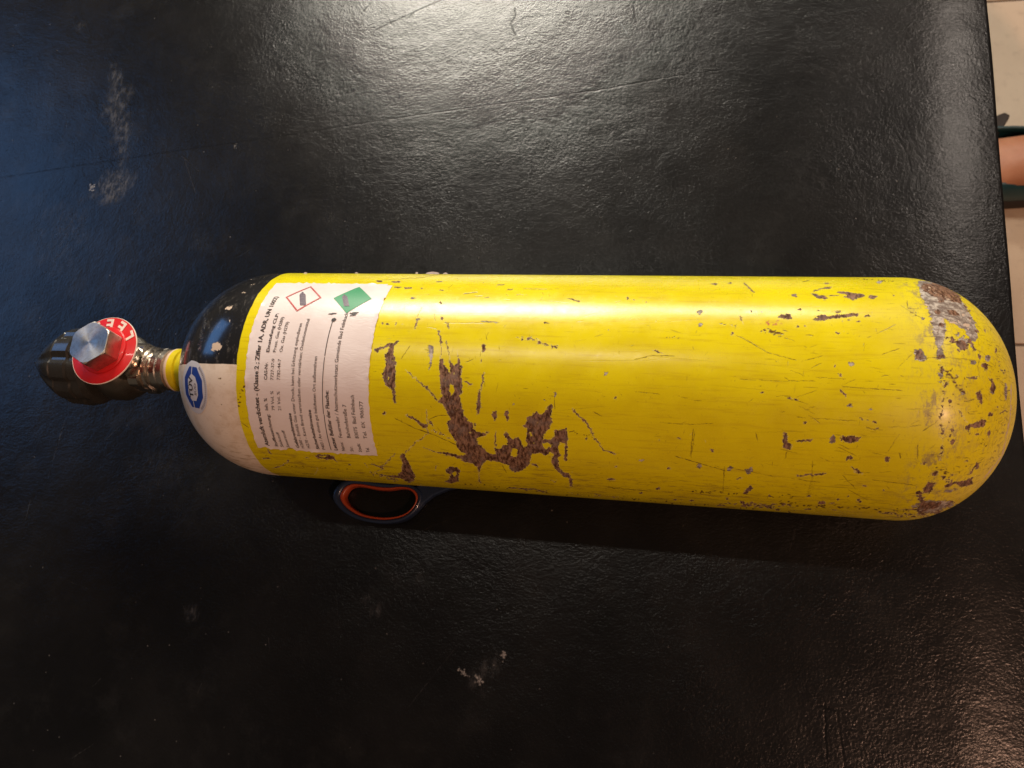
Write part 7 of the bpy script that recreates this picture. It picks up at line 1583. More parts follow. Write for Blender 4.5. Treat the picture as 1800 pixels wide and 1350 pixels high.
def streak(mask, s, th, ls, lt, val):           # short line, s in mm, th in deg, ls in mm along the axis
    n = int(max(2, 4 * max(abs(ls), abs(lt)))); t = np.linspace(0, 1, n)
    x = ((s + ls * t) / 1e3 / STOT * W_).astype(int) % W_; y = ((th + lt * t / 1.22 + 180) / 360 * H_).astype(int) % H_
    v = val * (1 - .6 * np.abs(2 * t - 1)); mask[y, x] = np.maximum(mask[y, x], v)
    if val > .3: mask[y - 1, x] = np.maximum(mask[y - 1, x], v * .7)
for i in range(3000):
    side = rs.rand() < .5
    s = rs.uniform(90, 575); th = rs.normal(-75, 14) if side else rs.uniform(-180, 180)
    if i % 4 == 0: s = rs.normal(480, 50); th = rs.uniform(-95, 95)
    streak(ch['D'], s, th, rs.exponential(3.2) * (1 if side else .6), rs.normal(0, .35) if i % 3 else rs.normal(0, 1.5), rs.uniform(.1, .6) ** 1.3)
for i in range(900):
    s = rs.uniform(80, 575); th = rs.uniform(-180, 180)
    streak(ch['D'], s, th, rs.normal(0, .5), rs.normal(0, 1.6), rs.uniform(.15, .6))
for i in range(260):
    streak(ch['D'], rs.uniform(80, 540), rs.uniform(-180, 180), rs.uniform(10, 45), rs.normal(0, 2.5), rs.uniform(.08, .26))
for i in range(900):
    s = rs.uniform(80, 580) if i % 3 else rs.normal(515, 25); th = rs.uniform(-180, 180) if i % 2 else rs.normal(-70, 18)
    streak(ch['B'], s, th, rs.uniform(0, .9), rs.uniform(0, .7), rs.uniform(.4, 1))
for i in range(2600):                            # scuffed side touching the ground and the base edge
    streak(ch['D'], rs.normal(525, 14), rs.uniform(-180, 180), rs.normal(0, 2), rs.normal(0, 1.5), rs.uniform(.2, .75))
for k in 'BGLR': ch[k] = blur(ch[k], 1)
wear_a = img('paint_wear_a', np.stack([ch['B'], ch['G'], ch['D']], 2))
wear_b = img('paint_wear_b', np.stack([ch['L'], ch['R'], blur(ch['S'], 1)], 2))

def paint_material():
    t = NT('worn_yellow_paint'); obj = t.co(); uv = t.co('UV')
    sep = t.n('ShaderNodeSeparateXYZ'); t.L(uv, sep.inputs[0]); so = t.n('ShaderNodeSeparateXYZ'); t.L(obj, so.inputs[0])
    # ragged edges: nudge the lookup by ~0.3 mm
    nz = t.noise(obj, 330, 6, .80, color=True); off = t.n('ShaderNodeVectorMath', operation='MULTIPLY_ADD')
    t.L(nz, off.inputs[0]); off.inputs[1].default_value = (.0100, .0140, 0); off.inputs[2].default_value = (-.0050, -.0070, 0)
    ad = t.n('ShaderNodeVectorMath', operation='ADD'); t.L(off.outputs[0], ad.inputs[0]); t.L(uv, ad.inputs[1])
    def tex(im, vec=None):
        nd = t.n('ShaderNodeTexImage', image=im, interpolation='Linear', extension='EXTEND'); t.L(vec or ad.outputs[0], nd.inputs[0])
        s = t.n('ShaderNodeSeparateColor'); t.L(nd.outputs[0], s.inputs[0]); return s.outputs
    B, G, D0 = tex(wear_a); D = tex(wear_a, uv)[2]; L, Rd, St = tex(wear_b)
    fine = t.noise(obj, 1000, 4, .7); fine2 = t.noise(obj, 480, 4, .7)
    Bm = t.ramp(t.math('MULTIPLY_ADD', t.math('SUBTRACT', fine, .5), .35, B), .40, .58)
    Gm = t.ramp(t.math('MULTIPLY_ADD', t.math('SUBTRACT', fine2, .5), .8, G), .42, .60)
    Lm = t.ramp(t.math('MULTIPLY_ADD', t.math('SUBTRACT', fine, .5), .5, L), .4, .6)
    # paint zones
    edge = t.math('MULTIPLY_ADD', t.math('SUBTRACT', t.noise(obj, 90, 3), .5), .0016, so.outputs[0])
    yel = t.ramp(edge, -.2607, -.2602)
    quad = t.ramp(t.math('MULTIPLY_ADD', t.math('SUBTRACT', t.noise(obj, 200, 3), .5), .003, sep.outputs[1]), .4675, .4683)   # v of the black/white boundary
    top2 = t.ramp(sep.outputs[1], .7170, .7178)
    bw = t.math('SUBTRACT', quad, top2, clamp=True)     # 1 = black quarter
    low = t.ramp(sep.outputs[1], .2170, .2178); bw = t.math('ADD', bw, t.math('SUBTRACT', 1., low), clamp=True)
    wn = t.noise(obj, 60, 5, .7); stx = t.co('Object', (30, 260, 260)); wn2 = t.noise(stx, 6, 4, .7)
    white = t.mix(t.ramp(wn, .42, .72), (.86, .75, .62), (.66, .52, .37))
    white = t.mix(t.ramp(wn2, .58, .72, 0, .55), white, (.36, .27, .19))
    black = t.mix(t.ramp(t.noise(t.co('Object', (1, .5, .5)), 260, 6, .8), .52, .68, 0, .9), (.012, .012, .013), (.085, .078, .07))
    bwc = t.mix(bw, white, black)
    yn = t.noise(obj, 35, 4, .6); sx = t.co('Object', (.07, 1, 1)); yn2 = t.noise(sx, 480, 5, .65)
    yc = t.mix(t.ramp(yn, .35, .7, 0, 1), (.81, .69, .003), (.73, .60, .003))
    yc = t.mix(t.ramp(yn2, .50, .72, 0, .38), yc, (.50, .34, .01))
    yc = t.mix(t.ramp(t.noise(obj, 420, 4, .7), .60, .74, 0, .35), yc, (.42, .30, .02))
    basec = t.mix(yel, bwc, yc)
    # haze of rubbed paint round the foot of the bottle
    rub = t.math('MULTIPLY', t.ramp(so.outputs[0], .098, .135), t.ramp(t.noise(t.co('Object', (150, 45, 45)), 4, 5, .75), .5, .72), clamp=True)
    basec = t.mix(t.math('MULTIPLY', rub, .62), basec, (.36, .28, .09))
    band = t.math('MULTIPLY', t.ramp(so.outputs[0], .110, .122), t.ramp(so.outputs[0], .150, .130), clamp=True)
    bandn = t.noise(t.co('Object', (1, .6, .6)), 160, 6, .8)
    basec = t.mix(t.math('MULTIPLY', band, t.ramp(bandn, .50, .62, 0, .75)), basec, (.30, .22, .11))
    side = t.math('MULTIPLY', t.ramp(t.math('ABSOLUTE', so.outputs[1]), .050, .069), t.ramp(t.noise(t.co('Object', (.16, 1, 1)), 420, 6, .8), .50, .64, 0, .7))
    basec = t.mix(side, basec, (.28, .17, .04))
    # grey primer, brown rust primer, scratches
    grey = t.mix(t.ramp(t.noise(obj, 260, 5, .8), .40, .60), (.22, .18, .15), (.60, .54, .46))
    gst = t.noise(t.co('Object', (.35, 1, 1)), 420, 4, .7)
    grey = t.mix(t.ramp(gst, .45, .62), grey, (.20, .155, .13))
    halo = t.math('SUBTRACT', t.ramp(B, .08, .45), Bm, clamp=True)
    basec = t.mix(t.math('MULTIPLY', halo, .42), basec, (.96, .88, .55))
    basec = t.mix(t.math('MULTIPLY', t.ramp(Rd, .1, .8), t.ramp(fine2, .40, .60), clamp=True), basec, (.50, .14, .07))
    basec = t.mix(Gm, basec, grey)
    bn = t.noise(t.co('Object', (1.6, .7, .7)), 420, 5, .75); bn2 = t.noise(obj, 170, 4, .7)
    brown = t.mix(t.ramp(bn, .40, .62), (.070, .030, .016), (.33, .19, .12))
    brown = t.mix(t.ramp(bn2, .48, .66, 0, .6), brown, (.24, .18, .15))
    brown = t.mix(t.ramp(t.noise(obj, 650, 3, .6), .66, .72, 0, .7), brown, (.55, .42, .10))
    basec = t.mix(Bm, basec, brown)
    Dm = t.math('MULTIPLY', t.math('MULTIPLY', D, yel), t.ramp(fine2, .25, .5, .6, 1.3), clamp=True)
    basec = t.mix(Dm, basec, (.11, .045, .012))
    basec = t.mix(Lm, basec, (.62, .48, .36))
    wornm = t.math('MAXIMUM', t.math('MAXIMUM', Bm, Gm), Lm)
    rough = t.mixf(yel, t.mixf(bw, .42, .11), t.math('MULTIPLY_ADD', t.noise(obj, 160, 4, .7), .26, .12))
    rough = t.mixf(t.math('MAXIMUM', wornm, t.math('MULTIPLY', rub, .6)), rough, .75)
    rough = t.mixf(t.math('MULTIPLY', t.ramp(so.outputs[0], .085, .125), .75), rough, .46); spec = t.mixf(wornm, .5, .18)
    h = t.math('MULTIPLY_ADD', wornm, -1.0, t.math('MULTIPLY', D, -.5)); h = t.math('MULTIPLY_ADD', St, -3.0, h)
    h = t.math('MULTIPLY_ADD', t.noise(obj, 130, 2), .30, h)                        # orange peel
    h = t.math('MULTIPLY_ADD', t.math('MULTIPLY', fine, wornm), .7, h)
    t.set(Base_Color=basec, Roughness=rough, Normal=t.bump(h, 1., .00018), Specular_IOR_Level=spec, Coat_Weight=t.mixf(wornm, t.mixf(yel, t.mixf(bw, .1, .8), .12), 0.), Coat_Roughness=.2)
    return t.m

# ------------------------------------------------------------------ materials
M = {}
M['paint'] = paint_material()
M['paper'] = None
def paper_material():
    t = NT('label_paper'); o = t.co()
    c = t.mix(t.ramp(t.noise(o, 45, 4), .35, .7), (.86, .77, .74), (.80, .70, .665))
    c = t.mix(t.ramp(t.noise(t.co('Object', (15, 160, 160)), 5, 4, .7), .62, .74, 0, .35), c, (.55, .47, .42))
    c = t.mix(t.ramp(t.noise(o, 900, 3, .6), .70, .78, 0, .4), c, (.40, .32, .26))
    wr = t.noise(t.co('Object', (60, 220, 220)), 2.4, 3, .6, 1.2)
    t.set(Base_Color=c, Roughness=.30, Normal=t.bump(wr, .3, .0004), Coat_Weight=.35, Coat_Roughness=.22); return t.m
M['paper'] = paper_material()
def ink(name, col, wear=.62):
    t = NT(name); o = t.co(); n = t.noise(o, 1500, 3, .6)
    t.set(Base_Color=t.mix(t.ramp(n, wear, wear + .1, 0, .8), col, (.62, .55, .52)), Roughness=.4); return t.m
M['ink'] = ink('black_print_ink', (.045, .038, .036)); M['ink_red'] = ink('red_print_ink', (.50, .045, .04), .55)
M['ink_green'] = ink('green_print_ink', (.03, .30, .12), .66); M['ink_blue'] = ink('blue_print_ink', (.015, .06, .32), .68)
M['ink_purple'] = ink('faded_print_ink', (.10, .07, .10), .6)
M['shred'] = plain('dirty_paper_scrap', (.40, .32, .30), .7, var=.25, vscale=400)
M['sticker'] = plain('sticker_vinyl', (.66, .66, .70), .34, var=.06)
M['collar'] = plain('yellow_collar_paint', (.72, .56, .01), .35, var=.2, vscale=200, coat=.3, bump=.3)
M['collar_rim'] = plain('chipped_cream_paint', (.62, .46, .34), .6, var=.25, vscale=260, bump=.5)
M['chrome'] = plain('worn_chrome', (.74, .67, .58), .24, 1., var=.14, vscale=90)
M['dark_metal'] = plain('dark_plated_valve_metal', (.20, .18, .145), .30, .9, var=.3, vscale=90, bump=.3, bscale=200)
M['wheel'] = plain('black_handwheel_plastic', (.030, .028, .024), .26, 0., var=.3, vscale=90, coat=.5, bump=.3, bscale=250)
M['tag_red'] = plain('red_tag_plate', (.62, .010, .012), .36, 0., var=.12, vscale=150, coat=.3)
M['tag_white'] = plain('white_tag_lettering', (.80, .66, .56), .5, var=.08)
def machined():
    t = NT('machined_aluminium'); o = t.co()
    s = t.n('ShaderNodeVectorMath', operation='LENGTH'); m = t.n('ShaderNodeMapping'); t.L(o, m.inputs[0]); m.inputs['Scale'].default_value = (1, 1, 0)
    t.L(m.outputs[0], s.inputs[0]); d = s.outputs['Value']
    rings = t.noise(None, 1, 2); nd = [n for n in t.t.nodes if n.type == 'TEX_NOISE'][-1]; nd.noise_dimensions = '1D'
    t.L(t.math('MULTIPLY', d, 2600.), nd.inputs['W']); nd.inputs['Detail'].default_value = 4
    sc = t.noise(t.co('Object', (300, 300, 300)), 1.3, 5, .7)
    t.set(Base_Color=t.mix(t.ramp(sc, .4, .7), (.66, .60, .54), (.48, .43, .39)), Metallic=1., Roughness=t.math('MULTIPLY_ADD', sc, .2, .32),
          Anisotropic=.7, Normal=t.bump(nd.outputs[0], .35, .00006)); 
    tn = t.n('ShaderNodeTangent', direction_type='RADIAL', axis='Z'); t.L(tn.outputs[0], t.b.inputs['Tangent'])
    return t.m
M['machined'] = machined()

# ------------------------------------------------------------------ the mat covered table
MX0, MX1, MY0, MY1 = -.74, .24, -.36, .44
def mat_marks():
    w_, h_ = 1960, 1600; k = 2000.
    chalk = np.zeros((h_, w_), np.float32); cut = np.zeros((h_, w_), np.float32); rr = np.random.RandomState(3)
    def P(x, y): return ((x / 1e3 - MX0) * k, (y / 1e3 - MY0) * k)
    def ln(m, pts, wd, val):
        pts = [np.array(P(*p)) for p in pts]; wd = wd * 2; L = []; Rr = []; q = []
        for a, b in zip(pts[:-1], pts[1:]):
            n = max(1, int(np.hypot(*(b - a)) / 5))
            q += [a + (b - a) * i / n + rr.normal(0, .35, 2) for i in range(n)]
        q.append(pts[-1])
        for i in range(len(q)):
            d = q[min(i + 1, len(q) - 1)] - q[max(i - 1, 0)]; d /= np.hypot(*d) + 1e-6; nn = np.array([-d[1], d[0]]) * wd / 2 * rr.uniform(.6, 1.2)
            L.append(q[i] + nn); Rr.append(q[i] - nn)
        fill(m, L + Rr[::-1], val)
    def blob(m, x, y, rx, ry, rot, val, n=60, sc=.18):
        c, s = math.cos(R_(rot)), math.sin(R_(rot))
        for i in range(n):
            a, b = rr.normal(0, .5, 2); px_, py_ = P(x + a * rx * c - b * ry * s, y + a * rx * s + b * ry * c)
            r = max(.9, min(rx, ry) * 2 * sc * rr.uniform(.4, 1.4)); t = np.linspace(0, 2 * PI, 8)[:-1]
            fill(m, np.stack([px_ + r * np.cos(t), py_ + r * np.sin(t) * .8], 1), val * rr.uniform(.3, 1))
    soft = np.zeros((h_, w_), np.float32)
    blob(soft, -541, 285, 9, 38, 18, .30, 120, .35); blob(soft, -522, 247, 7, 30, 12, .28, 90, .35); blob(soft, -516, 192, 15, 15, 0, .32, 90, .3)
    blob(soft, -118, -183, 6, 14, -35, .22, 60, .3); blob(soft, -610, 380, 6, 6, 0, .4, 20); blob(soft, -295, 158, 9, 7, 0, .16, 30)
    blob(soft, -560, 150, 22, 30, 0, .05, 60, .4); blob(soft, -590, -130, 30, 40, 30, .04, 60, .4); blob(soft, -400, -60, 30, 20, 0, .03, 40, .4)
    for (x, y, r) in ((-212, -147, 3.1), (-205, -153, 4.6), (-174, -128, 2.6), (-350, -170, 5)):
        t = np.linspace(0, 2 * PI, 24)[:-1]; px_, py_ = P(x, y)
        fill(soft, np.stack([px_ + 2 * r * np.cos(t), py_ + 2 * r * np.sin(t)], 1), .20)
    soft = blur(soft, 30)
    blob(chalk, -542, 193, 2.4, 3.6, 20, .9, 22, .3); blob(chalk, -108, -173, 2.0, 3.2, 10, .9, 22, .3); blob(chalk, -124, -190, 4.2, 2.2, -40, 1, 30, .3)
    blob(chalk, -135, -187, 3.6, 1.6, -40, .9, 22, .3); blob(chalk, -400, 232, 2, 3, 0, .5, 10)
    for i in range(260):
        blob(chalk, rr.uniform(-700, 215), rr.uniform(-330, 400), rr.uniform(.12, .35), rr.uniform(.1, .3), 0, rr.uniform(.08, .6), 1, .4)
    for i in range(120):
        x, y, a = rr.uniform(-700, 180), rr.uniform(-300, 400), rr.uniform(0, PI); l = rr.exponential(14)
        ln(soft, [(x, y), (x + l * math.cos(a), y + l * math.sin(a))], .35, rr.uniform(.05, .22))
    seam = [(-740, 196), (-651, 206), (-556, 218), (-467, 229), (-353, 241), (-246, 255), (-146, 266), (-70, 274), (-15, 283), (25, 287)]
    ln(cut, seam, .6, .9)
    for pts, wd in (([(-283, 349), (-262, 359), (-248, 366), (-230, 374), (-205, 384)], .8), ([(-252, 360), (-246, 368)], .8), ([(-153, 362), (-151, 354), (-155, 346), (-152, 338), (-149, 333)], 1.3),
                    ([(-45, 372), (-49, 355), (-46, 338)], .8), ([(93, -179), (103, -181), (107, -209), (108, -240)], .9), ([(96, -176), (97, -209), (100, -240)], .7),
                    ([(-298, 371), (-292, 380)], .8), ([(-380, 330), (-384, 322)], .9), ([(150, 225), (158, 205), (160, 190)], .5)): ln(cut, pts, wd, .8)
    t = np.linspace(0, 2 * PI, 14)[:-1]; ln(cut, [(-105 + 2 * math.cos(a), 353 + 1.5 * math.sin(a)) for a in t], .8, .8)
    for i in range(16): ln(cut, [(-158 + rr.normal(0, 1.5), 362 - i * 1.8), (-150 + rr.normal(0, 1.5), 361 - i * 1.8)], .5, .45)
    return img('mat_marks', np.stack([np.clip(chalk, 0, 1), blur(cut, 1), np.clip(soft, 0, 1)], 2))
def mat_material():
    t = NT('black_rubber_mat'); o = t.co(); uv = t.co('UV')
    nd = t.n('ShaderNodeTexImage', image=mat_marks(), interpolation='Linear', extension='CLIP'); t.L(uv, nd.inputs[0])
    s = t.n('ShaderNodeSeparateColor'); t.L(nd.outputs[0], s.inputs[0]); chalk, cut, soft = s.outputs
    g1 = t.vor(t.co('Object', (1, 1.25, 1)), 560, 'SMOOTH_F1'); g2 = t.noise(o, 640, 4, .62, .6); g3 = t.noise(o, 210, 3, .6); g4 = t.noise(o, 18, 3)
    h = t.math('MULTIPLY_ADD', g2, 1.0, t.math('MULTIPLY', g1, .55)); h = t.math('MULTIPLY_ADD', g3, 1.3, h)
    h = t.math('MULTIPLY', h, t.ramp(t.noise(o, 11, 3), .3, .7, .75, 1.2))
    h = t.math('MULTIPLY_ADD', g4, 6.0, h); h = t.math('MULTIPLY_ADD', cut, -.9, h)
    c = t.mix(t.ramp(t.noise(o, 7, 5, .65), .35, .7), (.0045, .0044, .0048), (.0095, .0088, .0086))
    c = t.mix(t.ramp(t.noise(o, 26, 5, .7), .5, .75, 0, .4), c, (.020, .019, .018))
    c = t.mix(t.math('MULTIPLY', soft, t.ramp(t.noise(t.co('Object', (1, .35, 1)), 260, 6, .8), .44, .62, .05, 1.5)), c, (.16, .15, .145)); c = t.mix(t.math('MULTIPLY', chalk, .75), c, (.50, .46, .42))
    c = t.mix(cut, c, (.004, .004, .004))
    r = t.math('MULTIPLY_ADD', t.noise(o, 30, 5, .7), .12, .19); r = t.math('MULTIPLY_ADD', soft, .3, r)
    t.set(Base_Color=c, Roughness=r, Normal=t.bump(h, .40, .00044), Specular_IOR_Level=t.mixf(cut, .38, .04)); return t.m
M['mat'] = mat_material()
M['wood'] = plain('table_board', (.16, .10, .06), .6, var=.25, vscale=30)
M['steel_leg'] = plain('painted_steel_leg', (.10, .10, .10), .5)
TX0, TX1, TY0, TY1 = -1.15, .2208, -.62, .72
table = empty('work_table', (-.46, .05, -.75)); tag(table, 'table covered with a black grained rubber mat under the yellow cylinder', 'table')
def table_z(x, y):
    e = TX1 - x; z = 0.
    k = (1 - min(1, max(0, (.10 - abs(y - .24)) / .10)) * 0)
    if e < .055: z -= .0062 * (1 - e / .055) ** 2
    z += .00035 * (noise.noise(Vector((x * 6, y * 6, 3))) ) * min(1, max(0, (abs(y) - .10) / .08)) 
    return z
def build_mat():
    xs = list(np.linspace(TX0, -.70, 12)[:-1]) + list(np.linspace(-.70, .10, 81)[:-1]) + list(np.linspace(.10, TX1, 61)); ys = list(np.linspace(TY0, TY1, 135))
    V = [(x + (.0011 * noise.noise(Vector((y * 9, 0, 7))) if i == len(xs) - 1 else 0), y, table_z(x, y)) for i, x in enumerate(xs) for y in ys]
    F = []; n = len(ys)
    for i in range(len(xs) - 1):
        for j in range(n - 1): F.append((i * n + j, (i + 1) * n + j, (i + 1) * n + j + 1, i * n + j + 1))
    # hanging lip: round the edge and drop 4 mm
    base = len(V)
    for j, y in enumerate(ys): v = V[(len(xs) - 1) * n + j]; V.append((v[0] + .0004, y, v[2] - .0012)); V.append((v[0] - .0002, y, v[2] - .004))
    for j in range(n - 1):
        a = (len(xs) - 1) * n + j; b = base + 2 * j
        F.append((a, b, b + 2, a + 1)); F.append((b, b + 1, b + 3, b + 2))
    uvs = []
    for f in F:
        for v in f: uvs.append(((V[v][0] - MX0) / (MX1 - MX0), (V[v][1] - MY0) / (MY1 - MY0)))
    o = mesh_obj('rubber_mat', V, F, M['mat'], None, True, uvs); return o
mt = build_mat(); mt.parent = table; mt.matrix_parent_inverse = Matrix.Translation(-Vector(table.location))
def box(name, x0, x1, y0, y1, z0, z1, mat, parent=None, b=.002):
    V = [(x, y, z) for x in (x0, x1) for y in (y0, y1) for z in (z0, z1)]
    F = [(0, 1, 3, 2), (4, 6, 7, 5), (0, 4, 5, 1), (2, 3, 7, 6), (0, 2, 6, 4), (1, 5, 7, 3)]
    o = mesh_obj(name, V, F, mat, None, False)
    if b: bev(o, b)
    if parent: o.parent = parent; o.matrix_parent_inverse = Matrix.Translation(-Vector(parent.location))
    return o
box('table_top', TX0 + .004, TX1 - .006, TY0 + .004, TY1 - .004, -.032, -.0062, M['wood'], table)
for (x, y) in ((TX0 + .05, TY0 + .05), (TX0 + .05, TY1 - .09), (TX1 - .13, TY0 + .05), (TX1 - .13, TY1 - .09)):
    box('leg', x, x + .04, y, y + .04, -.749, -.0335, M['steel_leg'], table)

# ------------------------------------------------------------------ floor of beige tiles
def tile_material():
    t = NT('beige_floor_tile'); o = t.co(); oi = t.n('ShaderNodeObjectInfo').outputs['Random']
    c = t.mix(t.ramp(t.noise(o, 5, 5, .65), .3, .75), (.66, .52, .38), (.58, .445, .32)); c = t.mix(t.ramp(t.noise(o, 60, 4), .5, .8, 0, .4), c, (.42, .31, .22))
    t.set(Base_Color=c, Roughness=t.math('MULTIPLY_ADD', t.noise(o, 20, 4), .2, .32), Normal=t.bump(t.noise(o, 60, 3), .1, .0005)); return t.m
M['tile'] = tile_material(); M['grout'] = plain('floor_grout', (.22, .17, .13), .9, bump=.5, bscale=300)
floor = box('floor', -2.4, 2.6, -2.3, 3.1, -.80, -.7535, M['grout'], None, 0); tag(floor, 'floor laid with large beige tiles', None, None, 'structure')
TS, G = .672, .005
tile0 = None
for i in range(-3, 4):
    for j in range(-3, 5):
        x0 = .16 + i * TS; y0 = .326 + (j - 1) * TS
        if tile0 is None:
            a = TS - G; V = [(x, y, z) for x in (0, a) for y in (0, a) for z in (-.006, 0)]
            tile0 = mesh_obj('floor_tile', V, [(0, 1, 3, 2), (4, 6, 7, 5), (0, 4, 5, 1), (2, 3, 7, 6), (0, 2, 6, 4), (1, 5, 7, 3)], M['tile'], None, False); bev(tile0, .0012); t0 = tile0
        else:
            t0 = tile0.copy(); COL.objects.link(t0)
        t0.parent = floor; t0.location = (x0 + G / 2, y0 + G / 2, -.7500)

# ------------------------------------------------------------------ the gas cylinder
cyl = empty('gas_cylinder', (0, 0, 0)); tag(cyl, 'yellow breathing air cylinder with chipped paint lying on the black mat', 'gas cylinder')
def body():
    n = 192; V = []; uv_ = []; prof = PR[:-1]
    for (x, r) in prof:
        for k in range(n + 1):
            t = -PI + 2 * PI * k / n; V.append((x, r * math.sin(t), RB + r * math.cos(t)))
    V.append((PR[-1][0], 0, RB)); tip = len(V) - 1; F = []; U = []
    m = len(prof)
    for i in range(m - 1):
        for k in range(n):
            a = i * (n + 1) + k; f = (a, a + n + 1, a + n + 2, a + 1); F.append(f[::-1])
            q = [(SS[i] / STOT, k / n), (SS[i + 1] / STOT, k / n), (SS[i + 1] / STOT, (k + 1) / n), (SS[i] / STOT, (k + 1) / n)]; U += q[::-1]
    for k in range(n):
        a = (m - 1) * (n + 1) + k; F.append((a + 1, tip, a)[::1]); U += [(SS[m - 1] / STOT, (k + 1) / n), (1., (k + .5) / n), (SS[m - 1] / STOT, k / n)]
    F.append(tuple(range(n + 1))); U += [(0, k / n) for k in range(n + 1)]
    o = mesh_obj('bottle_body', V, F, M['paint'], cyl, True, U)
    bm = bmesh.new(); bm.from_mesh(o.data); bmesh.ops.remove_doubles(bm, verts=bm.verts, dist=1e-7); bmesh.ops.recalc_face_normals(bm, faces=bm.faces); bm.to_mesh(o.data); bm.free()
    return o
body()

# paper label wrapped round the bottle
LX0, LX1, LT0, LT1 = -.2540, -.1743, -57.2, 41.0
def label_mesh():
    nx, nt = 46, 72; rr = random.Random(4); V = []; F = []; U = []
    e0 = [rr.uniform(-.0003, .0003) for _ in range(nt + 1)]; e1 = [rr.uniform(-.0003, .0003) for _ in range(nt + 1)]
    f0 = [rr.uniform(-.3, .3) for _ in range(nx + 1)]; f1 = [rr.uniform(-.3, .3) for _ in range(nx + 1)]
    f0[0] = .2; f0[2] = 1.0; f0[3] = 1.4; f0[4] = .4; f0[12] = 1.6; f0[13] = 2.2; f0[14] = 1.2
    for i in range(nx + 1):
        for j in range(nt + 1):
            u = i / nx; v = j / nt; wj = max(0, 1 - 12 * min(v, 1 - v)); wi = max(0, 1 - 12 * min(u, 1 - u))
            x = LX0 + (LX1 - LX0) * u + ((e0[j] if u < .5 else e1[j]) * (1 if i in (0, nx) else 0))
            th = LT0 + (LT1 - LT0) * v + (f0[i] if j == 0 else f1[i] if j == nt else 0)
            lift = .00022 + (.0006 * (1 if rr.random() < .16 else 0) if (i in (0, nx) or j in (0, nt)) else 0) + .00010 * max(0, noise.noise(Vector((x * 70, th * .12, 1))))
            V.append(on_bottle(x, R_(th), lift))
    for i in range(nx):
        for j in range(nt):
            if (i, j) in ((nx - 1, nt - 1), (nx - 2, nt - 1)): continue
            a = i * (nt + 1) + j; F.append((a, a + nt + 1, a + nt + 2, a + 1)[::-1])
    o = mesh_obj('paper_label', V, F, M['paper'], cyl, True); return o
label = label_mesh(); tag(label, 'white paper hazard label with printed German text')
def wrap_text(s, x, th0, th1, size, mat, parent, bold=0., name='text_line', slant=0.):
    """text reading towards +theta, tops towards -x; stretched to run from th0 to th1 (deg)"""
    cu = bpy.data.curves.new(name, 'FONT'); cu.body = s; size *= 1.1; cu.size = size; cu.resolution_u = 2; cu.offset = (bold + .006) * size
    tmp = bpy.data.objects.new('tmp', cu); COL.objects.link(tmp); dg = bpy.context.evaluated_depsgraph_get(); me = bpy.data.meshes.new_from_object(tmp.evaluated_get(dg))
    bpy.data.objects.remove(tmp); bpy.data.curves.remove(cu)
    n = len(me.vertices); co = np.zeros(n * 3); me.vertices.foreach_get('co', co); co = co.reshape(-1, 3)
    x0, x1 = co[:, 0].min(), co[:, 0].max(); k = R_(th1 - th0) * RB / (x1 - x0) if th1 is not None else 1.
    out = []
    for (cx, cy, _) in co:
        arc = (cx - x0) * k; out.append(tuple(on_bottle(x - cy + slant * arc, R_(th0) + arc / RB, .00042)))
    me.vertices.foreach_set('co', np.array(out).ravel()); me.update(); me.name = name
    o = bpy.data.objects.new(name, me); COL.objects.link(o); me.materials.clear(); me.materials.append(mat); o.parent = parent; return o
K = M['ink']
for (s, x, a, b, sz, bd) in [
    ('Atemluft verdichtet - (Klasse 2 ; Ziffer 1A, ADR, UN 1002)', -.2453, -55, 28, .0036, .022),
    ('Stoffbezeichnung:', -.2394, -55, -35.8, .0027, .012), ('Inh. %', -.2398, -33.7, -27.5, .0027, .012), ('CAS-Nr.', -.2393, -18.5, -9.8, .0027, .012), ('Einstufung CLP:', -.2393, -4.8, 16.5, .0027, .012),
    ('Stickstoff', -.2357, -55, -45.6, .0026, 0), ('79 Vol. %', -.2353, -33.6, -23.8, .0026, 0), ('7727-37-9', -.2351, -18.5, -8.0, .0026, 0), ('Press. Gas (H280)', -.2350, -4.7, 14.2, .0026, 0),
    ('Sauerstoff', -.2316, -55, -44.3, .0026, 0), ('21 Vol. %', -.2311, -33.5, -23.9, .0026, 0), ('7782-44-7', -.2309, -18.3, -8.1, .0026, 0), ('Ox. Gas (H270)', -.2307, -4.6, 11.5, .0026, 0),
    ('Gefahrenhinweise', -.2249, -55, -34.6, .0027, .02), ('H280 - Enth\u00e4lt Gas unter Druck; kann bei Erhitzung explodieren', -.2217, -55, 10.8, .0026, 0),
    ('H270 - Kann Brand verursachen oder verst\u00e4rken; Oxidationsmittel', -.2176, -54.7, 13.4, .0026, 0),
    ('Sicherheitshinweise', -.2116, -55, -32.3, .0027, .02), ('P403 / An einem gut bel\u00fcfteten Ort aufbewahren', -.2077, -55, -6.2, .0026, 0),
    ('Letzter Bef\u00fcller der Flasche:', -.1995, -55, -22.4, .0030, .02), ('Name:', -.1946, -55, -49.3, .0028, 0), ('Feuerwehr / Atemschutzwerkstatt Gemeinde Bad Feilnbach', -.1940, -46.6, 17.5, .0030, 0),
    ('Str.', -.1891, -55, -51.6, .0028, 0), ('Bahnhofstra\u00dfe 7', -.1887, -46.5, -28.8, .0030, 0),
    ('Stadt:', -.1837, -55, -49.6, .0028, 0), ('83075  Bad Feilnbach', -.1834, -46.5, -24.0, .0030, 0), ('Tel.', -.1786, -55, -51.8, .0028, 0), ('Tel.  0X  906577', -.1780, -46.4, -26.8, .0030, 0)]:
    wrap_text(s, x, a, b, sz, K, label, bd)
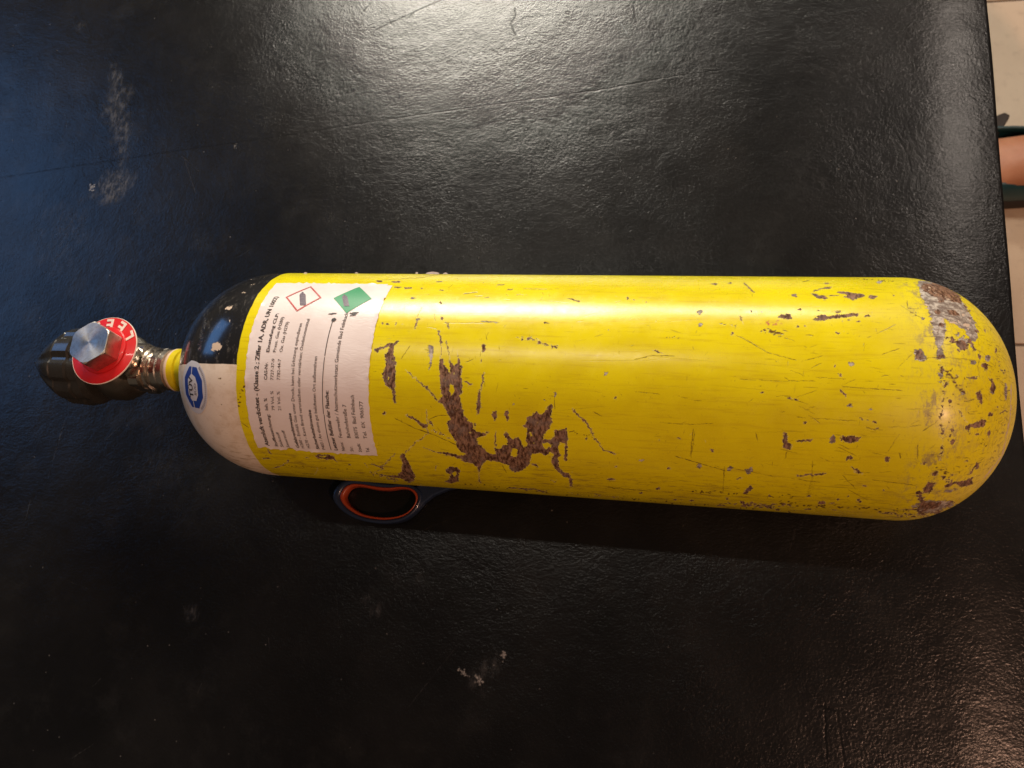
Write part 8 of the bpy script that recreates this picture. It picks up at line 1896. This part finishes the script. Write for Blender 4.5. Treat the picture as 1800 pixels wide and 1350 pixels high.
def wrap_poly(name, pts, mat, parent, lift=.00045, holes=None, sub=6):
    """flat print: polygon (or a frame between outer and inner) in (x, theta deg)"""
    V = []; F = []
    if holes is None:
        c = (sum(p[0] for p in pts) / len(pts), sum(p[1] for p in pts) / len(pts)); V.append(on_bottle(c[0], R_(c[1]), lift)); n = 0; ring = []
        for i in range(len(pts)):
            a, b = pts[i], pts[(i + 1) % len(pts)]
            for k in range(sub): ring.append((a[0] + (b[0] - a[0]) * k / sub, a[1] + (b[1] - a[1]) * k / sub))
        m = len(ring); Ls = 5
        for l in range(1, Ls + 1):
            for q in ring: V.append(on_bottle(c[0] + (q[0] - c[0]) * l / Ls, R_(c[1] + (q[1] - c[1]) * l / Ls), lift))
        for i in range(m): F.append((0, 1 + i, 1 + (i + 1) % m))
        for l in range(Ls - 1):
            for i in range(m): a = 1 + l * m + i; b = 1 + l * m + (i + 1) % m; F.append((a, a + m, b + m, b))
    else:
        ro, ri = [], []
        for src, dst in ((pts, ro), (holes, ri)):
            for i in range(len(src)):
                a, b = src[i], src[(i + 1) % len(src)]
                for k in range(sub): dst.append((a[0] + (b[0] - a[0]) * k / sub, a[1] + (b[1] - a[1]) * k / sub))
        m = len(ro)
        for q in ro + ri: V.append(on_bottle(q[0], R_(q[1]), lift))
        for i in range(m): F.append((i, (i + 1) % m, m + (i + 1) % m, m + i))
    return mesh_obj(name, V, F, mat, parent, True)
def diamond(cx, ct, dx, dt): return [(cx - dx, ct), (cx, ct + dt), (cx + dx, ct), (cx, ct - dt)]
wrap_poly('red_diamond_frame', diamond(-.2280, 27.6, .0122, 9.9), M['ink_red'], label, holes=diamond(-.2280, 27.6, .0109, 8.8))
wrap_poly('green_diamond', diamond(-.1952, 27.4, .0125, 10.1), M['ink_green'], label)
def bottle_icon(cx, ct, sx, st, mat, lift):
    # upright bottle seen the way round the text is read: long axis along +theta is wrong, it stands across x
    out = [(-.5, -.5), (-.5, .26), (-.36, .36), (-.16, .39), (-.16, .5), (.16, .5), (.16, .39), (.36, .36), (.5, .26), (.5, -.5)]
    return wrap_poly('bottle_pictogram', [(cx + sx * a - .0052 * b, ct + st * b) for a, b in out], mat, label, lift, sub=2)
bottle_icon(-.2282, 27.0, .0042, 10.0, M['ink_purple'], .00050); bottle_icon(-.1992, 26.0, .0036, 8.6, M['ink_purple'], .00060)
def ruled_line(a, b, x, wd): return wrap_poly('ruled_line', [(x - wd, a), (x + wd, a), (x + wd - .0003 + .0009, b), (x - wd - .0003 + .0009, b)], K, label, .00043, sub=30)
ruled_line(-55, -34.5, -.2039, .00022); ruled_line(-34.2, -6.5, -.2036, .00020); ruled_line(-5.8, 13.6, -.2030, .00024)
wrap_poly('ink_smudge', [(-.2034, 12.6), (-.2014, 12.0), (-.2002, 13.6), (-.2018, 14.4), (-.2032, 13.8)], K, label, .0005, sub=2)
for i, (dx, dt, ln_) in enumerate([(0, 0, .0022), (.0008, .7, .003), (.0016, .2, .0022), (-.0006, 1.4, .0048), (.0010, 1.8, .0042), (.0022, 1.1, .0020)]):
    wrap_poly('ink_smudge', [(-.1925 + dx, 15.6 + dt), (-.1925 + dx + ln_, 15.9 + dt), (-.1925 + dx + ln_ * .9, 16.3 + dt), (-.1925 + dx + .0002, 16.2 + dt)], K, label, .00050 + i * 1e-5, sub=1)
for (x, a) in ((-.2070, 16.5), (-.2052, 16.9)): wrap_poly('ink_smudge', [(x, a), (x + .003, a - .3), (x + .004, a + .4), (x + .001, a + .5)], K, label, .0005, sub=1)

# inspection sticker on the white shoulder
SXC, STC = -.2950, -25.0
P0 = on_bottle(SXC, R_(STC)); N0 = (on_bottle(SXC, R_(STC), .01) - P0).normalized()
Tt = Vector((0, math.cos(R_(STC)), -math.sin(R_(STC)))); Tx = Tt.cross(N0).normalized()
if Tx.x < 0: Tx = -Tx
def on_dome(u, v, lift):   # u along the shoulder (away from the valve), v upwards round it, metres
    c = Vector((-.265, 0, RB)); p = P0 + Tx * u + Tt * v; d = (p - c).normalized(); return c + d * (.07 + lift)
def dome_poly(name, pts, mat, parent, lift, sub=4, levels=5, holes=None):
    V = []; F = []
    def densify(src): return [(a[0] + (b[0] - a[0]) * k / sub, a[1] + (b[1] - a[1]) * k / sub) for a, b in zip(src, src[1:] + src[:1]) for k in range(sub)]
    if holes is None:
        c = (sum(p[0] for p in pts) / len(pts), sum(p[1] for p in pts) / len(pts)); ring = densify(pts); m = len(ring); V = [on_dome(*c, lift)]
        for l in range(1, levels + 1):
            for q in ring: V.append(on_dome(c[0] + (q[0] - c[0]) * l / levels, c[1] + (q[1] - c[1]) * l / levels, lift))
        F = [(0, 1 + i, 1 + (i + 1) % m) for i in range(m)]
        for l in range(levels - 1):
            for i in range(m): a = 1 + l * m + i; b = 1 + l * m + (i + 1) % m; F.append((a, a + m, b + m, b))
    else:
        o_, i_ = densify(pts), densify(holes); m = len(o_); V = [on_dome(*q, lift) for q in o_ + i_]; F = [(i, (i + 1) % m, m + (i + 1) % m, m + i) for i in range(m)]
    return mesh_obj(name, V, F, mat, parent, True)
rr = random.Random(8)
circ = [(.0150 * math.cos(a) * (1 + rr.uniform(-.015, .015)), .0172 * math.sin(a) * (1 + rr.uniform(-.015, .015))) for a in np.linspace(0, 2 * PI, 33)[:-1]]
stick = dome_poly('inspection_sticker', circ, M['sticker'], cyl, .0003, 1, 8); tag(stick, 'round white and blue inspection sticker')
octo = lambda rx, ry: [(rx * math.cos(a), ry * math.sin(a)) for a in np.linspace(PI / 8, 2 * PI + PI / 8, 9)[:-1]]
lz = [(-.0052, -.0048), (-.0052, .0048), (-.001, .0088), (.0035, .0070), (.0058, .0025), (.0058, -.0042), (.0030, -.0082), (-.0022, -.0086)]
dome_poly('blue_octagon', octo(.0112, .0142), M['ink_blue'], stick, .00042)
dome_poly('white_lozenge', lz, M['sticker'], stick, .00054)
def dome_text(s, u, v0, v1, size, mat, bold=0., lift=.00066):
    cu = bpy.data.curves.new('lettering', 'FONT'); cu.body = s; cu.size = size; cu.resolution_u = 2; cu.offset = bold * size
    tmp = bpy.data.objects.new('tmp', cu); COL.objects.link(tmp); me = bpy.data.meshes.new_from_object(tmp.evaluated_get(bpy.context.evaluated_depsgraph_get()))
    bpy.data.objects.remove(tmp); co = np.zeros(len(me.vertices) * 3); me.vertices.foreach_get('co', co); co = co.reshape(-1, 3); k = (v1 - v0) / (co[:, 0].max() - co[:, 0].min()); x0 = co[:, 0].min()
    out = [tuple(on_dome(u - cy, v0 + (cx - x0) * k, lift)) for cx, cy, _ in co]; me.vertices.foreach_set('co', np.array(out).ravel()); me.update()
    o = bpy.data.objects.new('lettering', me); COL.objects.link(o); me.materials.clear(); me.materials.append(mat); o.parent = stick; return o
dome_text('T\u00dcV', .0005, -.0066, .0068, .0062, K, .03); dome_text('S\u00dcD', .0044, -.0046, .0030, .0032, M['ink_purple'], .01)
for sgn in (-1, 1):  # pale gaps that divide the blue ring
    dome_poly('white_divider', [(-.0012, sgn * .0088), (-.0004, sgn * .0088), (-.0004, sgn * .0139), (-.0012, sgn * .0139)], M['sticker'], stick, .00056)
for i in range(26):  # unreadable small print round the rim
    a = -1.05 + i * .083; r0, r1 = .0126, .0141; c, s = math.cos(a), math.sin(a); d = .00022
    dome_poly('rim_print', [(r0 * c + d * s, 1.14 * (r0 * s) - d * c), (r1 * c + d * s, 1.14 * r1 * s - d * c), (r1 * c - d * s, 1.14 * r1 * s + d * c), (r0 * c - d * s, 1.14 * r0 * s + d * c)], M['ink_purple'], stick, .00044, 1, 1)

# shreds of an old label standing up at the far side
for (x, th, l, h) in ((-.159, 66, .009, .0014), (-.1505, 67, .003, .0010), (-.170, 66, .002, .0012), (-.2115, 64, .002, .0008), (-.246, 60, .0025, .0009)):
    V = []; F = []
    for i in range(6):
        for j in range(4):
            u = i / 5; v = j / 3; V.append(on_bottle(x + (u - .5) * l + rr.uniform(-.0003, .0003), R_(th + v * 2.5 * h / .002 * .5), .0002 + h * v * v * (1 - abs(2 * u - 1) ** 2 * .6)))
    for i in range(5):
        for j in range(3): a = i * 4 + j; F.append((a, a + 4, a + 5, a + 1))
    o = mesh_obj('label_shred', V, F, M['shred'], cyl, True)

# neck collar and valve
V, F = lathe_x([(-.3320, .0120), (-.3322, .0146), (-.3350, .0150), (-.3385, .0151), (-.3390, .0136), (-.3402, .0136), (-.3408, .0152), (-.3448, .0153), (-.3454, .0137), (-.3464, .0137), (-.3470, .0154), (-.3516, .0154)], 72)
collar = mesh_obj('neck_collar', V, F, M['collar'], cyl); crisp(collar)
V, F = lathe_x([(-.3516, .01545), (-.3532, .0154), (-.3546, .0146), (-.3548, .0125)], 72); mesh_obj('collar_rim', V, F, M['collar_rim'], collar)
prof = [(-.3545, .0118), (-.3560, .0120), (-.3566, .0148), (-.3600, .0152), (-.3606, .0146), (-.3612, .0146), (-.3618, .0153), (-.3655, .0154), (-.3662, .0142), (-.3690, .0140), (-.3697, .0158), (-.3716, .0162), (-.3722, .0150)]
V, F = lathe_x(prof, 72); valve = mesh_obj('valve_body', V, F, M['chrome'], cyl); crisp(valve); tag(valve, 'chrome valve body between yellow collar and red tag')
V, F = lathe_x([(-.3722, .0150), (-.3728, .0172), (-.3800, .0174), (-.3808, .0166)], 72, lambda t, x: 1 / max(abs(math.cos(t)), abs(math.sin(t)), .80) * .92 if -.3805 < x < -.3725 else 1)
crisp(mesh_obj('valve_square', V, F, M['chrome'], valve, True))
V, F = lathe_x([(-.3808, .0166), (-.3840, .0188), (-.3872, .0222), (-.3915, .0243), (-.3990, .0246), (-.4060, .0232), (-.4100, .0200), (-.4125, .0165), (-.4150, .0160)], 72, lambda t, x: 1 - .13 * max(0, -math.cos(t)) if x < -.384 else 1)
mesh_obj('valve_bulge', V, F, M['dark_metal'], valve)
VN = Vector((0, math.sin(R_(3)), math.cos(R_(3)))); VU = Vector((1, 0, 0)); VV = VN.cross(VU); VO = Vector((-.3855, 0, RB))
def vmat(h): return Matrix.Translation(VO + VN * h) @ Matrix((VU, VV, VN)).transposed().to_4x4()
def lathe_z(profile, n=72, fr=None, cap0=True, cap1=True):
    V = []; F = []
    for (z, r) in profile:
        for k in range(n): t = 2 * PI * k / n; q = r * (fr(t, z) if fr else 1); V.append((q * math.cos(t), q * math.sin(t), z))
    for i in range(len(profile) - 1):
        for k in range(n): a = i * n + k; b = i * n + (k + 1) % n; F.append((a, b, b + n, a + n))
    if cap0: F.append(tuple(range(n))[::-1])
    if cap1: F.append(tuple((len(profile) - 1) * n + k for k in range(n)))
    return V, F
V, F = lathe_z([(.010, .0135), (.031, .0135), (.0315, .0128), (.0348, .0128)]); o = mesh_obj('outlet_port', V, F, M['chrome'], valve); o.matrix_world = vmat(0)
V, F = lathe_z([(0, .0240), (.0002, .0244), (.0012, .0246), (.0014, .0243)], 96); tagp = mesh_obj('tag_plate', V, F, M['tag_red'], cyl); tagp.matrix_local = vmat(.0350); bev(tagp, .0001); tag(tagp, 'red round tag plate lettered in white')
V, F = lathe_z([(.00142, .0243), (.00155, .0245), (.0010, .02475), (.0006, .0247)], 96, None, False, False); mesh_obj('worn_rim', V, F, M['tag_white'], tagp)
V, F = lathe_z([(.0014, .0170), (.0024, .0170), (.0028, .0164)], 96, None, False, True); mesh_obj('washer', V, F, M['tag_red'], tagp)
def tag_letters(s, r, a0, step, size):
    for i, c in enumerate(s):
        cu = bpy.data.curves.new('lettering', 'FONT'); cu.body = c; cu.size = size; cu.extrude = .0001; cu.offset = .00036; cu.align_x = 'CENTER'; cu.resolution_u = 3
        tmp = bpy.data.objects.new('tmp', cu); COL.objects.link(tmp); me = bpy.data.meshes.new_from_object(tmp.evaluated_get(bpy.context.evaluated_depsgraph_get())); bpy.data.objects.remove(tmp)
        a = R_(a0 + i * step); me.transform(Matrix.Translation((0, 0, .0016)) @ Matrix.Rotation(a, 4, 'Z') @ Matrix.Translation((r, 0, 0)) @ Matrix.Rotation(R_(90), 4, 'Z'))
        o = bpy.data.objects.new('lettering', me); COL.objects.link(o); me.materials.clear(); me.materials.append(M['tag_white']); o.parent = tagp
tag_letters('LEER', .0230, 34, 30, .0118)
# hexagonal blanking plug, corners towards +-y
def hexr(t, z):
    a = (t - PI / 2 + R_(-4)) % (PI / 3); return math.cos(PI / 6) / math.cos(a - PI / 6)
def hex_plug():
    n = 96; Rc = .0158; V = []; F = []
    prof = [(.0014, Rc, 0), (.0138, Rc, 0), (.0150, Rc, .6), (.0156, Rc * .915, 1.)]
    for (z, r, c) in prof:
        for k in range(n):
            t = 2 * PI * k / n; q = Rc * hexr(t, z); lim = Rc * .915 if c else 9
            V.append((min(q, lim if c == 1. else Rc * .985 if c else 9) * math.cos(t), min(q, lim if c == 1. else Rc * .985 if c else 9) * math.sin(t), z))
    for j, f in enumerate((.86, .5, .15)):
        for k in range(n):
            t = 2 * PI * k / n; q = min(Rc * hexr(t, 0), Rc * .915); V.append((q * f * math.cos(t), q * f * math.sin(t), .0156 - (.0002 if f < .2 else 0)))
    m = len(prof) + 3
    for i in range(m - 1):
        for k in range(n): a = i * n + k; b = i * n + (k + 1) % n; F.append((a, b, b + n, a + n))
    F.append(tuple((m - 1) * n + k for k in range(n)))
    o = mesh_obj('hex_plug', V, F, M['machined'], cyl, True); o.matrix_local = vmat(.0355); bev(o, .00025, 2, 25)
    for p in o.data.polygons: p.use_smooth = False
    return tag(o, 'silver hexagonal screw plug')
hex_plug()
# black lobed handwheel at the end of the valve
hw = [(-.4130, .0130), (-.4140, .0235), (-.4165, .0272), (-.4215, .0285), (-.4225, .0272), (-.4240, .0272), (-.4250, .0288), (-.4370, .0282), (-.4378, .0268), (-.4388, .0266), (-.4396, .0272), (-.4440, .0252), (-.4520, .0205), (-.4600, .0148), (-.4660, .0098), (-.4700, .0066), (-.4712, .0052), (-.4714, .0030)]
V, F = lathe_x(hw, 120, lambda t, x: 1 - .085 * max(0, math.cos(9 * t + .5)) ** 1.5 * min(1, max(0, (-.4150 - x) / .004)) * (1 if x > -.460 else .4))
tag(crisp(mesh_obj('hand_wheel', V, F, M['wheel'], cyl), 24), 'black tapered handwheel')
V, F = lathe_x([(-.4710, .0046), (-.4726, .0044), (-.4732, .0034)], 40); mesh_obj('wheel_screw', V, F, M['dark_metal'], cyl)

# ------------------------------------------------------------------ scissors half under the cylinder
M['sc_blue'] = plain('dark_blue_handle_plastic', (.015, .026, .058), .32, var=.2, vscale=80, coat=.3, bump=.2, bscale=300)
M['sc_orange'] = plain('orange_soft_grip', (.34, .050, .014), .42, var=.15, bump=.2)
M['blade'] = plain('scissor_steel', (.55, .55, .54), .25, 1.)
sc = empty('scissors', (-.19, -.07, 0)); tag(sc, 'scissors with dark blue and orange handle tucked under the cylinder', 'scissors')
OUT = [(-247, -76), (-246, -70), (-242, -65), (-236, -62.3), (-226, -61.8), (-214, -62.6), (-203, -63.2), (-194, -62.4), (-186, -63.2), (-180, -66), (-177.5, -71), (-178.5, -77), (-182, -83), (-188, -88), (-196, -91), (-206, -92.4), (-217, -92), (-227, -90.3), (-236, -86.6), (-243, -81.6)]
INN = [(-238, -75), (-236.8, -71), (-234, -68), (-229, -66.8), (-222, -67.2), (-213, -68.2), (-204, -67.8), (-196, -66.2), (-189, -66.4), (-184.5, -69), (-182.6, -73), (-183.4, -77), (-186, -81), (-190, -84), (-196, -86.2), (-204, -87.6), (-213, -87.6), (-222, -86.3), (-230, -83), (-235.6, -79)]
def smooth_loop(P, k=3):
    P = [Vector((a / 1e3, b / 1e3, 0)) for a, b in P]; n = len(P); out = []
    for i in range(n):
        p0, p1, p2, p3 = P[i - 1], P[i], P[(i + 1) % n], P[(i + 2) % n]
        for j in range(k):
            t = j / k; out.append(.5 * ((2 * p1) + (p2 - p0) * t + (2 * p0 - 5 * p1 + 4 * p2 - p3) * t * t + (3 * p1 - p0 - 3 * p2 + p3) * t ** 3))
    return out
def ring_handle(OUT, INN, f0, f1, zt, name, mat, parent, zb=.0010, dome=.0016):
    """loop between two outlines, f0..f1 = share of the way from outer to inner"""
    A = smooth_loop(OUT); B = smooth_loop(INN); n = len(A); V = []; F = []; prof = []
    for j in range(9):
        a = PI * j / 8; prof.append((f0 + (f1 - f0) * (.5 - .5 * math.cos(a)), zt - dome + dome * math.sin(a)))
    prof += [(f1, zb + .001), (f1 - (f1 - f0) * .12, zb), (f0 + (f1 - f0) * .12, zb), (f0, zb + .001)]
    m = len(prof)
    for i in range(n):
        for (f, z) in prof: p = A[i] + (B[i] - A[i]) * f; V.append((p.x, p.y, z))
    for i in range(n):
        for j in range(m):
            a = i * m + j; b = i * m + (j + 1) % m; c = ((i + 1) % n) * m + (j + 1) % m; d = ((i + 1) % n) * m + j; F.append((a, d, c, b))
    o = mesh_obj(name, V, F, mat, None, True); o.parent = parent; o.matrix_parent_inverse = Matrix.Translation(-Vector(parent.location)); return o
def par(o): o.parent = sc; o.matrix_parent_inverse = Matrix.Translation(-Vector(sc.location)); return o
ring_handle(OUT, INN, 0, .62, .0098, 'handle_loop', M['sc_blue'], sc); ring_handle(OUT, INN, .55, 1.0, .0090, 'soft_grip', M['sc_orange'], sc, dome=.0022)
mv = lambda P, s: [(-212 + (x + 212) * .82, -48 - (y + 77) * .42) for x, y in P]
ring_handle(mv(OUT, 0), mv(INN, 0), 0, .55, .0072, 'handle_loop', M['sc_blue'], sc); ring_handle(mv(OUT, 0), mv(INN, 0), .52, 1., .0068, 'soft_grip', M['sc_orange'], sc, dome=.0016)
def slab(name, pts, z0, z1, mat):
    n = len(pts); V = [(x / 1e3, y / 1e3, z0) for x, y in pts] + [(x / 1e3, y / 1e3, z1) for x, y in pts]
    F = [tuple(range(n))[::-1], tuple(range(n, 2 * n))] + [(i, (i + 1) % n, n + (i + 1) % n, n + i) for i in range(n)]
    o = mesh_obj(name, V, F, mat, None, False); bev(o, .0012, 3, 30); return par(o)
slab('shank', [(-184, -63.4), (-172, -59), (-150, -52), (-128, -50), (-112, -50.5), (-112, -57), (-130, -58), (-148, -61), (-160, -64.5), (-170, -69.5), (-176, -75), (-181, -82), (-180, -70)], .0012, .0078, M['sc_blue'])
slab('shank', [(-182, -50), (-168, -47.5), (-150, -46), (-112, -47), (-112, -50), (-150, -51), (-172, -55)], .0012, .0060, M['sc_blue'])
slab('blade', [(-114, -48), (-60, -46), (-20, -51.6), (-18, -52.4), (-60, -55), (-114, -57)], .0020, .0036, M['blade'])
slab('blade', [(-114, -47), (-60, -48), (-22, -52), (-60, -53.5), (-114, -54)], .0042, .0056, M['blade'])

# ------------------------------------------------------------------ person standing beside the table: foot, shin and shoe
M['skin'] = None
def skin():
    t = NT('skin'); o = t.co(); c = t.mix(t.ramp(t.noise(o, 22, 4), .3, .7), (.52, .24, .135), (.43, .175, .090))
    t.set(Base_Color=c, Roughness=.45, Subsurface_Weight=.15, Subsurface_Radius=(.01, .004, .002), Subsurface_Scale=.5, Normal=t.bump(t.noise(o, 350, 3), .15, .0004)); return t.m
M['skin'] = skin(); M['teal'] = plain('teal_shoe_rubber', (.006, .050, .062), .42, var=.2, vscale=60); M['sole'] = plain('dark_shoe_sole', (.030, .022, .018), .7, var=.2, vscale=60, bump=.3)
M['shorts'] = plain('dark_shorts_cloth', (.03, .032, .04), .9, var=.2, vscale=200, bump=.4, bscale=900)
person = empty('person', (.60, .622, -.75)); tag(person, 'bare foot in a dark teal clog on the beige floor beside the black table', 'person')
def loft(name, secs, mat, n=28, closed=True):
    """secs: (centre, axis u, axis v, ru, rv)"""
    V = []; F = []
    for (c, u, v, ru, rv) in secs:
        c, u, v = Vector(c), Vector(u), Vector(v)
        for k in range(n): t = 2 * PI * k / n; V.append(c + u * ru * math.cos(t) + v * rv * math.sin(t))
    for i in range(len(secs) - 1):
        for k in range(n): a = i * n + k; b = i * n + (k + 1) % n; F.append((a, b, b + n, a + n))
    if closed: F += [tuple(range(n))[::-1], tuple((len(secs) - 1) * n + k for k in range(n))]
    o = mesh_obj(name, V, F, mat, None, True); o.parent = person; o.matrix_parent_inverse = Matrix.Translation(-Vector(person.location))
    return o
Y_, Z_, X_ = (0, 1, 0), (0, 0, 1), (1, 0, 0)
FY = .622
sk = [((.395, FY, -.722), Y_, Z_, .012, .006), ((.41, FY, -.718), Y_, Z_, .036, .011), ((.44, FY, -.712), Y_, Z_, .047, .017), ((.47, FY, -.704), Y_, Z_, .049, .024), ((.505, FY, -.698), Y_, Z_, .0475, .031), ((.54, FY, -.690), Y_, Z_, .045, .039),
      ((.575, FY, -.676), (0, 1, 0), (.25, 0, .97), .043, .050), ((.605, FY, -.656), Y_, (.5, 0, .87), .040, .060), ((.628, FY, -.62), Y_, (.86, 0, .5), .037, .052), ((.640, FY, -.57), Y_, X_, .036, .042), ((.642, FY, -.50), Y_, X_, .043, .047),
      ((.644, FY, -.42), Y_, X_, .053, .058), ((.644, FY, -.34), Y_, X_, .056, .062), ((.640, FY, -.27), Y_, X_, .052, .056), ((.636, FY, -.20), Y_, X_, .058, .062), ((.64, FY, -.10), Y_, X_, .066, .070)]
loft('leg_skin', sk, M['skin'])
heel = loft('heel_skin', [((.62, FY, -.725), X_, Y_, .040, .030), ((.625, FY, -.70), X_, Y_, .044, .033), ((.632, FY, -.66), X_, Y_, .040, .032), ((.636, FY, -.61), X_, Y_, .034, .030)], M['skin'])
loft('shorts', [((.64, FY, -.17), Y_, X_, .088, .092), ((.64, FY, -.05), Y_, X_, .092, .096), ((.64, FY, .10), Y_, X_, .096, .10), ((.64, FY + .03, .28), Y_, X_, .115, .115), ((.64, FY + .05, .36), Y_, X_, .125, .11)], M['shorts'])
def shoe_ring(z, grow, x0=.385, x1=.668, hw=.058):
    out = []
    for k in range(48):
        t = 2 * PI * k / 48; cx = (x0 + x1) / 2; c = math.cos(t); s = math.sin(t)
        wd = hw * (1.0 if c < 0 else .86 + .14 * (1 - c)); out.append((cx + ((x1 - x0) / 2 + grow) * math.copysign(abs(c) ** .8, c), FY + .011 + (wd + grow) * math.copysign(abs(s) ** .9, s), z))
    return out
def shoe(name, rings, mat, cap0, cap1):
    V = [p for r in rings for p in r]; F = []; n = 48
    for i in range(len(rings) - 1):
        for k in range(n): a = i * n + k; b = i * n + (k + 1) % n; F.append((a, b, b + n, a + n))
    if cap0: F.append(tuple(range(n))[::-1])
    if cap1: F.append(tuple((len(rings) - 1) * n + k for k in range(n)))
    o = mesh_obj(name, V, F, mat, None, True); o.parent = person; o.matrix_parent_inverse = Matrix.Translation(-Vector(person.location)); return o
shoe('shoe_sole', [shoe_ring(-.7496, .002), shoe_ring(-.748, .006), shoe_ring(-.735, .007), shoe_ring(-.728, .004), shoe_ring(-.7275, .000)], M['sole'], True, True)
shoe('shoe_upper', [shoe_ring(-.7276, .003), shoe_ring(-.718, .007), shoe_ring(-.703, .006), shoe_ring(-.690, .001), shoe_ring(-.684, -.003), shoe_ring(-.682, -.0055), shoe_ring(-.685, -.008), shoe_ring(-.700, -.004)], M['teal'], False, False)
# heel strap lug that pokes out behind the shoe
V = [(.505, .672, -.722), (.532, .717, -.722), (.536, .727, -.722), (.528, .733, -.722), (.516, .728, -.722), (.498, .690, -.722)]; V2 = [(x, y, z + .012) for x, y, z in V]
o = mesh_obj('shoe_strap', V + V2, [(5, 4, 3, 2, 1, 0), (6, 7, 8, 9, 10, 11)] + [(i, (i + 1) % 6, 6 + (i + 1) % 6, 6 + i) for i in range(6)], M['sole'], None, False); bev(o, .002); o.parent = person; o.matrix_parent_inverse = Matrix.Translation(-Vector(person.location))
bpy.context.view_layer.update()
